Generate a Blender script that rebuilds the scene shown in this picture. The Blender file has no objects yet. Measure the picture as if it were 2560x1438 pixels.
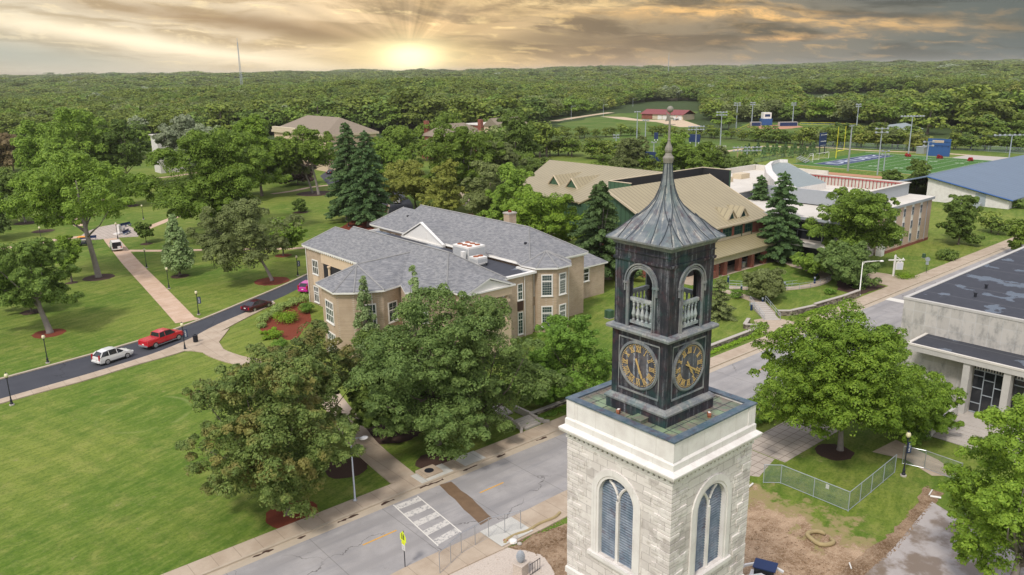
import bpy, math, random, re
import numpy as np
from mathutils import Vector, Matrix
R = math.radians
SC = bpy.context.scene
C = SC.collection

# ------------------------------------------------------------------ camera
CAM_H = 34.5
F_PX = 1980.8
PITCH = math.atan((719-177.4)/F_PX)
PHI = 0.8656
ROLL = 0.0149
sp, cp = math.sin(PHI), math.cos(PHI)
s_, c_ = math.sin(PITCH), math.cos(PITCH)
fwd = Vector((cp*c_, sp*c_, -s_))
rgt = Vector((sp, -cp, 0.0))
upv = rgt.cross(fwd)
r2 = rgt*math.cos(ROLL) - upv*math.sin(ROLL)
u2 = upv*math.cos(ROLL) + rgt*math.sin(ROLL)
cam_d = bpy.data.cameras.new("camera")
cam = bpy.data.objects.new("camera", cam_d)
C.objects.link(cam)
M = Matrix((r2, u2, -fwd)).transposed().to_4x4()
M.translation = Vector((0, 0, CAM_H))
cam.matrix_world = M
cam_d.sensor_width = 36
cam_d.lens = F_PX/2560*36
cam_d.clip_start = 0.5
cam_d.clip_end = 20000
SC.camera = cam

# ------------------------------------------------------------------ world: sky at sunset behind cloud
SC.view_settings.view_transform = 'Standard'
SC.view_settings.look = 'None'
SC.view_settings.exposure = 0.12
SC.view_settings.gamma = 1.0
W = bpy.data.worlds.new("World"); SC.world = W
W.use_nodes = True
SUN_EL = R(52); SUN_B = math.atan2(sp, cp)+R(150); SUN_AZ = math.pi/2-SUN_B     # soft daylight through thin cloud, from behind and left of the viewer

class NT:
    """tiny node-expression helper"""
    def __init__(s, nt): s.nt = nt
    def n(s, t, **k):
        n = s.nt.nodes.new(t)
        for a, b in k.items(): setattr(n, a, b)
        return n
    def put(s, sock, v):
        if isinstance(v, (int, float)): sock.default_value = v
        elif isinstance(v, (tuple, list)):
            v = tuple(v)
            sock.default_value = v if len(v) == len(sock.default_value) else (v+(1,))[:len(sock.default_value)]
        else: s.nt.links.new(v, sock)
    def m(s, op, a, b=0.0, c=0.0, clamp=False):
        n = s.n('ShaderNodeMath', operation=op, use_clamp=clamp)
        s.put(n.inputs[0], a); s.put(n.inputs[1], b); s.put(n.inputs[2], c)
        return n.outputs[0]
    def vm(s, op, a, b=(0, 0, 0)):
        n = s.n('ShaderNodeVectorMath', operation=op)
        s.put(n.inputs[0], a); s.put(n.inputs[1], b)
        return n.outputs['Value'] if op in ('DOT_PRODUCT', 'LENGTH') else n.outputs['Vector']
    def mix(s, f, a, b, mode='MIX'):
        n = s.n('ShaderNodeMix', data_type='RGBA', blend_type=mode)
        s.put(n.inputs[0], f); s.put(n.inputs[6], a); s.put(n.inputs[7], b)
        return n.outputs[2]
    def noise(s, vec, scale=5, detail=4, rough=0.55, out='Fac', dist=0.0):
        n = s.n('ShaderNodeTexNoise')
        if vec is not None: s.put(n.inputs['Vector'], vec)
        s.put(n.inputs['Scale'], scale); s.put(n.inputs['Detail'], detail)
        s.put(n.inputs['Roughness'], rough); s.put(n.inputs['Distortion'], dist)
        return n.outputs[out]
    def ramp(s, f, pts, interp='LINEAR'):
        n = s.n('ShaderNodeValToRGB'); cr = n.color_ramp; cr.interpolation = interp
        while len(cr.elements) < len(pts): cr.elements.new(0.5)
        for e, (p, c) in zip(cr.elements, pts):
            e.position = p
            e.color = (c, c, c, 1) if isinstance(c, (int, float)) else tuple(c)+(1,)
        s.put(n.inputs[0], f)
        return n.outputs[0]
    def xyz(s, x, y, z):
        n = s.n('ShaderNodeCombineXYZ'); s.put(n.inputs[0], x); s.put(n.inputs[1], y); s.put(n.inputs[2], z)
        return n.outputs[0]
    def sep(s, v):
        n = s.n('ShaderNodeSeparateXYZ'); s.put(n.inputs[0], v); return n.outputs
    def ss(s, x, a, b):
        n = s.n('ShaderNodeMapRange', interpolation_type='SMOOTHSTEP')
        s.put(n.inputs[0], x); s.put(n.inputs[1], a); s.put(n.inputs[2], b)
        s.put(n.inputs[3], 0.0); s.put(n.inputs[4], 1.0)
        return n.outputs[0]

def srgb(r, g, b):
    f = lambda v: (v/255/12.92 if v/255 <= .04045 else ((v/255+.055)/1.055)**2.4)
    return (f(r), f(g), f(b))

def build_world():
    nt = W.node_tree; nt.nodes.clear(); N = NT(nt)
    out = N.n('ShaderNodeOutputWorld'); bg = N.n('ShaderNodeBackground')
    sky = N.n('ShaderNodeTexSky', sky_type='NISHITA'); sky.sun_disc = False
    sky.sun_elevation = SUN_EL; sky.sun_rotation = SUN_AZ
    tc = N.n('ShaderNodeTexCoord'); d = tc.outputs['Generated']
    # compass angle from the glow's bearing and elevation, in degrees
    fx, fy = cp, sp
    df = N.vm('DOT_PRODUCT', d, (fx, fy, 0)); dr = N.vm('DOT_PRODUCT', d, (sp, -cp, 0))
    dz = N.sep(d)[2]
    az = N.m('MULTIPLY', N.m('ARCTAN2', dr, df), 57.29578)
    el = N.m('MULTIPLY', N.m('ARCSINE', dz), 57.29578)
    # wisps: stretched along the horizon, tilted down to the right, warped
    w0 = N.noise(N.xyz(N.m('MULTIPLY', az, .09), N.m('MULTIPLY', el, .5), 1.3), 1.0, 3, .5)
    warp = N.m('MULTIPLY', N.m('SUBTRACT', w0, .5), 2.2)
    elw = N.m('ADD', el, warp)
    tilt = N.m('ADD', elw, N.m('MULTIPLY', az, .075))
    n1 = N.noise(N.xyz(N.m('MULTIPLY', az, .16), N.m('MULTIPLY', tilt, 1.0), 4.7), 1.0, 8, .56)
    n2 = N.noise(N.xyz(N.m('MULTIPLY', az, .42), N.m('MULTIPLY', tilt, 1.9), 9.1), 1.0, 9, .62)
    n3 = N.noise(N.xyz(N.m('MULTIPLY', az, .06), N.m('MULTIPLY', tilt, .55), 2.1), 1.0, 4, .5)
    # base colours left to right
    base = N.ramp(N.m('MULTIPLY_ADD', az, 1/70., .5, clamp=True), [
        (0.0, srgb(204, 194, 172)), (.25, srgb(216, 196, 164)), (.42, srgb(206, 174, 128)),
        (.56, srgb(168, 146, 112)), (.72, srgb(136, 126, 108)), (.9, srgb(104, 108, 102)), (1.0, srgb(84, 94, 96))])
    dark = N.ramp(N.m('MULTIPLY_ADD', az, 1/70., .5, clamp=True), [
        (0.0, srgb(178, 164, 138)), (.3, srgb(184, 160, 124)), (.5, srgb(134, 114, 88)),
        (.72, srgb(98, 92, 78)), (1.0, srgb(72, 80, 78))])
    col = N.mix(N.ss(n1, .43, .60), base, dark)
    # bright lit edges of cloud
    edge = N.m('MULTIPLY', N.ss(n2, .50, .66), N.m('SUBTRACT', 1.0, N.ss(n3, .42, .62)))
    lit = N.ramp(N.m('MULTIPLY_ADD', az, 1/70., .5, clamp=True), [
        (0.0, srgb(240, 222, 186)), (.45, srgb(250, 222, 160)), (.65, srgb(222, 180, 118)), (1.0, srgb(168, 140, 104))])
    def blob(a0, e0, sa, se, tl=0.0, wob=1.0):
        e = N.m('ADD', el, N.m('MULTIPLY', warp, wob))
        da = N.m('DIVIDE', N.m('SUBTRACT', az, a0), sa)
        de = N.m('DIVIDE', N.m('SUBTRACT', N.m('SUBTRACT', e, e0), N.m('MULTIPLY', N.m('SUBTRACT', az, a0), tl)), se)
        q = N.m('ADD', N.m('MULTIPLY', da, da), N.m('MULTIPLY', de, de))
        return N.m('EXPONENT', N.m('MULTIPLY', q, -1.0))
    col = N.mix(N.m('MULTIPLY', edge, .55), col, lit)
    # pale band running down from upper left to the glow
    col = N.mix(N.m('MULTIPLY', blob(-23, 2.0, 13, .50, -.155, .30), .95), col, srgb(252, 236, 204))
    # blue-grey veil low on the left
    col = N.mix(N.m('MULTIPLY', blob(-33, 1.6, 13, 1.0, -.13, .12), 1.0), col, srgb(172, 172, 158))
    # long brown bank left of the glow
    col = N.mix(N.m('MULTIPLY', blob(-16, 3.15, 12, .55, -.115, .6), .85), col, srgb(158, 132, 100))
    col = N.mix(N.m('MULTIPLY', blob(6, 1.9, 8.5, .85, -.02, .9), .8), col, srgb(122, 106, 84))
    # orange streaks on the right
    nst = N.m('MULTIPLY_ADD', N.ss(n2, .38, .6), .75, .25)
    col = N.mix(N.m('MULTIPLY', N.m('MULTIPLY', blob(17, 3.1, 13, .42, -.075, .8), nst), 1.0), col, srgb(232, 186, 122))
    col = N.mix(N.m('MULTIPLY', N.m('MULTIPLY', blob(3, 4.4, 6, .5, -.02, .8), nst), .8), col, srgb(224, 196, 146))
    col = N.mix(N.m('MULTIPLY', N.m('MULTIPLY', blob(19, 1.75, 3, .16, .02, .5), nst), .8), col, srgb(226, 178, 120))
    # blue-black cloud upper right
    col = N.mix(N.m('MULTIPLY', blob(29, 4.1, 7.5, .42, -.03, .8), .85), col, srgb(82, 88, 90))
    col = N.mix(N.m('MULTIPLY', blob(23, 3.0, 3.4, .28, -.01, .8), .8), col, srgb(92, 92, 86))
    col = N.mix(N.m('MULTIPLY', blob(34, 2.6, 6, 1.6, 0, .5), .6), col, srgb(94, 98, 90))
    # light along the horizon
    hz = N.m('MULTIPLY', N.m('EXPONENT', N.m('MULTIPLY', N.m('ABSOLUTE', el), -1.5)), N.m('MULTIPLY_ADD', N.ss(az, -33.0, -15.0), .75, .25))
    hzc = N.ramp(N.m('MULTIPLY_ADD', az, 1/70., .5, clamp=True), [
        (0.0, srgb(212, 196, 172)), (.3, srgb(250, 226, 178)), (.5, srgb(246, 206, 140)), (.6, srgb(206, 168, 126)), (.75, srgb(128, 122, 108)), (1.0, srgb(104, 110, 102))])
    col = N.mix(N.m('MULTIPLY', hz, .8), col, hzc)
    # shafts fanning up from the hidden sun
    a2 = N.m('SUBTRACT', az, -6.9); e2 = N.m('SUBTRACT', el, 1.2)
    ang = N.m('ARCTAN2', a2, N.m('ADD', e2, .001))
    ray = N.noise(N.xyz(N.m('MULTIPLY', ang, 2.3), .5, .5), 1.0, 3, .5)
    rr = N.m('SQRT', N.m('ADD', N.m('MULTIPLY', a2, a2), N.m('MULTIPLY', e2, e2)))
    fall = N.m('MULTIPLY', N.ss(e2, .2, 1.5), N.m('SUBTRACT', 1.0, N.ss(rr, 4.0, 15.0)))
    rays = N.m('MULTIPLY_ADD', N.m('MULTIPLY', N.m('SUBTRACT', ray, .5), fall), 2.3, 1.0)
    col = N.vm('SCALE', col); nsc = nt.nodes[-1]; nsc.operation = 'SCALE'; N.put(nsc.inputs['Scale'], N.m('MULTIPLY', rays, 1.22))
    # the glow itself
    g2 = blob(-6.9, .9, 4.8, 1.35, 0, .6)
    col = N.mix(N.m('MULTIPLY', g2, .85), col, srgb(255, 226, 160))
    g1 = blob(-6.8, .8, 2.1, 1.15, 0, .6)
    col = N.mix(N.m('MULTIPLY', g1, 1.05, clamp=True), col, (1.55, 1.38, .80))
    # overhead: bright thin overcast over a daylight sky
    up = N.ss(el, 7.0, 30.0)
    skyc = N.vm('SCALE', sky.outputs[0]); ns = nt.nodes[-1]; ns.inputs['Scale'].default_value = 0.10
    over = N.vm('ADD', skyc, (.70, .665, .70))
    col = N.mix(up, col, over)
    # opposite half of the sky, behind the viewer, is plain pale cloud
    back = N.ss(N.m('ABSOLUTE', az), 60.0, 110.0)
    col = N.mix(back, col, N.mix(.5, over, srgb(232, 228, 222)))
    # below the horizon
    low = N.ss(el, -.3, -2.5)
    col = N.mix(low, col, srgb(70, 78, 50))
    N.put(bg.inputs[0], col); bg.inputs[1].default_value = 1.0
    nt.links.new(bg.outputs[0], out.inputs[0])
build_world()

sun_d = bpy.data.lights.new("sun", 'SUN'); sun_d.energy = 2.4; sun_d.angle = R(9); sun_d.color = (1, .945, .89)
sun = bpy.data.objects.new("sun", sun_d); C.objects.link(sun)
_a = SUN_B
sun_dir = Vector((math.cos(_a)*math.cos(SUN_EL), math.sin(_a)*math.cos(SUN_EL), math.sin(SUN_EL)))
sun.rotation_euler = sun_dir.to_track_quat('Z', 'Y').to_euler()

# ------------------------------------------------------------------ where things stand
def at(px, py, z=0.0):
    """a point of the photograph, at height z, as a place on the campus grid"""
    xr = px-1280; yr = py-719
    x = xr-ROLL*yr; y = yr+ROLL*xr
    Yy = F_PX*c_-y*s_; D = F_PX*s_+y*c_
    t = (CAM_H-z)/D; X = x*t; Y = Yy*t
    return (X*sp+Y*cp, -X*cp+Y*sp)
def px_of(a, b, z=0.0):
    X = a*sp-b*cp; Y = a*cp+b*sp; Z = z-CAM_H
    d = Y*c_-Z*s_; u = Y*s_+Z*c_
    x = F_PX*X/d; y = -F_PX*u/d
    return 1280+x+ROLL*y, 719+y-ROLL*x
def z_at(py, a, b):
    lo, hi = -30., 90.
    for _ in range(50):
        m = (lo+hi)/2
        if px_of(a, b, m)[1] > py: lo = m
        else: hi = m
    return lo
def on_x(px, py, a):
    p = at(px, py); t = a/p[0]; return (p[1]*t, CAM_H*(1-t))
def on_y(px, py, b):
    p = at(px, py); t = b/p[1]; return (p[0]*t, CAM_H*(1-t))

# ------------------------------------------------------------------ objects
def tag(o, label=None, cat=None, group=None, kind=None):
    if label: o['label'] = label
    if cat: o['category'] = cat
    if group: o['group'] = group
    if kind: o['kind'] = kind
    return o
def empty(name, loc, label, cat, group=None, rz=0.0):
    o = bpy.data.objects.new(name, None); C.objects.link(o)
    o.location = loc; o.rotation_euler = (0, 0, rz); o.empty_display_size = .5
    return tag(o, label, cat, group)
def copy_tree(o, parent=None):
    c = o.copy(); C.objects.link(c)
    if parent is not None: c.parent = parent
    for ch in list(o.children): copy_tree(ch, c)
    return c

class MB:
    def __init__(s, off=(0, 0, 0)): s.v = []; s.f = []; s.off = off
    def add(s, vs, fs):
        b = len(s.v); s.v += [tuple(v) for v in vs]; s.f += [tuple(b+i for i in f) for f in fs]; return s
    def box(s, x0, x1, y0, y1, z0, z1):
        return s.add([(x0,y0,z0),(x1,y0,z0),(x1,y1,z0),(x0,y1,z0),(x0,y0,z1),(x1,y0,z1),(x1,y1,z1),(x0,y1,z1)],
            [(0,3,2,1),(4,5,6,7),(0,1,5,4),(1,2,6,5),(2,3,7,6),(3,0,4,7)])
    def obox(s, cx, cy, z0, z1, w, d, ang=0.0):
        ca, sa = math.cos(ang), math.sin(ang)
        P = [(cx+ca*x-sa*y, cy+sa*x+ca*y) for x, y in ((-w/2,-d/2),(w/2,-d/2),(w/2,d/2),(-w/2,d/2))]
        return s.prism(P, z0, z1)
    def prism(s, poly, z0, z1, cap=True):
        n = len(poly)
        a = sum(poly[i][0]*poly[(i+1)%n][1]-poly[(i+1)%n][0]*poly[i][1] for i in range(n))
        if a < 0: poly = poly[::-1]
        vs = [(p[0],p[1],z0) for p in poly]+[(p[0],p[1],z1) for p in poly]
        fs = [(i,(i+1)%n,n+(i+1)%n,n+i) for i in range(n)]
        if cap: fs += [tuple(range(n-1,-1,-1)), tuple(range(n,2*n))]
        return s.add(vs, fs)
    def frus(s, x0,x1,y0,y1,z0, X0,X1,Y0,Y1,z1):
        return s.add([(x0,y0,z0),(x1,y0,z0),(x1,y1,z0),(x0,y1,z0),(X0,Y0,z1),(X1,Y0,z1),(X1,Y1,z1),(X0,Y1,z1)],
            [(0,3,2,1),(4,5,6,7),(0,1,5,4),(1,2,6,5),(2,3,7,6),(3,0,4,7)])
    def tube(s, pts, rad, n=8, cap=True):
        pts = [Vector(p) for p in pts]
        if isinstance(rad, (int, float)): rad = [rad]*len(pts)
        b = len(s.v); m = len(pts)
        for i, p in enumerate(pts):
            t = (pts[min(i+1,m-1)]-pts[max(i-1,0)])
            if t.length < 1e-9: t = Vector((0,0,1))
            t.normalize()
            a = t.cross(Vector((0,0,1)) if abs(t.z) < .95 else Vector((1,0,0))).normalized(); c = t.cross(a)
            for k in range(n):
                q = p+(a*math.cos(2*math.pi*k/n)+c*math.sin(2*math.pi*k/n))*rad[i]
                s.v.append(tuple(q))
        for i in range(m-1):
            for k in range(n):
                s.f.append((b+i*n+k, b+i*n+(k+1)%n, b+(i+1)*n+(k+1)%n, b+(i+1)*n+k))
        if cap:
            s.f.append(tuple(b+k for k in range(n-1,-1,-1))); s.f.append(tuple(b+(m-1)*n+k for k in range(n)))
        return s
    def lathe(s, cx, cy, prof, n=12, z=0.0, sx=1, sy=1, rot=0.0):
        b = len(s.v)
        for r, h in prof:
            for k in range(n):
                a = 2*math.pi*k/n+rot
                s.v.append((cx+r*sx*math.cos(a), cy+r*sy*math.sin(a), z+h))
        for i in range(len(prof)-1):
            for k in range(n):
                s.f.append((b+i*n+k, b+i*n+(k+1)%n, b+(i+1)*n+(k+1)%n, b+(i+1)*n+k))
        s.f.append(tuple(b+k for k in range(n-1,-1,-1))); s.f.append(tuple(b+(len(prof)-1)*n+k for k in range(n)))
        return s
    def poly(s, *pts): return s.add(pts, [tuple(range(len(pts)))])
    def slab(s, pts, t):
        """a planar polygon given thickness t downward"""
        n = len(pts); vs = list(pts)+[(p[0],p[1],p[2]-t) for p in pts]
        return s.add(vs, [tuple(range(n)), tuple(range(2*n-1,n-1,-1))]+[(i,n+i,n+(i+1)%n,(i+1)%n) for i in range(n)])
    def build(s, name, mat, parent=None, smooth=False, bevel=0.0, off=None):
        off = s.off if off is None else off
        me = bpy.data.meshes.new(name)
        me.from_pydata([(v[0]-off[0], v[1]-off[1], v[2]-off[2]) for v in s.v], [], s.f)
        me.materials.append(mat)
        if smooth: me.polygons.foreach_set('use_smooth', [True]*len(me.polygons))
        me.update()
        o = bpy.data.objects.new(name, me); C.objects.link(o)
        if parent is not None: o.parent = parent
        if bevel:
            m = o.modifiers.new('bevel', 'BEVEL'); m.width = bevel; m.segments = 2; m.limit_method = 'ANGLE'; m.angle_limit = R(35)
        return o

# ------------------------------------------------------------------ materials
def mat(name, fn, rough=.8, spec=.3, metal=0.0):
    m = bpy.data.materials.new(name); m.use_nodes = True
    nt = m.node_tree; N = NT(nt); b = nt.nodes['Principled BSDF']
    b.inputs['Roughness'].default_value = rough
    b.inputs['Specular IOR Level'].default_value = spec
    b.inputs['Metallic'].default_value = metal
    r = fn(N, b)
    if r is not None: N.put(b.inputs['Base Color'], r)
    return m
def objco(N): return N.n('ShaderNodeTexCoord').outputs['Object']
def geo(N): return N.n('ShaderNodeNewGeometry').outputs['Position']
def bump(N, b, h, strength=.4, dist=.05):
    n = N.n('ShaderNodeBump'); n.inputs['Strength'].default_value = strength; n.inputs['Distance'].default_value = dist
    N.put(n.inputs['Height'], h); N.put(b.inputs['Normal'], n.outputs[0])
def plain(name, col, rough=.6, var=.12, scale=3.0, metal=0.0, spec=.4):
    def f(N, b):
        k = N.noise(geo(N), scale, 5, .6)
        return N.mix(k, tuple(c*(1-var) for c in col), tuple(min(1, c*(1+var)) for c in col))
    return mat(name, f, rough, spec, metal)
def wallvec(N):
    p = N.sep(geo(N)); return N.xyz(N.m('ADD', p[0], p[1]), p[2], 0.0)
def brick(name, c1, c2, mortar, w=.3, h=.09, ms=.012, stain=.25, mfac=1.0):
    def f(N, b):
        n = N.n('ShaderNodeTexBrick'); N.put(n.inputs['Vector'], wallvec(N))
        n.inputs['Color1'].default_value = c1+(1,); n.inputs['Color2'].default_value = c2+(1,); n.inputs['Mortar'].default_value = mortar+(1,)
        n.inputs['Scale'].default_value = 1; n.inputs['Mortar Size'].default_value = ms; n.inputs['Brick Width'].default_value = w; n.inputs['Row Height'].default_value = h
        k = N.noise(geo(N), .8, 5, .6); k2 = N.noise(geo(N), 9, 3, .7)
        c = N.mix(N.m('MULTIPLY', N.ss(k, .4, .7), stain), n.outputs[0], tuple(x*.62 for x in c1))
        bump(N, b, N.m('MULTIPLY', n.outputs['Fac'], -1.0), .3, .02)
        c = N.mix(N.m('MULTIPLY', N.ss(N.noise(geo(N), .25, 3, .5), .4, .65), .3), c, tuple(x*.75 for x in c2)); return N.mix(.35, c, N.mix(k2, tuple(x*.7 for x in c1), tuple(min(1,x*1.25) for x in c2)))
    return mat(name, f, .9, .2)

MT = {}
MT['brick_tan'] = brick('tan_brick', (.54,.40,.27), (.38,.275,.18), (.55,.49,.41), w=.4, h=.13, ms=.022, stain=.5)
MT['brick_red'] = brick('red_brick', (.30,.085,.05), (.22,.06,.04), (.33,.24,.2), stain=.3)
MT['brick_pink'] = brick('pink_brick', (.58,.43,.32), (.50,.36,.27), (.52,.45,.37), w=.4, h=.12)
MT['white'] = plain('white_paint', (.74,.72,.67), .5, .06)
MT['cream'] = plain('cream_stone', (.62,.48,.33), .8, .1, 1.5)
MT['stucco'] = plain('beige_stucco', (.56,.47,.33), .85, .14, 1.2)
MT['conc'] = plain('concrete', (.42,.38,.33), .9, .18, 1.7)
MT['conc_grey'] = plain('grey_concrete', (.47,.45,.41), .9, .2, 1.1)
MT['white_roof'] = plain('pale_roof_membrane', (.60,.56,.49), .8, .2, .35)
MT['black'] = plain('black_paint', (.02,.022,.03), .4, .1)
MT['dark'] = plain('dark_interior', (.02,.02,.022), .9, .2)
MT['steel'] = plain('galvanised_steel', (.46,.48,.50), .4, .1, 4, .7)
MT['steel_dull'] = plain('dull_steel', (.38,.42,.45), .55, .1, 4, .3)
MT['grey'] = plain('grey_paint', (.33,.35,.37), .6, .1)
MT['blue'] = plain('blue_paint', (.025,.085,.24), .5, .12, .5)
MT['navy'] = plain('navy_paint', (.012,.03,.10), .5, .15)
MT['yellow'] = plain('yellow_paint', (.75,.66,.04), .5, .05)
MT['red'] = plain('red_paint', (.34,.05,.05), .5, .1)
MT['gold'] = plain('gilding', (.62,.43,.18), .45, .2, 6, .3)
MT['bark'] = plain('bark', (.155,.125,.10), .95, .35, 2.5)
MT['bark_grey'] = plain('grey_bark', (.24,.21,.185), .95, .3, 2.5)
MT['rust'] = plain('rusty_metal', (.33,.12,.06), .8, .3, 5)
MT['tyre'] = plain('tyre_rubber', (.018,.018,.018), .8, .1)
MT['rim'] = plain('alloy_rim', (.5,.5,.5), .35, .05, 3, .6)
MT['lampred'] = plain('red_lens', (.45,.015,.02), .2, .05)
MT['lampwhite'] = plain('clear_lens', (.7,.7,.68), .15, .05)
MT['globe'] = plain('cream_globe', (.72,.66,.42), .35, .05)
MT['hivis'] = plain('fluorescent_sign', (.68,.80,.02), .5, .04)
MT['orange'] = plain('orange_paint', (.75,.3,.03), .6, .1)
def _glass(c, rough=.08):
    def f(N, b):
        k = N.noise(geo(N), .9, 3, .6); return N.mix(k, tuple(x*.5 for x in c), tuple(x*1.5 for x in c))
    return mat('window_glass', f, rough, .6)
MT['glass'] = _glass((.022,.05,.048)); MT['glass_dark'] = _glass((.02,.022,.026)); MT['glass_car'] = _glass((.02,.024,.028), .05)
MT['glass_blue'] = _glass((.03,.05,.07))
def _paint(name, c, rough=.25):
    def f(N, b):
        b.inputs['Coat Weight'].default_value = .6; b.inputs['Coat Roughness'].default_value = .08
        return N.mix(N.noise(geo(N), 7, 3, .6), tuple(x*.93 for x in c), c)
    return mat(name, f, rough, .5)
MT['car_white'] = _paint('white_car_paint', (.72,.71,.68)); MT['car_red'] = _paint('red_car_paint', (.55,.012,.022))
MT['car_maroon'] = _paint('maroon_car_paint', (.07,.008,.018)); MT['car_pink'] = _paint('magenta_car_paint', (.50,.015,.28))
MT['car_dark'] = _paint('dark_car_paint', (.02,.022,.04)); MT['car_grey'] = _paint('grey_car_paint', (.3,.3,.3))

def f_grass(N, b):
    g = geo(N); p = N.sep(g)
    # mowing direction changes softly between areas
    d1 = N.m('ADD', N.m('MULTIPLY', p[0], -.30), N.m('MULTIPLY', p[1], .954))
    d2 = N.m('ADD', N.m('MULTIPLY', p[0], .954), N.m('MULTIPLY', p[1], .30))
    wob = N.m('MULTIPLY', N.noise(g, .12, 3, .5), 5.0)
    st1 = N.m('SINE', N.m('ADD', N.m('MULTIPLY', d1, 2.9), wob)); st2 = N.m('SINE', N.m('ADD', N.m('MULTIPLY', d2, 2.6), wob))
    st = N.mix(N.ss(N.noise(g, .018, 2, .5), .47, .53), st1, st2)
    sx = N.xyz(N.m('MULTIPLY', d1, 1.5), N.m('MULTIPLY', d2, .30), 0.0)
    streak = N.noise(sx, 1.0, 8, .74)
    big = N.noise(g, .035, 5, .6); mid = N.noise(g, .35, 5, .62); fine = N.noise(g, 3.5, 6, .75)
    c = N.mix(N.ss(big, .38, .62), (.092,.160,.018), (.190,.230,.040))
    c = N.mix(N.m('MULTIPLY', N.ss(mid, .48, .70), .6), c, (.265,.265,.070))
    c = N.mix(N.m('MULTIPLY', N.ss(streak, .46, .66), .42), c, (.255,.285,.070))
    c = N.mix(N.m('MULTIPLY', N.ss(streak, .52, .34), .42), c, (.045,.095,.012))
    c = N.mix(N.m('MULTIPLY', N.ss(st, -.3, .8), .17), c, (.05,.11,.015))
    c = N.mix(N.m('MULTIPLY', N.ss(fine, .44, .68), .55), c, (.040,.080,.010))
    c = N.mix(N.m('MULTIPLY', N.ss(N.noise(g, 1.7, 5, .8), .50, .70), .35), c, (.25,.27,.085))
    ring = N.m('ABSOLUTE', N.m('SUBTRACT', N.vm('LENGTH', N.vm('SUBTRACT', N.vm('MULTIPLY', g, (1.0,1.0,0.0)), (20.5,84.5,0.0))), 4.6))
    c = N.mix(N.m('MULTIPLY', N.m('MULTIPLY', N.m('SUBTRACT', 1.0, N.ss(ring, .05, .35)), N.ss(N.noise(g, .25, 2, .5), .44, .60)), .32), c, (.27,.29,.11))
    c = N.mix(N.m('MULTIPLY', N.ss(N.noise(g, .8, 5, .75), .60, .74), .55), c, (.31,.26,.13))
    # far beyond the campus: rough pasture under the woods
    far = N.ss(N.vm('LENGTH', g), 330.0, 480.0)
    c = N.mix(far, c, (.045,.07,.02))
    bump(N, b, fine, .5, .04)
    return c
MT['grass'] = mat('mown_grass', f_grass, .95, .15)
def f_lush(N, b):
    g = geo(N); k = N.noise(g, .06, 6, .65); k2 = N.noise(g, 4, 4, .7)
    return N.mix(N.m('MULTIPLY', k2, .5), N.mix(N.ss(k, .35, .65), (.075,.145,.022), (.15,.19,.05)), (.05,.09,.018))
MT['lush'] = mat('watered_pitch_grass', f_lush, .95, .1)
def f_turf(N, b):
    g = geo(N); k = N.noise(g, .12, 4, .6)
    return N.mix(k, (.045,.125,.022), (.075,.165,.035))
MT['turf'] = mat('artificial_turf', f_turf, .9, .15)
def f_asph(dark):
    def f(N, b):
        g = geo(N); p = N.sep(g)
        sx = N.xyz(N.m('MULTIPLY', p[0], .10), N.m('MULTIPLY', p[1], 1.4), 0.0)
        streak = N.noise(sx, 1.0, 6, .6); k = N.noise(g, .35, 6, .62); fine = N.noise(g, 14, 3, .8)
        if dark: c = N.mix(k, (.040,.043,.054), (.082,.085,.096))
        else:
            c = N.mix(N.ss(k, .32, .7), (.30,.286,.276), (.395,.374,.356))
            c = N.mix(N.m('MULTIPLY', N.ss(streak, .48, .7), .45), c, (.235,.23,.237))
            lane = N.m('ABSOLUTE', N.m('SUBTRACT', N.m('FRACT', N.m('MULTIPLY', N.m('SUBTRACT', p[1], 43.1), 1/4.45)), .5))
            c = N.mix(N.m('MULTIPLY', N.m('MULTIPLY', N.m('SUBTRACT', 1.0, N.ss(lane, .02, .16)), N.ss(k, .3, .6)), .32), c, (.17,.16,.155))
            c = N.mix(N.m('MULTIPLY', N.ss(streak, .5, .3), .25), c, (.37,.34,.31))
        c = N.mix(N.m('MULTIPLY', fine, .3), c, (.02,.02,.02) if dark else (.13,.125,.12))
        v = N.n('ShaderNodeTexVoronoi', feature='DISTANCE_TO_EDGE'); wv = N.vm('ADD', g, N.vm('MULTIPLY', N.noise(g, .5, 4, .6, 'Color'), (2.5,2.5,0)))
        N.put(v.inputs['Vector'], wv); v.inputs['Scale'].default_value = .11
        crack = N.m('MULTIPLY', N.m('SUBTRACT', 1.0, N.ss(v.outputs[0], .001, .006)), N.ss(N.noise(g, .13, 2, .5), .47, .58))
        c = N.mix(N.m('MULTIPLY', crack, .75), c, (.02,.02,.02) if dark else (.09,.08,.075))
        if not dark:
            jt = N.m('ABSOLUTE', N.m('SUBTRACT', N.m('FRACT', N.m('MULTIPLY', p[0], 1/6.5)), .5))
            c = N.mix(N.m('MULTIPLY', N.m('SUBTRACT', 1.0, N.ss(jt, .002, .007)), .5), c, (.12,.11,.10))
            c = N.mix(N.m('MULTIPLY', N.ss(N.noise(g, .9, 4, .6), .66, .72), .5), c, (.12,.105,.09))
        return c
    return f
MT['street'] = mat('worn_asphalt', f_asph(False), .9, .2); MT['drive'] = mat('dark_asphalt', f_asph(True), .85, .3)
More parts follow.
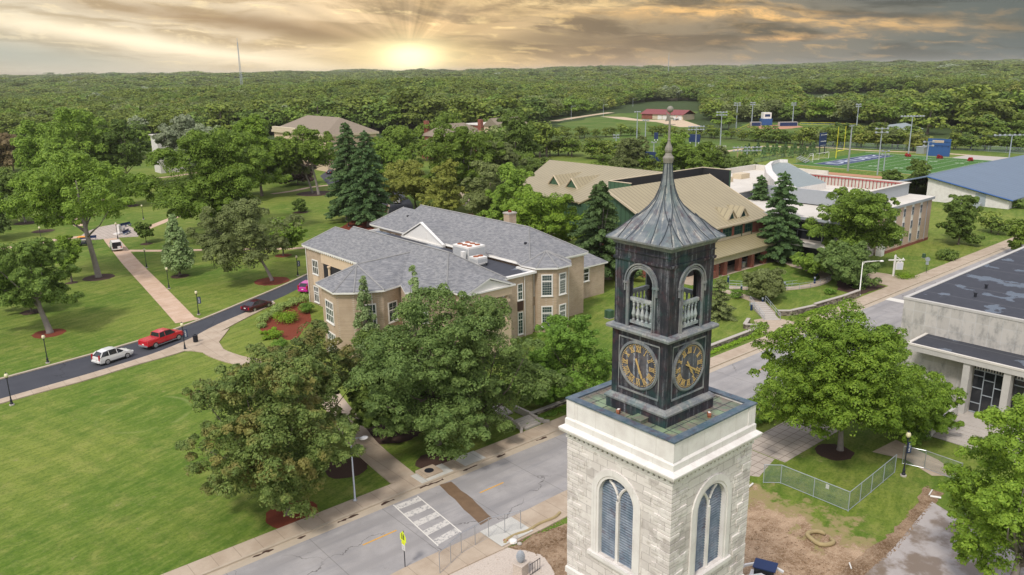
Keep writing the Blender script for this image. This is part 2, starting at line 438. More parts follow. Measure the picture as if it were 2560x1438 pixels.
def walk(name, c1, c2, step=1.6, ax=0):
    def f(N, b):
        g = geo(N); p = N.sep(g); k = N.noise(g, .5, 6, .65); fine = N.noise(g, 9, 3, .8)
        c = N.mix(N.ss(k, .3, .7), c1, c2); c = N.mix(N.m('MULTIPLY', fine, .22), c, tuple(x*.5 for x in c1))
        j = N.m('ABSOLUTE', N.m('SUBTRACT', N.m('FRACT', N.m('MULTIPLY', p[ax], 1/step)), .5))
        c = N.mix(N.m('MULTIPLY', N.m('SUBTRACT', 1.0, N.ss(j, .006, .02)), .5), c, tuple(x*.4 for x in c1))
        st = N.ss(N.noise(g, .22, 4, .6), .58, .75)
        return N.mix(N.m('MULTIPLY', st, .35), c, tuple(x*.6 for x in c1))
    return mat(name, f, .9, .2)
MT['walk'] = walk('tan_pavement', (.40,.315,.23), (.50,.41,.31), 1.7)
MT['walk_pink'] = walk('pinkish_path', (.52,.36,.25), (.62,.46,.34), 2.6, 1)
MT['walk_pale'] = walk('pale_new_concrete', (.50,.49,.44), (.60,.58,.52), 3.0)
def f_plaza(N, b):
    g = geo(N); n = N.n('ShaderNodeTexBrick'); n.offset = 0.0; N.put(n.inputs['Vector'], g)
    n.inputs['Color1'].default_value = (.50,.43,.36,1); n.inputs['Color2'].default_value = (.42,.36,.30,1); n.inputs['Mortar'].default_value = (.13,.10,.08,1)
    n.inputs['Scale'].default_value = 1; n.inputs['Mortar Size'].default_value = .03; n.inputs['Brick Width'].default_value = .95; n.inputs['Row Height'].default_value = .95
    return N.mix(N.m('MULTIPLY', N.noise(g, 1.2, 5, .7), .5), n.outputs[0], (.36,.31,.26))
MT['plaza'] = mat('plaza_paving', f_plaza, .9, .2)
MT['kerb'] = plain('kerb_concrete', (.43,.36,.27), .9, .22, 1.0)
def f_dirt(N, b):
    g = geo(N); k = N.noise(g, .45, 7, .68); k2 = N.noise(g, 5, 5, .8); k3 = N.noise(g, 22, 2, .8)
    c = N.mix(N.ss(k, .35, .65), (.19,.115,.06), (.44,.31,.20)); c = N.mix(N.m('MULTIPLY', N.ss(k2, .45, .65), .6), c, (.52,.40,.28))
    c = N.mix(N.m('MULTIPLY', N.ss(k3, .52, .66), .7), c, (.09,.05,.026)); c = N.mix(N.m('MULTIPLY', N.ss(k3, .42, .3), .35), c, (.60,.50,.38))
    bump(N, b, N.m('ADD', k2, N.m('MULTIPLY', k3, .5)), 1.0, .12); return c
MT['dirt'] = mat('bare_dirt', f_dirt, .97, .1)
def f_worn(N, b):
    c = f_dirt(N, b); g = geo(N); p = N.sep(g); gr = f_grass(N, b)
    n1 = N.noise(g, .30, 6, .65); n2 = N.noise(g, 1.3, 5, .7)
    d = N.m('ADD', N.m('MULTIPLY', N.m('SUBTRACT', p[0], 53.4), .16), N.m('MULTIPLY', N.m('SUBTRACT', n1, .5), 3.0)); d = N.m('ADD', d, N.m('MULTIPLY', N.m('SUBTRACT', n2, .5), 1.1))
    st = N.mix(n2, (.30,.22,.12), (.24,.23,.08))
    return N.mix(N.ss(d, .05, .34), N.mix(N.ss(d, -.30, -.02), c, st), gr)
MT['worn'] = mat('worn_lawn_and_dirt', f_worn, .97, .1)
MT['mulch'] = plain('red_mulch', (.17,.035,.014), .97, .5, 7); MT['mulch_dark'] = plain('dark_mulch', (.06,.032,.022), .97, .5, 7)
MT['gravel'] = plain('pale_gravel', (.50,.43,.36), .95, .35, 9); MT['gravel_road'] = plain('gravel_road', (.52,.40,.27), .95, .2, .5)
MT['mud'] = plain('wet_mud', (.17,.11,.065), .5, .4, 1.4)
MT['clay'] = plain('infield_clay', (.42,.21,.12), .95, .15, .6); MT['redbank'] = plain('red_earth_bank', (.33,.19,.13), .97, .35, .08)
MT['straw'] = plain('dry_grass', (.33,.26,.13), .97, .35, 2.0)
def f_wetc(N, b):
    g = geo(N); k = N.noise(g, .35, 6, .6); k2 = N.noise(g, 2.5, 5, .7)
    N.put(b.inputs['Roughness'], N.m('MULTIPLY_ADD', N.ss(k, .45, .6), .5, .3))
    c = N.mix(N.ss(k, .43, .56), (.20,.15,.105), (.42,.385,.36)); return N.mix(N.m('MULTIPLY', k2, .3), c, (.15,.11,.08))
MT['wetconc'] = mat('wet_concrete_pad', f_wetc, .6, .4)
MT['line_white'] = plain('white_road_paint', (.66,.63,.56), .8, .25, 6); MT['line_yellow'] = plain('yellow_road_paint', (.62,.33,.06), .8, .2, 4)
def f_xwalk(N, b):
    g = geo(N); k = N.noise(g, 3.2, 5, .8); return N.mix(N.ss(k, .50, .60), (.56,.53,.48), (.27,.262,.255))
MT['xwalk'] = mat('worn_crossing_paint', f_xwalk, .85, .2)
def f_shingle(N, b):
    g = geo(N); p = N.sep(g)
    n = N.n('ShaderNodeTexBrick'); N.put(n.inputs['Vector'], N.xyz(N.m('ADD', p[0], p[1]), N.m('MULTIPLY', p[2], 2.2), 0.0))
    n.inputs['Color1'].default_value = (.27,.27,.275,1); n.inputs['Color2'].default_value = (.155,.16,.17,1); n.inputs['Mortar'].default_value = (.11,.11,.115,1)
    n.inputs['Scale'].default_value = 1; n.inputs['Mortar Size'].default_value = .02; n.inputs['Brick Width'].default_value = .42; n.inputs['Row Height'].default_value = .26
    k = N.noise(N.xyz(N.m('MULTIPLY', N.m('ADD', p[0], p[1]), 1.0), N.m('MULTIPLY', p[2], 6.0), N.m('SUBTRACT', p[0], p[1])), .9, 5, .7)
    return N.mix(.5, n.outputs[0], N.mix(N.ss(k, .35, .65), (.135,.14,.15), (.30,.295,.285)))
MT['shingle'] = mat('grey_shingles', f_shingle, .9, .2); MT['shingle_cap'] = plain('ridge_shingles', (.27,.265,.255), .9, .2, 2)
MT['shingle_tan'] = plain('brown_shingles', (.235,.19,.14), .9, .22, 1.2)
def ribbed(name, c, period, ax, rough=.5, amt=.5, metal=.2):
    def f(N, b):
        p = N.sep(geo(N)); v = p[ax] if isinstance(ax, int) else N.m('ADD', p[0], p[1])
        j = N.m('ABSOLUTE', N.m('SUBTRACT', N.m('FRACT', N.m('MULTIPLY', v, 1/period)), .5))
        l = N.m('SUBTRACT', 1.0, N.ss(j, .03, .16)); k = N.noise(geo(N), .3, 5, .6)
        bump(N, b, l, .5, .05)
        base = N.mix(k, tuple(x*.86 for x in c), tuple(x*1.12 for x in c))
        return N.mix(N.m('MULTIPLY', l, amt), base, tuple(x*.42 for x in c))
    return mat(name, f, rough, .4, metal)
MT['tan_metal'] = ribbed('tan_standing_seam', (.37,.31,.185), 1.0, 0, amt=.62); MT['tan_metal_y'] = ribbed('tan_standing_seam_across', (.36,.305,.185), 1.1, 1, amt=.62)
MT['olive_metal'] = ribbed('olive_standing_seam', (.33,.28,.155), .9, 0, amt=.6)
MT['green_panel'] = ribbed('green_wall_panels', (.065,.13,.075), 1.0, 'd', amt=.6); MT['zinc'] = ribbed('grey_green_metal_roof', (.27,.31,.30), 1.3, 0, amt=.35)
MT['blue_roof'] = ribbed('blue_metal_roof', (.15,.20,.26), 2.4, 0, amt=.22); MT['white_panel'] = ribbed('white_parapet_panels', (.56,.55,.47), 2.2, 'd', amt=.1)
def f_blackroof(N, b):
    g = geo(N); p = N.sep(g); k = N.noise(g, .28, 4, .55); k2 = N.noise(g, 1.5, 5, .6)
    c = N.mix(k2, (.026,.029,.037), (.055,.058,.070)); pud = N.ss(k, .575, .605)
    c = N.mix(N.m('MULTIPLY', pud, .8), c, (.12,.15,.19)); N.put(b.inputs['Roughness'], N.m('MULTIPLY_ADD', pud, -.45, .7))
    j = N.m('ABSOLUTE', N.m('SUBTRACT', N.m('FRACT', N.m('MULTIPLY', p[0], 1/5.2)), .5))
    return N.mix(N.m('MULTIPLY', N.m('SUBTRACT', 1.0, N.ss(j, .004, .015)), .35), c, (.25,.25,.26))
MT['blackroof'] = mat('black_membrane_roof', f_blackroof, .6, .4)
def f_panelstone(N, b):
    g = geo(N); n = N.n('ShaderNodeTexBrick'); n.offset = 0.0; N.put(n.inputs['Vector'], wallvec(N))
    n.inputs['Color1'].default_value = (.51,.48,.43,1); n.inputs['Color2'].default_value = (.44,.415,.37,1); n.inputs['Mortar'].default_value = (.50,.49,.46,1)
    n.inputs['Scale'].default_value = 1; n.inputs['Mortar Size'].default_value = .03; n.inputs['Brick Width'].default_value = 1.25; n.inputs['Row Height'].default_value = 1.45
    p = N.sep(g); k = N.noise(N.xyz(N.m('ADD', p[0], p[1]), N.m('MULTIPLY', p[2], .45), 0.0), 1.1, 7, .7)
    return N.mix(N.m('MULTIPLY', N.ss(k, .46, .68), .6), n.outputs[0], (.17,.175,.165))
MT['panelstone'] = mat('stained_stone_panels', f_panelstone, .9, .2)
def f_drystone(N, b):
    v = N.n('ShaderNodeTexVoronoi', feature='F1'); N.put(v.inputs['Vector'], N.vm('MULTIPLY', geo(N), (2.2,2.2,4.5))); v.inputs['Scale'].default_value = 1
    k = N.sep(v.outputs['Color'])[0]; c = N.mix(k, (.13,.105,.085), (.36,.31,.25)); e = N.ss(v.outputs['Distance'], .55, .75)
    bump(N, b, v.outputs['Distance'], -.8, .1); return N.mix(N.m('MULTIPLY', e, .8), c, (.04,.033,.028))
MT['drystone'] = mat('rough_stone_wall', f_drystone, .95, .15)

# tower materials
def f_limestone(N, b):
    g = geo(N); n = N.n('ShaderNodeTexBrick'); N.put(n.inputs['Vector'], wallvec(N)); n.squash = 1.0; n.offset = .5
    n.inputs['Color1'].default_value = (.71,.66,.61,1); n.inputs['Color2'].default_value = (.56,.515,.475,1); n.inputs['Mortar'].default_value = (.42,.385,.355,1)
    n.inputs['Scale'].default_value = 1; n.inputs['Mortar Size'].default_value = .012; n.inputs['Brick Width'].default_value = .85; n.inputs['Row Height'].default_value = .40
    k = N.noise(g, 1.3, 7, .65); k2 = N.noise(g, 6, 5, .7); k3 = N.noise(g, .7, 3, .5)
    c = N.mix(N.m('MULTIPLY', N.ss(k, .52, .62), .65), n.outputs[0], (.75,.71,.66))
    c = N.mix(N.m('MULTIPLY', N.ss(k2, .60, .68), .65), c, (.34,.29,.25)); c = N.mix(N.m('MULTIPLY', N.ss(k3, .58, .63), .6), c, (.40,.36,.33))
    v = N.n('ShaderNodeTexVoronoi', feature='F1'); N.put(v.inputs['Vector'], g); v.inputs['Scale'].default_value = 1.1
    c = N.mix(N.m('MULTIPLY', N.m('SUBTRACT', 1.0, N.ss(v.outputs['Distance'], .06, .16)), .45), c, (.33,.29,.24))
    bump(N, b, N.m('ADD', N.m('MULTIPLY', n.outputs['Fac'], -1.6), N.m('MULTIPLY', k, .9)), .7, .04)
    return c
MT['limestone'] = mat('limestone_blocks', f_limestone, .92, .2)
def f_trim(N, b):
    g = geo(N); k = N.noise(g, 1.1, 6, .65); k2 = N.noise(g, 7, 4, .7)
    p = N.sep(g); j = N.m('ABSOLUTE', N.m('SUBTRACT', N.m('FRACT', N.m('MULTIPLY', N.m('ADD', p[0], p[1]), 1/1.15)), .5))
    c = N.mix(N.ss(k, .35, .7), (.73,.70,.655), (.63,.59,.55)); c = N.mix(N.m('MULTIPLY', N.ss(k2, .6, .75), .25), c, (.40,.35,.29))
    return N.mix(N.m('MULTIPLY', N.m('SUBTRACT', 1.0, N.ss(j, .006, .016)), .35), c, (.38,.34,.29))
MT['trim'] = mat('smooth_limestone', f_trim, .9, .2)
def copper(name, d1, d2, runs, green, amt_run=.6, amt_g=.5, vs=.35, radial=False):
    def f(N, b):
        g = geo(N); p = N.sep(g); st = N.xyz(N.m('MULTIPLY', p[0], 7.0), N.m('MULTIPLY', p[1], 7.0), N.m('MULTIPLY', p[2], vs))
        if radial: st = N.xyz(N.m('MULTIPLY', N.m('ARCTAN2', N.m('SUBTRACT', p[1], 21.1), N.m('SUBTRACT', p[0], 26.65)), 9.0), N.m('MULTIPLY', p[2], .8), 0.0)
        r = N.noise(st, 1.0, 7, .68); k = N.noise(g, 1.6, 6, .65); k2 = N.noise(g, 9, 5, .75); kg = N.noise(g, .9, 4, .6)
        c = N.mix(N.ss(k, .4, .62), d1, d2)
        c = N.mix(N.m('MULTIPLY', N.ss(N.noise(g, 2.3, 5, .6), .52, .68), .45), c, (.095,.03,.035))
        c = N.mix(N.m('MULTIPLY', N.ss(kg, .5, .66), amt_g), c, green)
        c = N.mix(N.m('MULTIPLY', N.m('MULTIPLY', N.ss(r, .50, .68), N.ss(k2, .32, .6)), amt_run), c, runs)
        c = N.mix(N.m('MULTIPLY', N.ss(k2, .6, .75), .3), c, (.02,.022,.028))
        return c
    return mat(name, f, .6, .35, .15)
MT['copper_dark'] = copper('black_patinated_copper', (.020,.022,.030), (.045,.038,.046), (.34,.35,.38), (.022,.085,.075), .55, .45)
MT['copper_roof'] = copper('weathered_roof_copper', (.12,.14,.155), (.21,.225,.225), (.56,.52,.43), (.12,.20,.17), 1.0, .25, 1.4, True)
MT['copper_edge'] = copper('streaked_copper_mouldings', (.17,.185,.20), (.26,.26,.25), (.46,.44,.39), (.10,.19,.17), .6, .35, 1.0)
MT['copper_pale'] = copper('pale_streaked_copper', (.30,.33,.34), (.44,.45,.43), (.62,.60,.54), (.14,.22,.20), .6, .3, 1.0)
MT['copper_finial'] = plain('greyed_copper_finial', (.23,.21,.175), .7, .25, 5)
MT['copper_seam'] = plain('dark_roof_seam', (.045,.055,.065), .7, .3, 5)
MT['copper_green'] = copper('green_deck_copper', (.15,.19,.13), (.24,.19,.16), (.38,.36,.28), (.24,.33,.19), .25, .9)
MT['copper_blue'] = copper('blue_grey_coping', (.075,.115,.15), (.13,.165,.195), (.26,.28,.30), (.06,.13,.15), .4, .5)
MT['louvre'] = copper('blue_louvre_slats', (.16,.20,.25), (.26,.30,.35), (.48,.50,.52), (.08,.15,.19), .5, .3)
MT['dial'] = copper('streaked_dial', (.05,.052,.065), (.11,.10,.11), (.55,.58,.63), (.2,.23,.27), .75, .2)

# ------------------------------------------------------------------ the setting: ground, roads, paths
rnd = random.Random(7)
def hill(x, y):
    """gentle country beyond the campus; flat where the campus and the playing fields lie"""
    d = math.hypot(x, y)
    az = math.degrees(math.atan2(x*sp-y*cp, x*cp+y*sp))
    st = 430+240*min(1, max(0, (az+6)/10.)); k = min(1, max(0, (d-st)/500.)); k = k*k*(3-2*k)
    h = 0
    h += 11*math.exp(-((az+9)/13)**2)*math.exp(-((d-950)/330)**2)
    h += -9*math.exp(-((az+14)/22)**2)*math.exp(-((d-520)/150)**2)
    h += 12*math.exp(-((az-27)/11)**2)*math.exp(-((d-900)/280)**2)
    h += 7*math.sin(x/310.+1)*math.sin(y/270.)*min(1, d/2500.)
    h += min(14, max(0, (d-1600)/160.))
    return h*k
def build_ground():
    n = 140; L = 9000
    ks = [(-1+2*i/(n-1)) for i in range(n)]
    cs = [L*(abs(k)**2.2)*(1 if k >= 0 else -1) for k in ks]
    mb = MB(); mb.v = [(x, y, hill(x, y)) for y in cs for x in cs]
    mb.f = [(j*n+i, j*n+i+1, (j+1)*n+i+1, (j+1)*n+i) for j in range(n-1) for i in range(n-1)]
    tag(mb.build('ground', MT['grass'], smooth=True), kind='structure')
build_ground()
def wob(poly, amp, step=.7, seed=1, closed=True):
    """subdivide an outline and roughen it"""
    r = random.Random(seed); out = []
    for i in range(len(poly)):
        p, q = poly[i], poly[(i+1) % len(poly)]
        L = math.hypot(q[0]-p[0], q[1]-p[1]); m = max(1, int(L/step))
        for k in range(m):
            t = k/m; out.append((p[0]+(q[0]-p[0])*t+r.uniform(-amp, amp), p[1]+(q[1]-p[1])*t+r.uniform(-amp, amp)))
    return out
def sheet(name, poly, z, m, th=0.0):
    mb = MB(); poly = [tuple(p[:2]) for p in poly]
    a = sum(poly[i][0]*poly[(i+1)%len(poly)][1]-poly[(i+1)%len(poly)][0]*poly[i][1] for i in range(len(poly)))
    if a < 0: poly = poly[::-1]
    if th: mb.prism(poly, z-th, z)
    else: mb.poly(*[(x, y, z) for x, y in poly])
    return tag(mb.build(name, m), kind='structure')
def sheets(name, polys, z, m, th=0.0):
    mb = MB()
    for poly in polys:
        poly = [tuple(p[:2]) for p in poly]
        a = sum(poly[i][0]*poly[(i+1)%len(poly)][1]-poly[(i+1)%len(poly)][0]*poly[i][1] for i in range(len(poly)))
        if a < 0: poly = poly[::-1]
        if th: mb.prism(poly, z-th, z)
        else: mb.poly(*[(x, y, z) for x, y in poly])
    return tag(mb.build(name, m), kind='structure')
def rect(x0, x1, y0, y1): return [(x0,y0),(x1,y0),(x1,y1),(x0,y1)]
def ribbon(pts, w0, w1):
    """outline of a path with left/right offsets w0, w1 from a centre line"""
    L, Rr = [], []
    for i, p in enumerate(pts):
        a = pts[max(i-1,0)]; b = pts[min(i+1,len(pts)-1)]
        dx, dy = b[0]-a[0], b[1]-a[1]; l = math.hypot(dx, dy) or 1; nx, ny = -dy/l, dx/l
        L.append((p[0]+nx*w0, p[1]+ny*w0)); Rr.append((p[0]-nx*w1, p[1]-ny*w1))
    return L+Rr[::-1]
def strip(name, pts, w0, w1, z, m, th=0.0, kind='structure'):
    mb = MB(); o = ribbon(pts, w0, w1); n = len(pts)
    for i in range(n-1):
        q = [o[i], o[i+1], o[2*n-2-i], o[2*n-1-i]]
        a = sum(q[k][0]*q[(k+1)%4][1]-q[(k+1)%4][0]*q[k][1] for k in range(4))
        if a < 0: q = q[::-1]
        if th: mb.prism(q, z-th, z)
        else: mb.poly(*[(x,y,z) for x,y in q])
    return tag(mb.build(name, m), kind=kind)
def smooth(pts, k=4):
    out = []
    n = len(pts)
    for i in range(n-1):
        p0, p1, p2, p3 = pts[max(i-1,0)], pts[i], pts[i+1], pts[min(i+2,n-1)]
        for j in range(k):
            t = j/k
            out.append(tuple(.5*((2*p1[d])+(-p0[d]+p2[d])*t+(2*p0[d]-5*p1[d]+4*p2[d]-p3[d])*t*t+(-p0[d]+3*p1[d]-3*p2[d]+p3[d])*t**3) for d in range(2)))
    out.append(tuple(pts[-1][:2])); return out

# the street
sheet('street', rect(-60, 330, 43.1, 52.0), .004, MT['street'])
sheets('gutter', [rect(-60, 330, 51.2, 52.0)], .008, MT['kerb'])
sheets('kerb', [rect(-60, 330, 52.0, 52.22)], .14, MT['kerb'], .14)
sheets('sidewalk', [rect(-60, 100.9, 52.224, 54.0), rect(101, 330, 52.224, 54.4)], .135, MT['walk'], .135)
sheets('new_pavement', [rect(33.9, 37.3, 52.23, 54.05), rect(38.6, 41.0, 52.23, 54.1), rect(33.0,36.2,40.4,43.05)], .145, MT['walk_pale'], .02)
sheets('near_sidewalk', [wob([(14,43.09),(14,40.6),(26,40.4),(33,40.2),(50,40.2),(60,40.0),(60,43.09)], .05, 2, 3)], .09, MT['walk'], .09)
sheets('sidewalk', [rect(60.2, 330, 40.6, 43.09)], .09, MT['walk'], .09)
# crossing
L0, L1 = at(985,1262), at(1097,1364); R0, R1 = at(1042,1241), at(1152,1332)
def bil(u, v): 
    a = (L0[0]+(L1[0]-L0[0])*u, L0[1]+(L1[1]-L0[1])*u); b = (R0[0]+(R1[0]-R0[0])*u, R0[1]+(R1[1]-R0[1])*u)
    return (a[0]+(b[0]-a[0])*v, a[1]+(b[1]-a[1])*v)
cw = []
for k in range(5):
    u0 = .02+k*.215; cw.append([bil(u0,.0), bil(u0,1), bil(u0+.105,1), bil(u0+.105,0)])
sheets('crosswalk_stripes', cw, .012, MT['xwalk'])
sheets('crosswalk_edge_lines', [[bil(0,-.05),bil(0,-.005),bil(1,-.005),bil(1,-.05)], [bil(0,1.005),bil(0,1.05),bil(1,1.05),bil(1,1.005)]], .012, MT['line_white'])
sheets('yellow_road_dashes', [rect(25.4,28.4,47.65,47.8), rect(36.8,39.4,47.75,47.9), rect(55.5,58.5,47.75,47.9), rect(15,18,47.6,47.75), rect(66,69,47.75,47.9), rect(78,81,47.75,47.9)], .012, MT['line_yellow'])
sheet('trench_patch', wob([at(1098,1213),at(1128,1205),at(1180,1248),at(1232,1296),at(1200,1313),at(1150,1262)], .06, .8, 5), .012, MT['mud'])
sheets('gutter_dirt', [wob(rect(a, a+l*.7, 51.72, 51.93), .10, .3, i) for i, (a, l) in enumerate([(14,1.4),(18.5,2.2),(22,1),(25.5,2.6),(29.5,1.8),(33.4,3.6),(38,2.4),(42,1.5),(47,1.8),(52,1.2)])], .011, MT['mulch_dark'])
sheet('stop_line', rect(118.5, 120.2, 47.8, 51.4), .012, MT['line_white'])
# construction side of the street
sheet('bare_earth', wob([(30,39.9),(32.5,40.3),(36,40.1),(40,39.4),(45,37.8),(52,35.6),(54,33),(54,31),(55.5,27),(54.5,23.5),(51.5,21.6),(49.6,20.2),(40,12),(20,8),(2,20),(4,36),(16,36)], .35, 1.2, 9), .006, MT['dirt'])
sheet('grass_patch', wob([(50,38.5),(60,39.6),(60,43),(37.5,43.0),(41,41.8)], .2, 1, 4), .008, MT['grass'])
sheet('gravel_yard', wob([at(1010,1438),at(1120,1372),at(1250,1360),at(1360,1390),at(1385,1438),at(1300,1700),at(900,1700)], .22, .7, 11), .012, MT['gravel'])
sheet('concrete_pad', [at(2160,1438),at(2232,1372),at(2300,1290),at(2330,1255),at(2420,1310),at(2640,1438),at(2500,1700)], .02, MT['wetconc'])
sheet('torn_earth', wob([at(2085,1438),at(2140,1400),at(2230,1330),at(2290,1262),at(2310,1215),at(2360,1235),at(2330,1270),at(2300,1300),at(2240,1380),at(2170,1438),at(2140,1500)], .18, .6, 12), .016, MT['dirt'])
sheet('worn_lawn', wob([(49,40.0),(60.4,39.6),(62,30),(62.5,24.5),(61,20.6),(54.8,21.4),(49.8,20.6),(46,16),(40,18),(42,32)], .15, 1, 6), .009, MT['worn'])
sheet('paved_plaza', [(60.5,40.4),(60.5,34.5),(56.6,33.6),(55.2,35.6),(60.0,38.5),(57,40.0)]+[(57.0,40.5)], .014, MT['plaza'])
sheets('paved_plaza', [rect(60.6, 70.5, 33.5, 38.2)], .018, MT['plaza'])
sheets('sidewalk', [[at(2180,1130),at(2240,1100),at(2345,1150),at(2400,1190),at(2330,1190),at(2265,1150)]], .02, MT['walk'])

# the campus drive, its kerb and walk
dr_up = smooth([(-60,96),(-25,100.5),(10.7,106.5),(27.5,109.9),(36.2,113.3),(44.7,117.9),(57.8,125.6),(72,136),(90,152.5),(112,181.5),(122,205),(126,225)])
dr_lo = smooth([(-60,90.4),(-25,93.8),(9.6,99.5),(24.2,102.4),(31.8,105.5),(38.1,109.9),(49.1,115.9),(60,123.0),(75,132),(94,148),(117,178),(128,203),(133,224)])
n_ = min(len(dr_up), len(dr_lo))
mb = MB()
for i in range(n_-1):
    a, b = dr_up[int(i*len(dr_up)/n_)], dr_up[int((i+1)*len(dr_up)/n_)]; c, d = dr_lo[int((i+1)*len(dr_lo)/n_)], dr_lo[int(i*len(dr_lo)/n_)]
    mb.poly((a[0],a[1],.006),(d[0],d[1],.006),(c[0],c[1],.006),(b[0],b[1],.006))
tag(mb.build('campus_drive', MT['drive']), kind='structure')
strip('drive_kerb', dr_up, .42, -.02, .13, MT['kerb'], .13)
_cut = [p for p in dr_lo if p[0] < 50]
wlo = smooth([(-60,88.6),(-25,92),(9.4,98.0),(17.6,99.0),(24,100.4),(30.4,101.5),(34.5,104.2),(40,108.4),(48.8,114.3)], 4)
mb = MB(); n_ = len(wlo)
for i in range(n_-1):
    f = lambda k: _cut[min(len(_cut)-1, int(k*(len(_cut)-1)/(n_-1)))]
    a, b, c, d = f(i), f(i+1), wlo[i+1], wlo[i]
    mb.slab([(d[0],d[1],.12),(c[0],c[1],.12),(b[0],b[1]-.03,.12),(a[0],a[1]-.03,.12)], .12)
tag(mb.build('drive_walk', MT['walk']), kind='structure')
strip('branch_walk', smooth([(32.6,103.8),(33.3,101.2),(33.4,97.5),(34.5,93),(37,88),(38.0,80),(36,70),(34,62),(33.2,54)]), 1.25, 1.25, .112, MT['walk'], .11)
sheet('branch_walk_apron', [(29.8,102.2),(31.2,101.0),(32.3,99.0),(34.6,99.0),(35.2,102),(38.6,106.9),(35.5,105.4),(31.8,104.6)], .117, MT['walk'], .11)
sheet('road_patch', [(30.2,108.6),(32.4,106.0),(33.2,106.4),(31.2,109.1)], .011, MT['black'])
# paths through the park
strip('park_path', smooth([at(466,804),at(430,765),at(380,712),at(330,660),at(303,628),at(280,600),at(272,585)]), 1.5, 1.5, .02, MT['walk_pink'])
sheet('park_path', [at(452,795),at(455,808),at(500,797),at(474,790)], .024, MT['walk_pink'])
strip('park_path', smooth([at(318,627),at(420,627),at(560,624),at(700,622),at(770,618),at(850,600)]), .9, .9, .016, MT['walk_pink'])
strip('park_path', smooth([at(345,580),at(400,558),at(450,538),at(490,520)]), 1.1, 1.1, .016, MT['walk_pink'])
strip('park_path', smooth([at(225,590),at(160,597),at(80,610),at(0,622),at(-60,630)]), 1.3, 1.3, .016, MT['walk_pink'])
strip('park_path', smooth([at(205,565),at(172,540),at(190,520),at(280,490),at(330,460)]), 1.4, 1.4, .016, MT['walk_pink'])
strip('park_path', smooth([at(90,492),at(140,488)]), .9, .9, .016, MT['walk_pink'])
strip('park_path', smooth([at(385,446),at(440,440),at(500,430)]), 1.2, 1.2, .016, MT['walk_pink'])
strip('park_path', smooth([at(680,485),at(730,478),at(780,468),at(835,462)]), 1.0, 1.0, .016, MT['walk_pink'])
sheet('memorial_plaza', [at(200,592),at(215,580),at(248,568),at(290,560),at(318,562),at(352,582),at(345,592),at(300,594),at(280,596),at(240,600),at(205,602)], .024, MT['plaza'])
# further roads and parking
sheet('parking_lot', [at(800,440),at(832,418),at(905,420),at(935,458),at(880,470),at(820,462)], .01, MT['drive'])
strip('side_road', smooth([at(975,520),at(960,470),at(930,455)]), 5, 5, .008, MT['drive'])
sheet('blue_court', [at(95,462),at(110,452),at(150,450),at(165,458),at(130,468)], .01, MT['navy'])
sheet('plaza_walk', [at(1110,495),at(1150,480),at(1230,512),at(1330,545),at(1430,600),at(1400,612),at(1300,575),at(1200,530)], .012, MT['walk'])
sheet('sidewalk', [(110,76.6),(132.5,76.6),(132.5,72.9),(134,72),(136,76),(136,81),(104,81),(104,76.6)], .016, MT['walk'])
cw_pts = smooth([(107.3,71.6),(108.8,69.4),(111.4,66.3),(114.8,64.2),(118.8,63.1),(123.0,63.6),(126.2,65.6),(127.9,68.2),(127.8,71.2),(130,75)])
strip('curved_walk', cw_pts, .9, .9, .06, MT['walk'], .06)
strip('lower_walk', smooth([(99.5,59.3),(102.5,62.6),(104.3,66.0),(105,71)]), .9, .9, .05, MT['walk'], .05)
sheet('steps_landing', [(90.3,54.0),(98.6,54.0),(98.4,58.2),(95.2,59.2),(93.2,57.5),(91.6,55.8)], .02, MT['walk'])
sheet('side_drive', [(126.5,54.2),(134.0,54.2),(134.2,58.5),(133.2,64),(129,70),(126,69),(128.5,62)], .02, MT['walk'])
sheet('dirt_track', ribbon([at(1450,635),at(1470,660),at(1510,700)], 1.5, 1.5), .01, MT['walk'])
# beds of mulch
def bed(name, cx, cy, rx, ry, m, seed, rot=0.0):
    return sheet(name, wob([(cx+rx*math.cos(t)*math.cos(rot)-ry*math.sin(t)*math.sin(rot), cy+rx*math.cos(t)*math.sin(rot)+ry*math.sin(t)*math.cos(rot)) for t in [k*2*math.pi/22 for k in range(22)]], .15, .4, seed), .014, m)
def bedpx(px, py, r, m='mulch_dark', ry=None): x, y = at(px, py); return bed('mulch_bed', x, y, r, ry or r, MT[m], int(px+py))
for px, py, r, m in [(247,694,2.6,'mulch_dark'),(122,834,2.1,'mulch'),(64,558,2.6,'mulch_dark'),(317,515,3.2,'mulch_dark'),(450,691,1.6,'mulch_dark'),(446,493,1.8,'mulch_dark'),(540,590,3.6,'mulch_dark'),
        (680,703,3.0,'mulch'),(708,639,1.6,'mulch'),(366,610,1.3,'mulch_dark'),(788,484,5.5,'mulch_dark'),(752,531,2.0,'mulch_dark'),(730,1286,2.15,'mulch'),(865,1170,2.0,'mulch_dark'),
        (1085,1155,1.7,'mulch_dark'),(975,1075,3.2,'mulch_dark'),(2085,1130,1.7,'mulch_dark'),(215,540,2.4,'mulch_dark'),(180,707,1.0,'mulch_dark'),(80,780,1.6,'mulch_dark'),(1190,538,3,'mulch'),(108,578,2.4,'mulch_dark')]:
    bedpx(px, py, r, m)
sheet('mulch_bed', wob([at(640,812),at(700,770),at(765,752),at(780,800),at(740,850),at(672,848)], .1, .7, 31), .016, MT['mulch'])
sheet('mulch_bed', wob([at(842,575),at(905,536),at(975,512),at(945,560),at(950,580),at(900,590)], .2, 1, 32), .012, MT['mulch'])
sheet('mulch_bed', wob([(126,54.7),(118,55.2),(118.5,59),(124,62),(127.6,60)], .15, 1, 33), .012, MT['mulch_dark'])
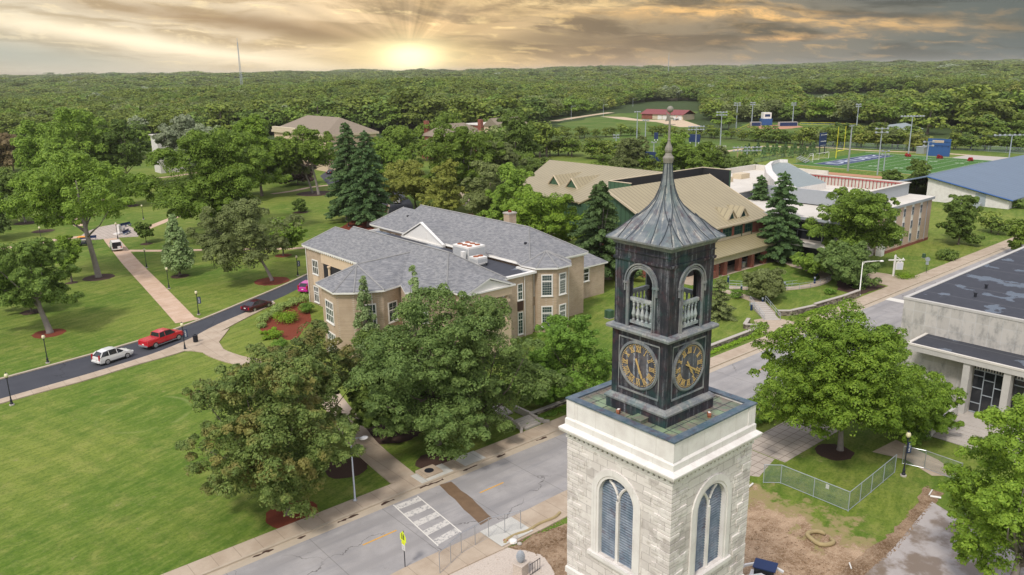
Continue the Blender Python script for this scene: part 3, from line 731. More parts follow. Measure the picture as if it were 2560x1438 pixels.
# far country: open ground, banks, tracks
def gnd(px, py): return at(px, py)
sheet('gravel_road', ribbon(smooth([gnd(1385,303),gnd(1440,294),gnd(1500,285),gnd(1560,277),gnd(1620,266)]), 3.6, 3.6), .02, MT['gravel_road'])
sheet('gravel_yard', [gnd(1500,291),gnd(1560,293),gnd(1600,299),gnd(1710,301),gnd(1760,318),gnd(1700,318),gnd(1640,305),gnd(1560,300)], .02, MT['gravel_road'])
sheet('far_meadow', wob([gnd(1395,310),gnd(1500,291),gnd(1620,270),gnd(1760,262),gnd(1720,300),gnd(1760,330),gnd(1600,345),gnd(1400,335)], 3, 20, 3), .010, MT['lush'])
sheet('practice_pitch', [gnd(1500,400),gnd(1510,345),gnd(1620,340),gnd(1740,350),gnd(1860,362),gnd(1830,400),gnd(1700,425),gnd(1560,420)], .012, MT['lush'])
strip('gravel_track', smooth([gnd(1755,395),gnd(1800,382),gnd(1860,372),gnd(1910,366),gnd(1990,368),gnd(2060,369),gnd(2180,377),gnd(2330,382),gnd(2460,391),gnd(2600,400)]), 1.6, 1.6, .014, MT['gravel_road'])
sheet('car_park', [gnd(2380,394),gnd(2420,388),gnd(2560,396),gnd(2640,402),gnd(2640,416),gnd(2560,410),gnd(2420,402)], .018, MT['conc'])
sheet('softball_infield', wob([gnd(1868,318),gnd(1900,312),gnd(1990,314),gnd(2010,318),gnd(1960,323),gnd(1890,322)], .8, 6, 3), .03, MT['clay'])
sheet('softball_field', wob([gnd(1830,322),gnd(1870,308),gnd(2010,308),gnd(2140,318),gnd(2150,330),gnd(2050,338),gnd(1960,350),gnd(1880,330)], 2, 12, 3), .016, MT['lush'])
sheet('running_track_verge', [gnd(1780,416),gnd(1880,424),gnd(2030,433),gnd(2200,447),gnd(2330,462),gnd(2330,457),gnd(2200,441),gnd(2030,427),gnd(1880,420)], .018, MT['clay'])
# football field
FX0, FX1, FY1 = 274.0, 319.0, 150.0
sheet('football_field', rect(FX0-7, FX1+7, 8, FY1+6), .02, MT['turf'])
sheet('end_zone_paint', rect(FX0, FX1, FY1-9.1, FY1), .03, MT['navy'])
lines = [rect(FX0-.1, FX0+.15, 12, FY1), rect(FX1-.15, FX1+.1, 12, FY1), rect(FX0, FX1, FY1, FY1+.3), rect(FX0-6.5,FX0-6.1,8,FY1+6), rect(FX1+6.1,FX1+6.8,8,FY1+6)]
for k in range(0, 27):
    y = FY1-9.1-k*4.57
    if y > 14: lines.append(rect(FX0, FX1, y-.09, y+.09))
    if k and k % 2 == 0 and y > 14:
        for xx in (FX0+7, FX1-10): lines.append(rect(xx, xx+1.1, y-1.5, y-.3)); lines.append(rect(xx, xx+1.1, y+.3, y+1.5))
for k in range(0, 120):
    y = FY1-10-k*.914*1.5
    if y > 14:
        for xx in (FX0+1, FX0+15, FX1-15, FX1-2): lines.append(rect(xx, xx+.6, y-.07, y+.07))
sheets('field_lines', lines, .04, plain('field_line_paint', (.42,.50,.36), .8, .1))
sheets('sideline_yellow', [rect(FX0-7.4, FX0-7.0, 8, FY1+6)], .04, MT['line_yellow'])

def text_mesh(name, txt, size, m, parent, mtx, extrude=.003, spacing=1.0):
    cu = bpy.data.curves.new(name, 'FONT'); cu.body = txt; cu.size = size; cu.align_x = 'CENTER'; cu.align_y = 'CENTER'; cu.extrude = extrude
    cu.offset = size*.012; cu.space_character = spacing
    tmp = bpy.data.objects.new('tmp_text', cu); C.objects.link(tmp)
    bpy.context.view_layer.update()
    me = bpy.data.meshes.new_from_object(tmp.evaluated_get(bpy.context.evaluated_depsgraph_get()))
    bpy.data.objects.remove(tmp); me.materials.clear(); me.materials.append(m)
    me.transform(mtx); o = bpy.data.objects.new(name, me); C.objects.link(o)
    if parent is not None: o.parent = parent
    return o
_t = text_mesh('end_zone_lettering', 'DRURY', 8.6, plain('white_field_paint', (.42,.46,.52), .8, .1), None,
    Matrix.Translation((297, FY1-4.5, .045)) @ Matrix.Diagonal((1.35,.82,1,1)), .0005, 1.05)
tag(_t, kind='structure')

# ------------------------------------------------------------------ the clock tower
TX, TY = 26.65, 21.10          # centre of the belfry
SX0, SX1, SY0, SY1 = 24.06, 29.80, 18.22, 24.32   # stone shaft
def arch_pts(w, spring, n=14):
    return [(w*math.cos(math.pi*k/n), spring+w*math.sin(math.pi*k/n)) for k in range(n+1)]     # right to left
def wall_arch(mb, fix, axis, c, half, z0, z1, w, sill, spring, t, sgn):
    """a wall slab with an arched opening. axis 'x': the wall lies in the plane x=fix, running along y"""
    def P(u, z, d):
        return (fix+sgn*d, c+u, z) if axis == 'x' else (c+u, fix+sgn*d, z)
    def quadslab(us):   # list of (u,z) corners
        vs = [P(u, z, 0) for u, z in us]+[P(u, z, -t) for u, z in us]; n = len(us)
        mb.add(vs, [tuple(range(n)), tuple(range(2*n-1, n-1, -1))]+[(i, n+i, n+(i+1) % n, (i+1) % n) for i in range(n)])
    quadslab([(-half,z0),(-w,z0),(-w,z1),(-half,z1)]); quadslab([(w,z0),(half,z0),(half,z1),(w,z1)])
    if sill > z0: quadslab([(-w,z0),(w,z0),(w,sill),(-w,sill)])
    ap = arch_pts(w, spring)
    for i in range(len(ap)-1):
        a, b = ap[i], ap[i+1]
        quadslab([(b[0],b[1]),(a[0],a[1]),(a[0],z1),(b[0],z1)])
def arch_ring(mb, fix, axis, c, w0, w1, zb, spring, d0, d1, sgn, base=True):
    def P(u, z, d): return (fix+sgn*d, c+u, z) if axis == 'x' else (c+u, fix+sgn*d, z)
    def q(us):
        vs = [P(u, z, d1) for u, z in us]+[P(u, z, d0) for u, z in us]; n = len(us)
        mb.add(vs, [tuple(range(n)), tuple(range(2*n-1, n-1, -1))]+[(i, n+i, n+(i+1) % n, (i+1) % n) for i in range(n)])
    A, B = arch_pts(w0, spring), arch_pts(w1, spring)
    for i in range(len(A)-1): q([A[i], A[i+1], B[i+1], B[i]])
    if zb < spring:
        q([(w0,zb),(w1,zb),(w1,spring),(w0,spring)]); q([(-w1,zb),(-w0,zb),(-w0,spring),(-w1,spring)])

def build_tower():
    O = (27.0, 21.2, 0)
    root = empty('clock_tower', O, 'tall white limestone clock tower with black copper belfry and flared spire', 'clock tower')
    mk = lambda: MB(O)
    zc = 17.85
    # shaft walls with arched openings on the four sides
    mb = mk(); wz0, wz1 = 12.62, 15.80
    cxx, cyy = 27.05, 21.27
    wall_arch(mb, SX0, 'x', cyy, cyy-SY0, 0, zc, 1.12, wz0, wz1, .55, -1)
    wall_arch(mb, SX1, 'x', cyy, cyy-SY0, 0, zc, 1.12, wz0, wz1, .55, 1)
    wall_arch(mb, SY0, 'y', (SX0+SX1)/2, (SX1-SX0)/2-.551, 0, zc, 1.10, wz0, wz1, .55, -1)
    wall_arch(mb, SY1, 'y', (SX0+SX1)/2, (SX1-SX0)/2-.551, 0, zc, 1.10, wz0, wz1, .55, 1)
    mb.build('shaft', MT['limestone'], root)
    cxx = (SX0+SX1)/2
    # rusticated quoins of uneven length
    QS = {(a, b): mk() for a in (SX0, SX1) for b in (SY0, SY1)}; r = random.Random(4); z = 0.02; k = 0
    while z < zc-.1:
        h = .395; z2 = min(z+h-.025, zc-.02)
        for X, dx in ((SX0, 1), (SX1, -1)):
            for Y, dy in ((SY0, 1), (SY1, -1)):
                q = QS[(X, Y)]
                la, lb = (.95, .55) if k % 2 else (.55, .95); la += r.uniform(-.12,.16); lb += r.uniform(-.12,.16); o = .035+r.uniform(0,.02)
                xa, xb = sorted((X-dx*o, X+dx*la)); ya, yb = sorted((Y-dy*o, Y+dy*.3)); q.box(xa, xb, ya, yb, z, z2)
                xa, xb = sorted((X-dx*(o-.004), X+dx*.3)); ya, yb = sorted((Y-dy*(o-.004), Y+dy*lb)); q.box(xa, xb, ya, yb, z+.003, z2-.003)
        q = QS[(SX0, SY0)]
        for _ in range(3):
            v = r.uniform(-2.6, 2.2); l = r.uniform(.4,.8)
            if not (abs(v) < 1.5 or abs(v+l) < 1.5): q.box(SX0-.018-r.uniform(0,.012), SX0+.05, cyy+v, cyy+v+l, z, z2)
            v = r.uniform(-2.5, 2.0)
            if not (abs(v) < 1.5 or abs(v+l) < 1.5): q.box(cxx+v, cxx+v+l, SY0-.018-r.uniform(0,.012), SY0+.05, z, z2)
        z += h; k += 1
    for q in QS.values(): q.build('quoin_stones', MT['limestone'], root, bevel=.02)
    # belfry windows: frame, tracery, louvres
    for fix, ax, c, sg in ((SX0,'x',cyy,-1),(SY0,'y',cxx,-1),(SX1,'x',cyy,1),(SY1,'y',cxx,1)):
        f = mk()
        arch_ring(f, fix, ax, c, 1.16, 1.46, wz0-.02, wz1, -.05, .07, sg); arch_ring(f, fix, ax, c, 1.03, 1.16, wz0-.02, wz1, -.28, .035, sg)
        def P(u, z, d): return (fix+sg*d, c+u, z) if ax == 'x' else (c+u, fix+sg*d, z)
        # sill
        for (u0,u1,z0,z1,d0,d1) in ((-1.62,1.62,wz0-.22,wz0-.03,-.3,.16),(-1.5,1.5,wz0-.34,wz0-.222,-.1,.09)):
            a, b = P(u0,z0,d0), P(u1,z1,d1); f.box(min(a[0],b[0]),max(a[0],b[0]),min(a[1],b[1]),max(a[1],b[1]),z0,z1)
        # centre mullion and two curving bars forming lancets
        a, b = P(-.075,wz0-.03,-.30), P(.075,wz1-.15,-.08); f.box(min(a[0],b[0]),max(a[0],b[0]),min(a[1],b[1]),max(a[1],b[1]),wz0-.03,wz1-.1)
        for s in (-1, 1):
            pts = [P(s*(0.0+.80*(1-math.cos(t))), wz1-.2+.98*math.sin(t)*1.02, -.18) for t in [j*math.pi/2*.80/8 for j in range(9)]]
            f.tube(pts, .072, 6)
        win = f.build('arched_window', MT['trim'], root)
        l = mk(); zz = wz0+.0
        while zz < wz1+1.0:
            hw = 1.05 if zz < wz1 else math.sqrt(max(.01, 1.05**2-(zz-wz1)**2))
            a, b, cc, d = P(-hw,zz,-.18), P(hw,zz,-.18), P(hw,zz+.075,-.30), P(-hw,zz+.075,-.30)
            l.slab([a,b,cc,d] if (ax=='x')==(sg<0) else [d,cc,b,a], .03); zz += .135
        l.build('louvres', MT['louvre'], win)
        d = mk(); a, b = P(-1.12,wz0,-.50), P(1.12,wz1+1.12,-.47); d.box(min(a[0],b[0]),max(a[0],b[0]),min(a[1],b[1]),max(a[1],b[1]),wz0,wz1+1.1)
        d.build('window_back', MT['dark'], win)
    # entablature: frieze band, dentils, cornice, parapet
    def ring(mb, x0,x1,y0,y1,z0,X0,X1,Y0,Y1,z1): mb.frus(x0,x1,y0,y1,z0,X0,X1,Y0,Y1,z1)
    def lev(mb, o0, z0, o1, z1): mb.frus(SX0-o0,SX1+o0,SY0-o0,SY1+o0,z0,SX0-o1,SX1+o1,SY0-o1,SY1+o1,z1)
    c = mk(); lev(c,.03,17.72,.03,17.86); lev(c,.09,17.86,.10,17.96); lev(c,.02,17.96,.02,18.12)
    lev(c,.16,18.12,.22,18.20); lev(c,.30,18.20,.34,18.32); lev(c,.34,18.32,.34,18.38); lev(c,.34,18.38,.14,18.52)
    c.build('cornice', MT['trim'], root)
    zs = z_at(1413, SX0, SY1); c = mk(); lev(c,.10,zs-.34,.10,zs-.06); lev(c,.10,zs-.06,.02,zs+.05); c.build('string_course', MT['trim'], root)
    dn = mk()
    n = 21
    for i in range(n):
        for (a0, a1, fixed) in ((SY0-.02, SY1+.02, 'x'), (SX0-.02, SX1+.02, 'y')):
            L = (a1-a0)/n; u = a0+(i+.22)*L
            if fixed == 'x':
                dn.box(SX0-.15, SX0-.01, u, u+L*.56, 17.98, 18.115); dn.box(SX1+.01, SX1+.15, u, u+L*.56, 17.98, 18.115)
            else:
                dn.box(u, u+L*.56, SY0-.15, SY0-.01, 17.98, 18.115); dn.box(u, u+L*.56, SY1+.01, SY1+.15, 17.98, 18.115)
    dn.build('dentils', MT['trim'], root)
    p = mk(); lev(p,.12,18.52,.12,18.80); lev(p,.12,18.80,.04,18.90)
    # parapet upstand as four walls so the deck lies inside
    t = .30; X0,X1,Y0,Y1 = SX0-.04,SX1+.04,SY0-.04,SY1+.04
    for b_ in ((X0,X1,Y0,Y0+t),(X0,X1,Y1-t,Y1),(X0,X0+t,Y0+t,Y1-t),(X1-t,X1,Y0+t,Y1-t)): p.box(*b_, 18.90, 19.78)
    for (a,b,c1,d1) in ((X0-.03,X0+.5,Y0-.03,Y0+.2),(X0-.031,X0+.2,Y0-.029,Y0+.5),(X0-.03,X0+.2,Y1-.5,Y1+.03),(X1-.5,X1+.03,Y0-.03,Y0+.2)): p.box(a,b,c1,d1,18.905,19.775)
    p.build('parapet', MT['trim'], root)
    k = mk(); e = .07
    for b_ in ((X0-e,X1+e,Y0-e,Y0+t+.02),(X0-e,X1+e,Y1-t-.02,Y1+e),(X0-e,X0+t+.02,Y0+t+.02,Y1-t-.02),(X1-t-.02,X1+e,Y0+t+.02,Y1-t-.02)): k.box(*b_, 19.78, 19.85)
    k.build('coping', MT['copper_blue'], root)
    d = mk(); d.box(X0+t,X1-t,Y0+t,Y1-t,19.2,19.70); d.build('deck', MT['copper_green'], root)
    sm = mk()
    for i in range(1, 8):
        x = X0+t+i*(X1-X0-2*t)/8; sm.box(x-.012,x+.012,Y0+t,Y1-t,19.70,19.708)
        y = Y0+t+i*(Y1-Y0-2*t)/8; sm.box(X0+t,X1-t,y-.012,y+.012,19.708,19.716)
    sm.build('deck_seams', MT['copper_seam'], root)
    h = mk(); h.obox(24.75, 20.6, 19.70, 19.88, .62, .55); h.obox(24.75,20.6,19.88,19.92,.68,.6); h.build('roof_hatch', MT['copper_green'], root, bevel=.015)
    for x, y, rz in ((24.62,21.75,.3),(27.3,18.85,.9)):
        f = mk(); f.obox(x,y,19.70,19.76,.16,.12,rz); f.tube([(x,y,19.75),(x,y,19.84)],.03,6)
        f.obox(x,y,19.80,19.93,.2,.14,rz); fl = f.build('floodlight', MT['rust'], root)
        f = mk(); f.obox(x,y,19.931,19.937,.15,.1,rz); f.build('lens', MT['lampwhite'], fl)
    # ---- copper stages
    def sq(mb, h0, z0, h1, z1, hy0=None, hy1=None): mb.frus(TX-h0,TX+h0,TY-h0,TY+h0,z0,TX-h1,TX+h1,TY-h1,TY+h1,z1)
    b = mk(); sq(b,1.70,19.70,1.70,20.18); b.build('plinth', MT['copper_dark'], root)
    b = mk(); sq(b,1.76,20.18,1.78,20.27); sq(b,1.74,20.27,1.70,20.36); sq(b,1.66,20.36,1.60,20.44); b.build('plinth_moulding', MT['copper_edge'], root)
    cs = mk(); sq(cs,1.50,20.44,1.50,23.42)
    # raised corner strips and panel rails round each dial
    for sx in (-1,1):
        for sy in (-1,1): 
            x, y = TX+sx*1.36, TY+sy*1.36; cs.box(x-.175,x+.175,y-.175,y+.175,20.44,23.42)
    cs.build('clock_stage', MT['copper_dark'], root)
    rl = mk()
    for s in (-1,1):
        for (zz,hh) in ((20.72,.075),(23.14,.06)):
            rl.box(TX+s*1.515-.03,TX+s*1.515+.03,TY-1.15,TY+1.15,zz,zz+hh); rl.box(TX-1.15,TX+1.15,TY+s*1.515-.03,TY+s*1.515+.03,zz,zz+hh)
        for u in (-1,1):
            rl.box(TX+s*1.515-.025,TX+s*1.515+.025,TY+u*1.13-.02,TY+u*1.13+.02,20.72,23.2); rl.box(TX+u*1.13-.02,TX+u*1.13+.02,TY+s*1.515-.025,TY+s*1.515+.025,20.72,23.2)
    rl.build('panel_rails', MT['copper_edge'], root)
    # dials
    def stroke(mb, P, u0, z0, u1, z1, w, d0, d1):
        dx, dz = u1-u0, z1-z0; l = math.hypot(dx, dz); nx, nz = -dz/l*w/2, dx/l*w/2
        us = [(u0+nx,z0+nz),(u0-nx,z0-nz),(u1-nx,z1-nz),(u1+nx,z1+nz)]
        vs = [P(u,z,d1) for u,z in us]+[P(u,z,d0) for u,z in us]
        mb.add(vs, [(0,1,2,3),(7,6,5,4),(0,4,5,1),(1,5,6,2),(2,6,7,3),(3,7,4,0)])
    NUM = ['XII','I','II','III','IIII','V','VI','VII','VIII','IX','X','XI']
    for fix, ax, sg, flip, minute, hour in ((TX-1.5,'x',-1,-1,25.6,5.3),(TY-1.5,'y',-1,1,20.0,4.9),(TX+1.5,'x',1,1,20,4.9),(TY+1.5,'y',1,-1,20,4.9)):
        zc_ = 22.05; rr = 1.0
        def P(u, z, d): return (fix+sg*d, TY+flip*u, z) if ax == 'x' else (TX+flip*u, fix+sg*d, z)
        dm = mk(); n = 40
        vs = [P(rr*math.cos(2*math.pi*k/n), zc_+rr*math.sin(2*math.pi*k/n), .03) for k in range(n)]; vs += [P(rr*math.cos(2*math.pi*k/n), zc_+rr*math.sin(2*math.pi*k/n), -.02) for k in range(n)]
        dm.add(vs, [tuple(range(n))]+[(k,(k+1)%n,n+(k+1)%n,n+k) for k in range(n)])
        dial = dm.build('clock_dial', MT['dial'], root)
        rg = mk()
        for r0, r1, dd in ((1.0,1.07,.09),(1.07,1.12,.05)):
            A = [P(r0*math.cos(2*math.pi*k/n), zc_+r0*math.sin(2*math.pi*k/n), dd) for k in range(n)]; B = [P(r1*math.cos(2*math.pi*k/n), zc_+r1*math.sin(2*math.pi*k/n), dd) for k in range(n)]
            A2 = [P(r0*math.cos(2*math.pi*k/n), zc_+r0*math.sin(2*math.pi*k/n), -.02) for k in range(n)]; B2 = [P(r1*math.cos(2*math.pi*k/n), zc_+r1*math.sin(2*math.pi*k/n), -.02) for k in range(n)]
            fs = []
            for k in range(n):
                j = (k+1) % n; fs += [(k,j,n+j,n+k),(2*n+k,2*n+j,j,k),(n+k,n+j,3*n+j,3*n+k)]
            rg.add(A+B+A2+B2, fs)
        rg.build('dial_rim', MT['copper_edge'], dial)
        nm = mk()
        for h in range(12):
            th = math.radians(30*h); cu, cz = math.sin(th), math.cos(th)      # outward direction; clockwise
            tu, tz = cz, -cu
            s = NUM[h]; wid = {'I':.055,'V':.13,'X':.13}
            tot = sum(wid[ch]+.012 for ch in s); x = -tot/2
            def Q(a, rad): return (cu*rad+tu*a, zc_+cz*rad+tz*a)
            r0, r1 = .62, .86
            for ch in s:
                w = wid[ch]; m_ = x+w/2
                if ch == 'I': stroke(nm,P,*Q(m_,r0),*Q(m_,r1),.027,.028,.05)
                elif ch == 'V': stroke(nm,P,*Q(m_,r0),*Q(x,r1),.036,.028,.05); stroke(nm,P,*Q(m_,r0),*Q(x+w,r1),.024,.028,.052)
                else: stroke(nm,P,*Q(x+w,r0),*Q(x,r1),.036,.028,.05); stroke(nm,P,*Q(x,r0),*Q(x+w,r1),.024,.028,.052)
                x += w+.012
            stroke(nm,P,*Q(-tot/2-.01,r1),*Q(tot/2+.0,r1),.022,.028,.051); stroke(nm,P,*Q(-tot/2-.01,r0),*Q(tot/2+.0,r0),.022,.028,.051)
        for mnt in range(60):
            th = math.radians(6*mnt); cu, cz = math.sin(th), math.cos(th)
            stroke(nm,P,cu*.905,zc_+cz*.905,cu*.955,zc_+cz*.955,.032 if mnt % 5 else .045,.028,.046)
        nm.build('numerals', MT['gold'], dial)
        for nme, frac, ln, w, dd in (('minute_hand',minute/60,.88,.06,.075),('hour_hand',hour/12,.58,.085,.062)):
            hm = mk(); th = 2*math.pi*frac; cu, cz = math.sin(th), math.cos(th)
            stroke(hm,P,-cu*.32,zc_-cz*.32,cu*ln*.55,zc_+cz*ln*.55,w,dd,dd+.012); stroke(hm,P,cu*ln*.5,zc_+cz*ln*.5,cu*ln,zc_+cz*ln,w*.55,dd,dd+.012)
            stroke(hm,P,cu*ln*.42,zc_+cz*ln*.42,cu*ln*.62,zc_+cz*ln*.62,w*1.5,dd-.002,dd+.010)
            hm.build(nme, MT['gold'], dial)
    lg = mk(); sq(lg,1.56,23.42,1.60,23.50); sq(lg,1.74,23.50,1.76,23.60); sq(lg,1.76,23.60,1.72,23.67); sq(lg,1.56,23.67,1.54,23.72); lg.build('ledge', MT['copper_edge'], root)
    # belfry with four arches
    bf = mk(); hb = 1.49
    for fix, ax, sg in ((TX-hb,'x',-1),(TX+hb,'x',1),(TY-hb,'y',-1),(TY+hb,'y',1)):
        c0 = TY if ax == 'x' else TX
        wall_arch(bf, fix, ax, c0, hb if ax == 'x' else hb-.241, 23.72, 26.80, .64, 23.72, 25.72, .24, sg)
    bf.build('belfry', MT['copper_dark'], root)
    ar = mk()
    for fix, ax, sg in ((TX-hb,'x',-1),(TX+hb,'x',1),(TY-hb,'y',-1),(TY+hb,'y',1)):
        c0 = TY if ax == 'x' else TX
        arch_ring(ar, fix, ax, c0, .65, .72, 23.73, 25.72, -.20, .075, sg); arch_ring(ar, fix, ax, c0, .745, .80, 23.73, 25.72, -.01, .05, sg); arch_ring(ar, fix, ax, c0, .835, .90, 25.3, 25.72, -.01, .085, sg)
        for s in (-1,1):    # little impost blocks
            u = c0+s*.79
            if ax == 'x': ar.box(fix+sg*.03-.06,fix+sg*.03+.06,u-.15,u+.15,25.62,25.72)
            else: ar.box(u-.15,u+.15,fix+sg*.03-.06,fix+sg*.03+.06,25.62,25.72)
    ar.build('arch_mouldings', MT['copper_edge'], root)
    fl = mk(); sq(fl,1.24,23.68,1.24,23.76); fl.build('belfry_floor', MT['copper_edge'], root)
    for fix, ax, sg in ((TX-hb,'x',-1),(TY-hb,'y',-1),(TX+hb,'x',1),(TY+hb,'y',1)):
        c0 = TY if ax == 'x' else TX; D = fix-sg*.12
        bl = mk()
        def B(u0,u1,d,z0,z1):
            if ax == 'x': bl.box(D-d,D+d,c0+u0,c0+u1,z0,z1)
            else: bl.box(c0+u0,c0+u1,D-d,D+d,z0,z1)
        B(-.645,.645,.075,24.90,25.02); B(-.645,.645,.06,24.86,24.90); B(-.645,.645,.07,23.86,23.98)
        for i in range(5):
            u = -.48+i*.24; x, y = (D, c0+u) if ax == 'x' else (c0+u, D)
            bl.lathe(x, y, [(.07,0),(.07,.06),(.04,.10),(.075,.2),(.10,.30),(.075,.42),(.035,.60),(.055,.72),(.045,.78),(.07,.82),(.07,.88)], 8, 23.98)
        bl.build('balustrade', MT['copper_pale'], root)
    en = mk(); sq(en,1.53,26.60,1.53,26.64); sq(en,1.56,26.64,1.56,26.74); sq(en,1.50,26.74,1.50,27.30); sq(en,1.54,27.02,1.54,27.06); en.build('frieze', MT['copper_dark'], root)
    ev = mk(); sq(ev,1.53,27.30,1.58,27.40); sq(ev,1.58,27.40,1.72,27.52); sq(ev,1.80,27.52,1.81,27.60); ev.build('eaves', MT['copper_edge'], root)
    # flared roof: square in plan, each side kicking out at the middle of the corner
    prof = [(27.60,1.80),(27.72,1.66),(27.92,1.42),(28.24,1.13),(28.55,.86),(28.87,.635),(29.18,.455),(29.49,.335),(29.78,.255),(30.04,.20),(30.42,.165),(30.70,.15)]
    rf = mk(); n = 8
    ring_ = []
    for z, h in prof:
        chf = h*.45*max(0, min(1, (z-28.3)/.7))    # corners bevel towards the neck
        ring_.append([(TX+sx, TY+sy, z) for sx, sy in ((-h+chf,-h),(h-chf,-h),(h,-h+chf),(h,h-chf),(h-chf,h),(-h+chf,h),(-h,h-chf),(-h,-h+chf))])
    for i in range(len(ring_)-1):
        for k in range(8):
            a, b_ = ring_[i][k], ring_[i][(k+1)%8]; c2, d2 = ring_[i+1][(k+1)%8], ring_[i+1][k]
            rf.poly(a,b_,c2,d2)
    roof = rf.build('spire_roof', MT['copper_roof'], root)
    sm = mk()
    for k in range(8): sm.tube([Vector(ring_[i][k])+Vector((0,0,.012)) for i in range(1,len(prof))], .022, 5)
    for ax in (0,1):
        for s in (-1,1):
            for u in (-.36,.36):
                pts = []
                for z, h in prof[:-3]:
                    p_ = [TX, TY, z+.008]; p_[ax] += s*h; p_[1-ax] += u*h*1.0; pts.append(p_)
                sm.tube(pts, .018, 5)
    for sx in (-1,1):
        for sy in (-1,1):   # triangular corner kicks
            z1, h1 = prof[4]; z0, h0 = prof[0]
            for e1, e2 in ((.62,1),(1,.62)):
                pts = []
                for t_ in range(6):
                    t2 = t_/5; hh = np.interp(z0+(z1-z0)*t2, [p[0] for p in prof], [p[1] for p in prof])
                    kk = 1-.38*(1-t2)
                    ex = hh*(kk if e1 < 1 else 1); ey = hh*(kk if e2 < 1 else 1); pts.append((TX+sx*ex, TY+sy*ey, z0+(z1-z0)*t2+.02))
                sm.tube(pts, .02, 5)
            sm.tube([(TX+sx*np.interp(z, [p[0] for p in prof], [p[1] for p in prof])*1.0, TY+sy*np.interp(z, [p[0] for p in prof], [p[1] for p in prof])*1.0, z+.015) for z in (27.62,27.8,28.0,28.2)], .018, 5)
    sm.build('roof_seams', MT['copper_seam'], roof)
    fn = mk()
    fn.lathe(TX, TY, [(.17,30.68),(.20,30.70),(.22,30.80),(.235,30.86),(.235,30.92),(.17,30.99),(.14,31.06),(.12,31.10),(.15,31.16),(.165,31.24),(.15,31.33),(.09,31.46),(.06,31.56),(.055,31.62),(.07,31.64),(.05,31.68),(.045,32.1),(.04,32.3),(.04,32.5),(.02,32.54),(.018,32.78)], 8)
    fin = fn.build('finial', MT['copper_finial'], root, smooth=False)
    bl = mk(); 
    bl.lathe(TX, TY, [(.001,-.14),(.06,-.125),(.10,-.095),(.13,-.05),(.14,0),(.13,.05),(.10,.095),(.06,.125),(.001,.14)], 16, 32.88)
    bl.build('finial_ball', MT['copper_finial'], fin, smooth=True)
    vn = mk(); 
    for dx, dy in ((sp,-cp),(cp,sp)): vn.tube([(TX-dx*.24,TY-dy*.24,32.27),(TX+dx*.24,TY+dy*.24,32.27)], .014, 5)
    vn.build('compass_arms', MT['copper_finial'], fin)
    vn = mk(); dx, dy = sp, -cp
    W_ = lambda u, z: (TX+dx*u, TY+dy*u, z)
    vn.slab([W_(-.02,32.42),W_(-.20,32.40),W_(-.14,32.52),(W_(-.13,32.66)),W_(-.18,32.80),W_(-.09,32.70),W_(-.03,32.66)], .0)
    vn.v = [(v[0]+.012*cp*(1 if i < 7 else -1), v[1]+.012*sp*(1 if i < 7 else -1), v[2]) for i, v in enumerate(vn.v)]
    b0 = len(vn.v); pts = [W_(.02,32.50),W_(.12,32.47),W_(.18,32.52),W_(.12,32.55),W_(.02,32.56)]
    vn.add([(p[0]+.012*cp,p[1]+.012*sp,p[2]) for p in pts]+[(p[0]-.012*cp,p[1]-.012*sp,p[2]) for p in pts], [tuple(range(5)),tuple(range(9,4,-1))]+[(i,5+i,5+(i+1)%5,(i+1)%5) for i in range(5)])
    vn.build('weather_vane', MT['copper_finial'], fin)
build_tower()

# ------------------------------------------------------------------ buildings
def window(root, cx, cy, z0, z1, w, ang, nx=3, nz=6, transom=.68, frame=.13, glass='glass', fm='white', off=(0,0,0), sill=True, name='window', mun=.02, depth=.05):
    """a framed window in a wall whose outward normal points along ang"""
    nx_, ny_ = math.cos(ang), math.sin(ang); tx, ty = -ny_, nx_
    def bx(mb, u0, u1, za, zb, d0, d1):
        P = [(cx+tx*u+nx_*d, cy+ty*u+ny_*d) for u, d in ((u0,d0),(u1,d0),(u1,d1),(u0,d1))]; mb.prism(P, za, zb)
    f = MB(off); h = w/2
    bx(f,-h,h,z1-frame,z1,.0,depth+.03); bx(f,-h,h,z0,z0+frame*.8,.0,depth+.03); bx(f,-h,-h+frame,z0+frame*.8,z1-frame,0,depth+.03); bx(f,h-frame,h,z0+frame*.8,z1-frame,0,depth+.03)
    if sill: bx(f,-h-.06,h+.06,z0-.10,z0-.001,0,.16)
    iz0, iz1 = z0+frame*.8, z1-frame
    if transom:
        zt = iz0+(iz1-iz0)*transom; bx(f,-h+frame,h-frame,zt-.07,zt+.07,.0,depth+.025)
    if mun:
        for i in range(1, nx):
            u = -h+frame+(w-2*frame)*i/nx; bx(f,u-mun/2,u+mun/2,iz0,iz1,0.0,depth)
        for i in range(1, nz):
            z = iz0+(iz1-iz0)*i/nz; bx(f,-h+frame,h-frame,z-mun/2,z+mun/2,0.0,depth-.003)
    o = f.build(name, MT[fm], root)
    g = MB(off); bx(g,-h+frame*.5,h-frame*.5,z0+.05,z1-.05,-.12,.022); g.build('pane', MT[glass], o)
    return o

def fascia(mb, poly, z0, z1): mb.prism(poly, z0, z1)

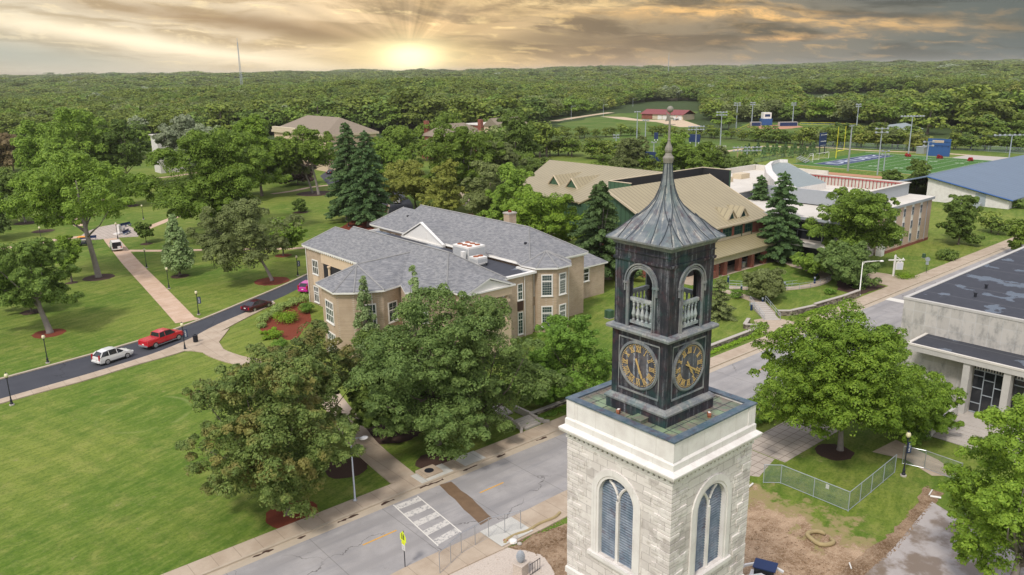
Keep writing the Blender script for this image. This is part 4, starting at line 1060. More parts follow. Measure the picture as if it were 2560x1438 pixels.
def build_hall():
    """the tan brick hall with two hipped wings joined by a flat roof"""
    O = (65., 95., 0)
    root = empty('brick_hall', O, 'tan brick two storey hall with grey shingled hipped roofs and white window frames', 'building')
    ZE = 8.9
    mb = MB(O)
    mb.box(53.4, 62.0, 75.0, 111.8, 0, ZE-.02)
    bayf = [(53.5,94.4),(44.1,88.8),(43.5,83.9),(45.1,82.5),(48.3,81.0),(51.2,81.7),(49.9,78.2),(53.5,77.0)]
    mb.prism(bayf, 0, ZE-.021)
    mb.box(62.001, 69.3, 76.6, 116.0, 0, 8.45)
    mb.box(62.001, 68.35, 76.1, 76.6, 0, 8.45)
    mb.box(70.0, 80.3, 78.2, 119.2, 0, ZE-.02)
    octf = [(70.01,81.0),(68.95,78.6),(69.15,76.0),(71.25,74.45),(73.5,74.5),(74.9,76.0),(75.6,78.6),(75.6,81)]
    mb.prism(octf, 0, ZE-.022)
    mb.build('wall', MT['brick_tan'], root)
    # front entrance block on the street side
    pb = MB(O)
    pb.box(54.6, 61.6, 72.6, 75.0, 0, 4.3)
    for x in (55.0, 57.2, 59.2, 61.2): pb.lathe(x, 72.95, [(.30,0),(.30,.2),(.24,.25),(.22,3.0),(.30,3.15),(.3,3.4)], 10, 4.3)
    pb.box(54.6, 61.7, 72.5, 75.0, 7.65, 8.72)
    pb.box(54.7, 61.5, 72.6, 74.99, 6.7, 7.0)
    pb.build('portico', MT['cream'], root)
    # lower right annexe
    an = MB(O); an.box(80.301, 90.2, 83.3, 100.0, -.5, 5.0); an.build('annexe_wall', MT['brick_tan'], root)
    # white eaves
    e = MB(O)
    A = [(53.0,74.3),(62.5,74.3),(62.5,112.2),(53.0,112.2)]
    Bp = [(53.1,95.2),(43.6,89.3),(43.0,83.7),(44.9,82.0),(48.2,80.5),(51.0,81.2),(49.4,77.8),(53.1,76.6)]
    Cp = [(69.5,77.8),(80.8,77.8),(80.8,119.7),(69.5,119.7)]
    Dp = [(69.6,81.0),(68.5,78.5),(68.8,75.8),(71.1,74.0),(73.7,74.05),(75.2,75.7),(76.0,77.9),(76,81)]
    for P_, dz in ((A,0),(Bp,.004),(Cp,0),(Dp,.004)): e.prism(P_, ZE-dz, ZE+.22-dz)
    for P_, dz in ((A,0),(Cp,0)): # lower moulding
        c0 = (sum(p[0] for p in P_)/4, sum(p[1] for p in P_)/4)
        e.prism([(p[0]+(.22 if p[0]<c0[0] else -.22), p[1]+(.22 if p[1]<c0[1] else -.22)) for p in P_], ZE-.22, ZE-.001)
    e.prism([(80.2,82.9),(90.6,82.9),(90.6,100.3),(80.2,100.3)], 4.98, 5.2)
    e.box(62.3, 68.9, 75.8, 76.35, 8.45, 8.75); e.box(68.4, 68.8, 76.35, 79.5, 8.45, 8.75)
    # small dentils under the left eave
    for k in range(58): y = 75.0+k*.64; e.box(52.98, 53.2, y, y+.26, ZE-.16, ZE-.005)
    e.build('eaves', MT['white'], root)
    # roofs
    zr = ZE+.225
    def hip(mb, x0,x1,y0,y1, rx, ry0, ry1, zt, z2=None, ry2=None):
        a,b,c,d = (x0,y0,zr),(x1,y0,zr),(x1,y1,zr),(x0,y1,zr); r0, r1 = (rx,ry0,zt),(rx,ry1,zt)
        mb.poly(a,b,r0)
        if z2 is None:
            mb.poly(b,c,r1,r0); mb.poly(c,d,r1); mb.poly(d,a,r0,r1)
        else:
            s0, s1 = (rx, ry1+1.4, z2), (rx, ry2, z2)
            mb.poly(b,(x1,ry1+1.4,zr),r1,r0); mb.poly((x1,ry1+1.4,zr),s0,r1)
            mb.poly((x1,ry1+1.4,zr),c,s1,s0); mb.poly(c,d,s1); mb.poly(d,(x0,ry1+1.4,zr),s0,s1); mb.poly((x0,ry1+1.4,zr),r1,s0)
            mb.poly((x0,ry1+1.4,zr),a,r0,r1)
    rf = MB(O)
    hip(rf, 53.0,62.5,74.3,112.2, 57.75, 80.2, 104.2, 12.35, 11.5, 109.9)
    zb = ZE+.215
    pk = (48.3,87.0,11.15); rd = (56.3,87.0,11.45); B3 = [(p[0],p[1],zb) for p in Bp]
    rf.poly(B3[1],B3[0],rd,pk) if False else None
    rf.poly(B3[0],B3[1],pk); rf.poly(B3[0],pk,rd); rf.poly(B3[1],B3[2],pk); rf.poly(B3[2],B3[3],pk); rf.poly(B3[3],B3[4],pk)
    rf.poly(B3[4],B3[5],rd,pk) ; rf.poly(B3[5],B3[6],(55.0,79.5,10.5)); rf.poly(B3[6],B3[7],(55.0,79.5,10.5)); rf.poly(B3[5],(55.0,79.5,10.5),rd)
    r1 = rf.build('roof', MT['shingle'], root)
    r2_ = MB(O)
    hip(r2_, 69.5,80.8,77.8,119.7, 75.15, 84.3, 112.0, 12.65, 11.7, 117.2)
    D3 = [(p[0],p[1],zb) for p in Dp]; pk2 = (72.6,78.0,10.55); rd2 = (73.2,84.2,11.3)
    r2_.poly(D3[0],D3[1],pk2,rd2)
    for i in range(1,6): r2_.poly(D3[i],D3[i+1],pk2)
    r2_.poly(D3[6],D3[7],rd2,pk2)
    r2_.build('roof', MT['shingle'], root)
    r3 = MB(O)
    za = 5.2
    r3.poly((80.2,82.9,za),(90.6,82.9,za),(88.9,93.5,7.75)); r3.poly((90.6,82.9,za),(90.6,100.3,za),(88.9,93.5,7.75)); r3.poly((90.6,100.3,za),(80.2,100.3,za),(88.9,93.5,7.75)); r3.poly((80.2,100.3,za),(80.2,82.9,za),(88.9,93.5,7.75))
    r3.build('roof', MT['shingle'], root)
    # hip and ridge caps
    cp_ = MB(O); up = .03
    def cap(*pts): cp_.tube([(p[0],p[1],p[2]+up) for p in pts], .10, 4)
    cap((57.75,80.2,12.35),(57.75,104.2,12.35)); cap((53,74.3,zr),(57.75,80.2,12.35),(62.5,74.3,zr)); cap((53,112.2,zr),(57.75,109.9,11.5)); cap((62.5,112.2,zr),(57.75,109.9,11.5),(57.75,105.6,11.5),(57.75,104.2,12.35))
    cap(B3[2],pk); cap(B3[3],pk); cap(B3[1],pk); cap(B3[0],pk,rd); cap(B3[4],pk)
    cap((75.15,84.3,12.65),(75.15,112.0,12.65)); cap((69.5,77.8,zr),(75.15,84.3,12.65),(80.8,77.8,zr)); cap((69.5,119.7,zr),(75.15,117.2,11.7))
    for i in range(1,7): cap(D3[i],pk2)
    cp_.build('ridge_caps', MT['shingle_cap'], root)
    # street pediment
    pd = MB(O)
    y0, xa, xb, za_, zt = 72.25, 54.3, 61.9, 8.72, 10.1; xm = (xa+xb)/2
    pd.add([(xa,y0+.25,za_),(xb,y0+.25,za_),(xm,y0+.25,zt),(xa,y0+.45,za_),(xb,y0+.45,za_),(xm,y0+.45,zt)], [(0,1,2),(5,4,3),(0,3,4,1)])
    for (p, q) in (((xa-.2,za_-.05),(xm,zt+.12)),((xm,zt+.12),(xb+.2,za_-.05))):
        l = math.hypot(q[0]-p[0],q[1]-p[1]); nz = .2
        pd.add([(p[0],y0,p[1]),(q[0],y0,q[1]),(q[0],y0,q[1]+nz),(p[0],y0,p[1]+nz),(p[0],y0+.6,p[1]),(q[0],y0+.6,q[1]),(q[0],y0+.6,q[1]+nz),(p[0],y0+.6,p[1]+nz)],
            [(0,1,2,3),(7,6,5,4),(0,4,5,1),(3,2,6,7),(0,3,7,4),(1,5,6,2)])
    pd.box(xa-.25, xb+.25, y0-.01, y0+2.7, za_+.0, za_+.18)
    pd.build('pediment', MT['white'], root)
    pr = MB(O)
    pr.poly((xa-.25,y0+.0,za_+.15),(xm,y0,zt+.33),(xm,79.6,zt+.33),(xa-.25,75.3,za_+.35)); pr.poly((xb+.25,y0,za_+.15),(xb+.25,75.3,za_+.35),(xm,79.6,zt+.33),(xm,y0,zt+.33))
    pr.build('portico_roof', MT['shingle'], root)
    # white gable rising over the flat roof on the rear wing
    gp = MB(O); xg = 69.2
    yA, yB, yM, zg0, zg1 = 97.6, 108.4, 103.2, 8.75, 11.35
    gp.add([(xg,yA,zg0),(xg,yM,zg1),(xg,yB,zg0),(xg+.25,yA,zg0),(xg+.25,yM,zg1),(xg+.25,yB,zg0)], [(0,1,2),(5,4,3),(0,3,4,1),(1,4,5,2),(2,5,3,0)])
    for p, q in (((yA-.3,zg0),(yM,zg1+.14)),((yM,zg1+.14),(yB+.3,zg0))):
        gp.add([(xg-.22,p[0],p[1]),(xg-.22,q[0],q[1]),(xg-.22,q[0],q[1]+.2),(xg-.22,p[0],p[1]+.2),(xg+.3,p[0],p[1]),(xg+.3,q[0],q[1]),(xg+.3,q[0],q[1]+.2),(xg+.3,p[0],p[1]+.2)], [(3,2,1,0),(4,5,6,7),(0,1,5,4),(3,7,6,2),(0,4,7,3),(1,2,6,5)])
    gp.box(xg-.25,xg+.3,yA-.35,yB+.35,zg0-.3,zg0-.01); gp.obox(xg-.02,102.0,9.2,10.15,.06,.35)
    gp.build('gable', MT['white'], root)
    gr = MB(O); gr.poly((xg+.2,yM,zg1+.3),(xg+.2,yA-.3,zg0+.2),(71.5,yA-.3,10.2),(73.5,yM,zg1+.3)); gr.poly((xg+.2,yM,zg1+.3),(73.5,yM,zg1+.3),(71.5,yB+.3,10.2),(xg+.2,yB+.3,zg0+.2))
    gr.build('gable_roof', MT['shingle'], root)
    # flat roof
    fr = MB(O); fr.box(62.3, 69.25, 76.4, 116.2, 8.451, 8.52)
    flat = fr.build('flat_roof', MT['blackroof'], root)
    fr = MB(O); fr.box(62.5,62.6,76.5,80,8.52,8.8); fr.box(69.3,69.5,80,97,8.8,8.9); fr.box(62.6,69.2,115.9,116.2,8.52,8.85); fr.box(65,67.6,98.5,101.5,8.52,8.62); fr.build('flashing', MT['white'], root)
    for x, y in ((65.4,84.2),(66.6,83.6),(64.8,82.6)):
        v = MB(O); v.lathe(x,y,[(.12,0),(.12,.25),(.2,.28),(.2,.36)],8,8.52); v.build('roof_vent', MT['black'], root)
    v = MB(O); v.lathe(63.6,103.5,[(.16,0),(.16,.4),(.28,.45),(.28,.6)],8,8.52); v.build('roof_vent', MT['white'], root)
    v = MB(O); v.lathe(72.4,82.0,[(.22,0),(.2,.25)],8,10.95); v.build('roof_vent', MT['black'], root)
    v = MB(O); v.lathe(72.6,112.2,[(.22,0),(.2,.25)],8,10.95); v.build('roof_vent', MT['black'], root)
    # chimney
    x, y = on_y(1292, 566, 91.5)[0], 91.5
    ch = MB(O); ch.box(76.6,78.0,90.4,91.7,10.8,13.55); cho = ch.build('chimney', MT['brick_tan'], root)
    ch = MB(O); ch.box(76.5,78.1,90.3,91.8,13.551,13.75); ch.build('chimney_cap', MT['conc'], cho)
    ch = MB(O); ch.lathe(77.3,91.05,[(.3,0),(.26,.3)],8,13.75); ch.build('chimney_pot', MT['mulch'], cho)
    # windows, street front of the linking block (wall y=76.1)
    A_ = -math.pi/2
    for x, w in ((63.55,.82),(66.15,.95)):
        window(root, x, 76.1, 5.2, 7.45, w, A_, 2, 4, .5, .12, off=O); window(root, x, 76.1, .45, 3.55, w, A_, 2, 6, .66, .12, off=O)
        p = MB(O); p.box(x-w/2,x+w/2,76.0,76.1,3.75,5.0); p.build('spandrel_panel', MT['cream'] if x < 65 else MT['mulch_dark'], root)
    for z0, z1 in ((4.4,6.6),(.9,2.6)): window(root, 61.85+.35, 76.09, z0, z1, .5, A_, 2, 4, .6, .1, off=O)
    # octagonal bay windows
    for i in (1,2,3):
        p, q = octf[i], octf[i+1]; mx, my = (p[0]+q[0])/2, (p[1]+q[1])/2; ang = math.atan2(my-79.3, mx-72.4); L = math.hypot(q[0]-p[0],q[1]-p[1])
        ang = math.atan2(q[0]-p[0], -(q[1]-p[1])) + math.pi if False else math.atan2(-(q[0]-p[0]), (q[1]-p[1]))
        if math.cos(ang)*(mx-72.4)+math.sin(ang)*(my-79.0) < 0: ang += math.pi
        for z0, z1 in ((5.15,8.15),(.6,3.75)): window(root, mx, my, z0, z1, L*.60, ang, 5, 8, .70, .16, off=O)
    # annexe window
    window(root, 85.6, 83.3, 2.75, 5.0-.15, 2.2, A_, 2, 3, .62, .15, 'glass_dark', off=O)
    # left facade (x=53.4)
    L_ = math.pi
    window(root, 53.4, 108.9, 4.9, 7.2, 1.9, L_, 3, 2, .0, .16, 'glass_dark', off=O, mun=.11)
    window(root, 53.4, 109.2, .4, 3.0, 1.6, L_, 3, 2, .66, .16, 'glass_dark', off=O, mun=.11)
    p = MB(O); p.box(53.32,53.4,108.0,109.8,3.15,4.7)
    p.box(53.25,53.4,96.0,106.6,7.15,8.6); p.build('stone_panels', MT['cream'], root)
    rc = MB(O); rc.box(53.30,53.41,97.0,106.1,4.6,7.14); rc.build('loggia_recess', MT['dark'], root)
    col = MB(O)
    for y in (103.9, 99.6): col.lathe(53.1, y, [(.28,0),(.28,.15),(.2,.2),(.18,2.1),(.28,2.3),(.3,2.5)], 10, 4.6)
    col.box(52.7,53.4,96.5,106.4,4.35,4.599); col.build('loggia_columns', MT['cream'], root)
    # bay wing windows
    def facewin(p, q, z0, z1, w, nx, nz, tr, **k):
        mx, my = (p[0]+q[0])/2, (p[1]+q[1])/2; ang = math.atan2(-(q[0]-p[0]), (q[1]-p[1]))
        if math.cos(ang)*(mx-52)+math.sin(ang)*(my-86) < 0: ang += math.pi
        return window(root, mx, my, z0, z1, w, ang, nx, nz, tr, .15, off=O, **k)
    facewin(bayf[0], bayf[1], 4.9, 7.4, 2.4, 3, 3, .6, mun=.1); facewin(bayf[1], bayf[2], 4.6, 7.4, 2.6, 4, 3, .66, mun=.1)
    facewin(bayf[3], bayf[4], 4.4, 7.4, 1.7, 2, 4, .6); facewin(bayf[1], bayf[2], .6, 3.3, 2.6, 4, 3, .66, mun=.1); facewin(bayf[4], bayf[5], 4.6, 7.2, 1.6, 2, 4, .6)
    facewin(bayf[6], bayf[7], 4.8, 7.2, 1.4, 2, 4, .6)
    # rear wing left wall
    for y, z0, z1 in ((115.6,6.6,8.3),(112.9,6.6,8.3),(110.2,6.6,8.3)): window(root, 70.0, y, z0, z1, 1.2, L_, 3, 4, .0, .15, 'glass_dark', off=O)
    # downpipes
    for x, y in ((53.25,111.5),(66.9,76.0),(74.95,75.9),(47.0,81.5)): d = MB(O); d.tube([(x,y,0),(x,y,8.8)], .05, 6); d.build('downpipe', MT['white'], root)
    # plant on the flat roof: things of their own
    def cooler(name, label, x0,x1,y0,y1,z0,z1, fans, cat='air conditioner'):
        c = ((x0+x1)/2,(y0+y1)/2,z0); r = empty(name, c, label, cat); m = MB(c); m.box(x0,x1,y0,y1,z0+.15,z1); m.box(x0+.1,x1-.1,y0+.1,y1-.1,z0,z0+.15); m.build('casing', MT['white'], r, bevel=.02)
        g = MB(c)
        n = int((y1-y0)/.18)
        for k in range(n): y = y0+.08+k*(y1-y0-.1)/n; g.box(x0-.02,x0,y,y+.09,z0+.4,z1-.25); 
        n = int((x1-x0)/.18)
        for k in range(n): x = x0+.08+k*(x1-x0-.1)/n; g.box(x,x+.09,y0-.02,y0,z0+.4,z1-.25)
        g.build('grille', MT['grey'], r)
        for fx, fy in fans:
            f = MB(c); f.lathe(fx, fy, [(.40,0),(.40,.1),(.32,.1),(.32,.02)], 14, z1); f.build('fan', MT['bark'] if fx*10%2 < 1 else MT['rust'], r)
    cooler('rooftop_chiller', 'large cream rooftop cooling unit with six fans on the black flat roof', 65.5,68.5,86.2,89.9,8.52,10.75, [(66.3,87.0),(67.7,87.0),(66.3,88.1),(67.7,88.1),(66.3,89.2),(67.7,89.2)])
    cooler('rooftop_condenser', 'small cream and grey rooftop condenser beside the large cooling unit', 65.2,67.0,83.9,85.7,8.6,9.7, [(65.7,84.8),(66.5,84.8)])
    c = (64.9,86.6,8.52); r = empty('control_cabinet', c, 'narrow white control cabinet with pipes standing beside the large cooling unit', 'electrical box'); m = MB(c); m.box(64.6,65.1,86.3,86.9,8.9,10.3); m.build('cabinet', MT['white'], r, bevel=.02)
    m = MB(c)
    for k in range(3): m.tube([(64.7+.15*k,86.4,8.52),(64.7+.15*k,86.4,8.9)], .03, 6)
    m.build('pipes', MT['steel'], r)
build_hall()

def gable_dormer(mb, face, frame_, x, ybase, w, zb, zt, ridge_back, yf):
    pass

def build_center():
    """long tan metal roofed building with green siding and a brick arcade"""
    O = (118., 88., 0)
    root = empty('metal_roofed_centre', O, 'large building with tan standing seam roofs, green siding and a red brick arcade', 'building')
    X0, X1, YF, YR = 102.5, 131.0, 80.5, 93.9; ZE, ZR = 8.0, 14.3
    w = MB(O); w.box(X0,X1,YF,YR+5,0,4.8); w.build('lower_wall', MT['brick_red'], root)
    w = MB(O); w.box(X0+.002,X1-.002,YF+.002,YR+5,4.8,5.4); w.box(X0+.001,X1-.001,YF+.001,YF+.5,7.0,ZE-.02)
    w.build('upper_wall', MT['stucco'], root)
    w = MB(O); w.box(X0+.01,X1-.01,YF+.06,YR+5,5.4,7.0); w.build('window_band_back', MT['dark'], root)
    # piers between the upper windows
    p = MB(O); pr = MB(O)
    for x in (102.7,106.3,109.9,113.4,116.9,120.4,123.6): pr.box(x-.02,x+.62,YF-.06,YF+.05,5.4,7.1)
    pr.box(125.6+1.2,130.9,YF-.05,YF+.05,5.1,7.0); pr.build('brick_piers', MT['brick_red'], root)
    for x in (103.3,106.92,110.5,114.0,117.5,121.0,124.2):
        xc = x+1.4; window(root, xc, YF+.0, 5.42, 6.98, 2.75 if x < 124 else 2.4, -math.pi/2, 3, 2, .0, .09, 'glass', 'green_panel', off=O, sill=False, mun=.06)
    for x in (112.9,123.4,126.5): dp = MB(O); dp.box(x-.06,x+.06,YF-.14,YF-.06,4.9,7.9); dp.build('downpipe', MT['green_panel'], root)
    # main roof
    r = MB(O)
    e0, e1 = (X0-.6, YF-.7, ZE-.25), (X1+.5, YF-.7, ZE-.25)
    r.slab([e0, e1, (X1+.5,YR,ZR), (X0-.6,YR,ZR)], .22)
    roof = r.build('roof', MT['tan_metal'], root)
    r = MB(O); r.slab([(X0-.6,YR,ZR),(X1+.5,YR,ZR),(X1+.5,YR+7,ZR-3.2),(X0-.6,YR+7,ZR-3.2)], .2); r.build('roof', MT['tan_metal'], root)
    # rakes
    f = MB(O)
    for x in (X0-.75, X1+.5):
        f.add([(x,YF-.8,ZE-.62),(x+.16,YF-.8,ZE-.62),(x+.16,YR,ZR-.30),(x,YR,ZR-.30),(x,YF-.8,ZE-.18),(x+.16,YF-.8,ZE-.18),(x+.16,YR,ZR+.05),(x,YR,ZR+.05)], [(0,3,2,1),(4,5,6,7),(0,1,5,4),(1,2,6,5),(2,3,7,6),(3,0,4,7)])
    f.box(X0-.6,X1+.5,YF-.84,YF-.7,ZE-.55,ZE-.24)
    f.build('fascia', MT['stucco'], root)
    # green gable end wall
    g = MB(O); 
    for x, s in ((X0,-1),(X1-.01,1)):
        g.add([(x,YF,5.0 if s<0 else 7.9),(x,YR+5,5.0 if s<0 else 7.9),(x,YR+5,ZR-2.6),(x,YR,ZR-.25),(x,YF,ZE-.25)], [(0,1,2,3,4) if s > 0 else (4,3,2,1,0)])
    g.build('gable_wall', MT['green_panel'], root)
    # plant screen behind the ridge
    s = MB(O); sx0,sx1,sy0,sy1,sz = 108.5,137.2,93.92,99.6,14.65
    for b in ((sx0,sx1,sy1-.25,sy1),(sx0,sx0+.25,sy0+.3,sy1-.25),(sx1-.25,sx1,sy0-1.2,sy1-.25)): s.box(*b, 9.0, sz)
    s.build('plant_screen', MT['green_panel'], root)
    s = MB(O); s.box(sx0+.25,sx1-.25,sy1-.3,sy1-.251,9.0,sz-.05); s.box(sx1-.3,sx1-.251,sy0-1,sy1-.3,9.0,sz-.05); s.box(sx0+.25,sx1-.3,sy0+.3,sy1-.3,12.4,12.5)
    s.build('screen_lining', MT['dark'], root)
    s = MB(O); s.box(sx0-.08,sx1+.08,sy1-.3,sy1+.08,sz,sz+.1); s.box(sx0-.08,sx0+.3,sy0+.2,sy1-.3,sz,sz+.1); s.box(sx1-.3,sx1+.08,sy0-1.3,sy1-.3,sz,sz+.1); s.build('screen_coping', MT['stucco'], root)
    # arcade with lean-to roof
    c = MB(O); c.box(X0+8.0, X1+.4, 76.9, 77.5, 2.35, 3.55); c.box(X1-.1,X1+.4,77.5,YF,2.35,3.55); c.build('arcade_beam', MT['stucco'], root)
    for x in (111.3,113.7,118.0,121.9,125.9,130.3):
        c = MB(O); c.obox(x, 77.2, .02, 2.35, .85, .85); c.build('arcade_pier', MT['brick_red'], root)
    c = MB(O); c.slab([(X0+6.5,76.3,3.62),(X1+.7,76.3,3.62),(X1+.7,YF-.01,4.95),(X0+6.5,YF-.01,4.95)], .14); c.build('canopy_roof', MT['olive_metal'], root)
    c = MB(O); c.box(X0+6.5,X1+.7,76.15,76.3,3.42,3.66); c.build('gutter', MT['olive_metal'], root)
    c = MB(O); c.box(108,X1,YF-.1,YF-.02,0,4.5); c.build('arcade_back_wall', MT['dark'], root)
    c = MB(O); c.box(109.2,110.9,76.7,78.4,0,1.2); c.build('pier_base', MT['brick_red'], root)
    # dormers on the front slope
    def dormer(xc, w, zb, zt, kind):
        yb = YF-.7+(zb-(ZE-.25))/(ZR-ZE+.25)*(YR-YF+.7)
        yt = YF-.7+(zt-(ZE-.25))/(ZR-ZE+.25)*(YR-YF+.7)
        yf = yb-.35
        d = MB(O); d.slab([(xc-w-.25,yf-.2,zb-.15),(xc,yf-.2,zt+.12),(xc,yt,zt+.12),(xc-w-.25,yb+.15,zb-.05)], .12); d.slab([(xc,yf-.2,zt+.12),(xc+w+.25,yf-.2,zb-.15),(xc+w+.25,yb+.15,zb-.05),(xc,yt,zt+.12)], .12)
        do = d.build('dormer', MT['tan_metal_y'], root)
        d = MB(O); d.add([(xc-w,yf,zb-.5),(xc+w,yf,zb-.5),(xc+w,yf,zb),(xc,yf,zt),(xc-w,yf,zb)], [(0,1,2,3,4)]); d.build('dormer_face', MT['stucco'] if kind else MT['green_panel'], do)
        d = MB(O)
        for s_ in (-1,1):
            a, b_ = (xc+s_*(w+.25), zb-.2), (xc, zt+.06)
            d.add([(a[0],yf-.24,a[1]-.22),(b_[0],yf-.24,b_[1]-.22),(b_[0],yf-.24,b_[1]+.05),(a[0],yf-.24,a[1]+.05),(a[0],yf-.05,a[1]-.22),(b_[0],yf-.05,b_[1]-.22),(b_[0],yf-.05,b_[1]+.05),(a[0],yf-.05,a[1]+.05)],
                [(0,1,2,3),(7,6,5,4),(0,4,5,1),(3,2,6,7),(0,3,7,4),(1,5,6,2)])
        d.build('dormer_trim', MT['stucco'], do)
        if kind:
            d = MB(O); d.add([(xc-w*.55,yf-.02,zb-.3),(xc+w*.55,yf-.02,zb-.3),(xc,yf-.02,zt-.45)], [(0,1,2)]); d.build('dormer_glass', MT['glass'], do)
    dormer(121.0, 1.35, 8.5, 10.0, 1); dormer(124.6, 1.35, 8.5, 10.0, 1); dormer(109.9, 1.5, 8.3, 10.3, 1)
    # west hall with the broad low roof
    kx, ZK, sl = 139.5, 12.5, .22
    def plane(px, py):      # where a sight line meets the roof slope
        lo, hi = 4.0, 13.0
        for _ in range(50):
            m = (lo+hi)/2; q = at(px, py, m)
            if m > ZK-sl*(kx-q[0]): hi = m
            else: lo = m
        return (q[0], q[1], m)
    P1 = (kx, at(1389.8,397.8,ZK)[1], ZK); P2 = (kx, at(1655,434.5,ZK)[1], ZK); P3 = plane(1455.5,507.4); P4 = plane(1346,431)
    P5 = plane(1283,476)
    w2 = MB(O); w2.slab([P3, P2, P1, P5], .25); w2.build('west_roof', MT['tan_metal_y'], root)
    w2 = MB(O); w2.slab([P2,(160,P2[1],8),(160,P1[1],8),P1], .2); w2.build('west_roof', MT['tan_metal_y'], root)
    w2 = MB(O); w2.prism([(P3[0]+.6,P3[1]+.3),(139,P2[1]+.3),(139,P1[1]-.6),(P5[0]+.8,P5[1]-.6)], 0, min(P3[2],P5[2])-.28); w2.build('west_wall', MT['green_panel'], root)
    w2 = MB(O); w2.add([P3,P2,(P2[0],P2[1],0),(P3[0],P3[1],0)], [(0,1,2,3)]); w2.box(112,139,99.7,109.9,0,9.0); w2.build('west_gable', MT['green_panel'], root)
    t = MB(O)
    t.tube([(P3[0],P3[1],P3[2]-.1),(P2[0],P2[1],P2[2]-.1)], .16, 4); t.build('west_trim', MT['stucco'], root)
    # the two dormers of the west roof face left
    for (px, py) in ((1432,468),(1388,460)):
        q = plane(px, py); xx, yy, zz = q; hw, ht = 2.0, 2.0
        d = MB(O); b = (xx+.36/.36*0+ht/sl, yy, zz+ht)
        d.slab([(xx-.5,yy-hw,zz-.2),(xx+.8,yy-hw,zz+.1),(xx+ht/sl,yy,zz+ht),(xx-.5,yy,zz+ht)], .1); d.slab([(xx-.5,yy,zz+ht),(xx+ht/sl,yy,zz+ht),(xx+.8,yy+hw,zz+.1),(xx-.5,yy+hw,zz-.2)], .1)
        do = d.build('dormer', MT['tan_metal'], root)
        d = MB(O); d.add([(xx-.3,yy-hw+.2,zz-.2),(xx-.3,yy+hw-.2,zz-.2),(xx-.3,yy,zz+ht-.1)], [(0,2,1)]); d.build('dormer_face', MT['green_panel'], do)
        d = MB(O)
        for s_ in (-1,1): d.tube([(xx-.5,yy+s_*hw,zz-.25),(xx-.5,yy,zz+ht-.02)], .16, 4)
        d.build('dormer_trim', MT['stucco'], do)
    # lower lean-to near the gable
    l = MB(O); l.slab([(97.5,90.5,6.0),(101.8,84.0,5.0),(102.4,86.5,6.3),(100.5,93.5,7.4)], .2); l.build('porch_roof', MT['stucco'], root)
build_center()

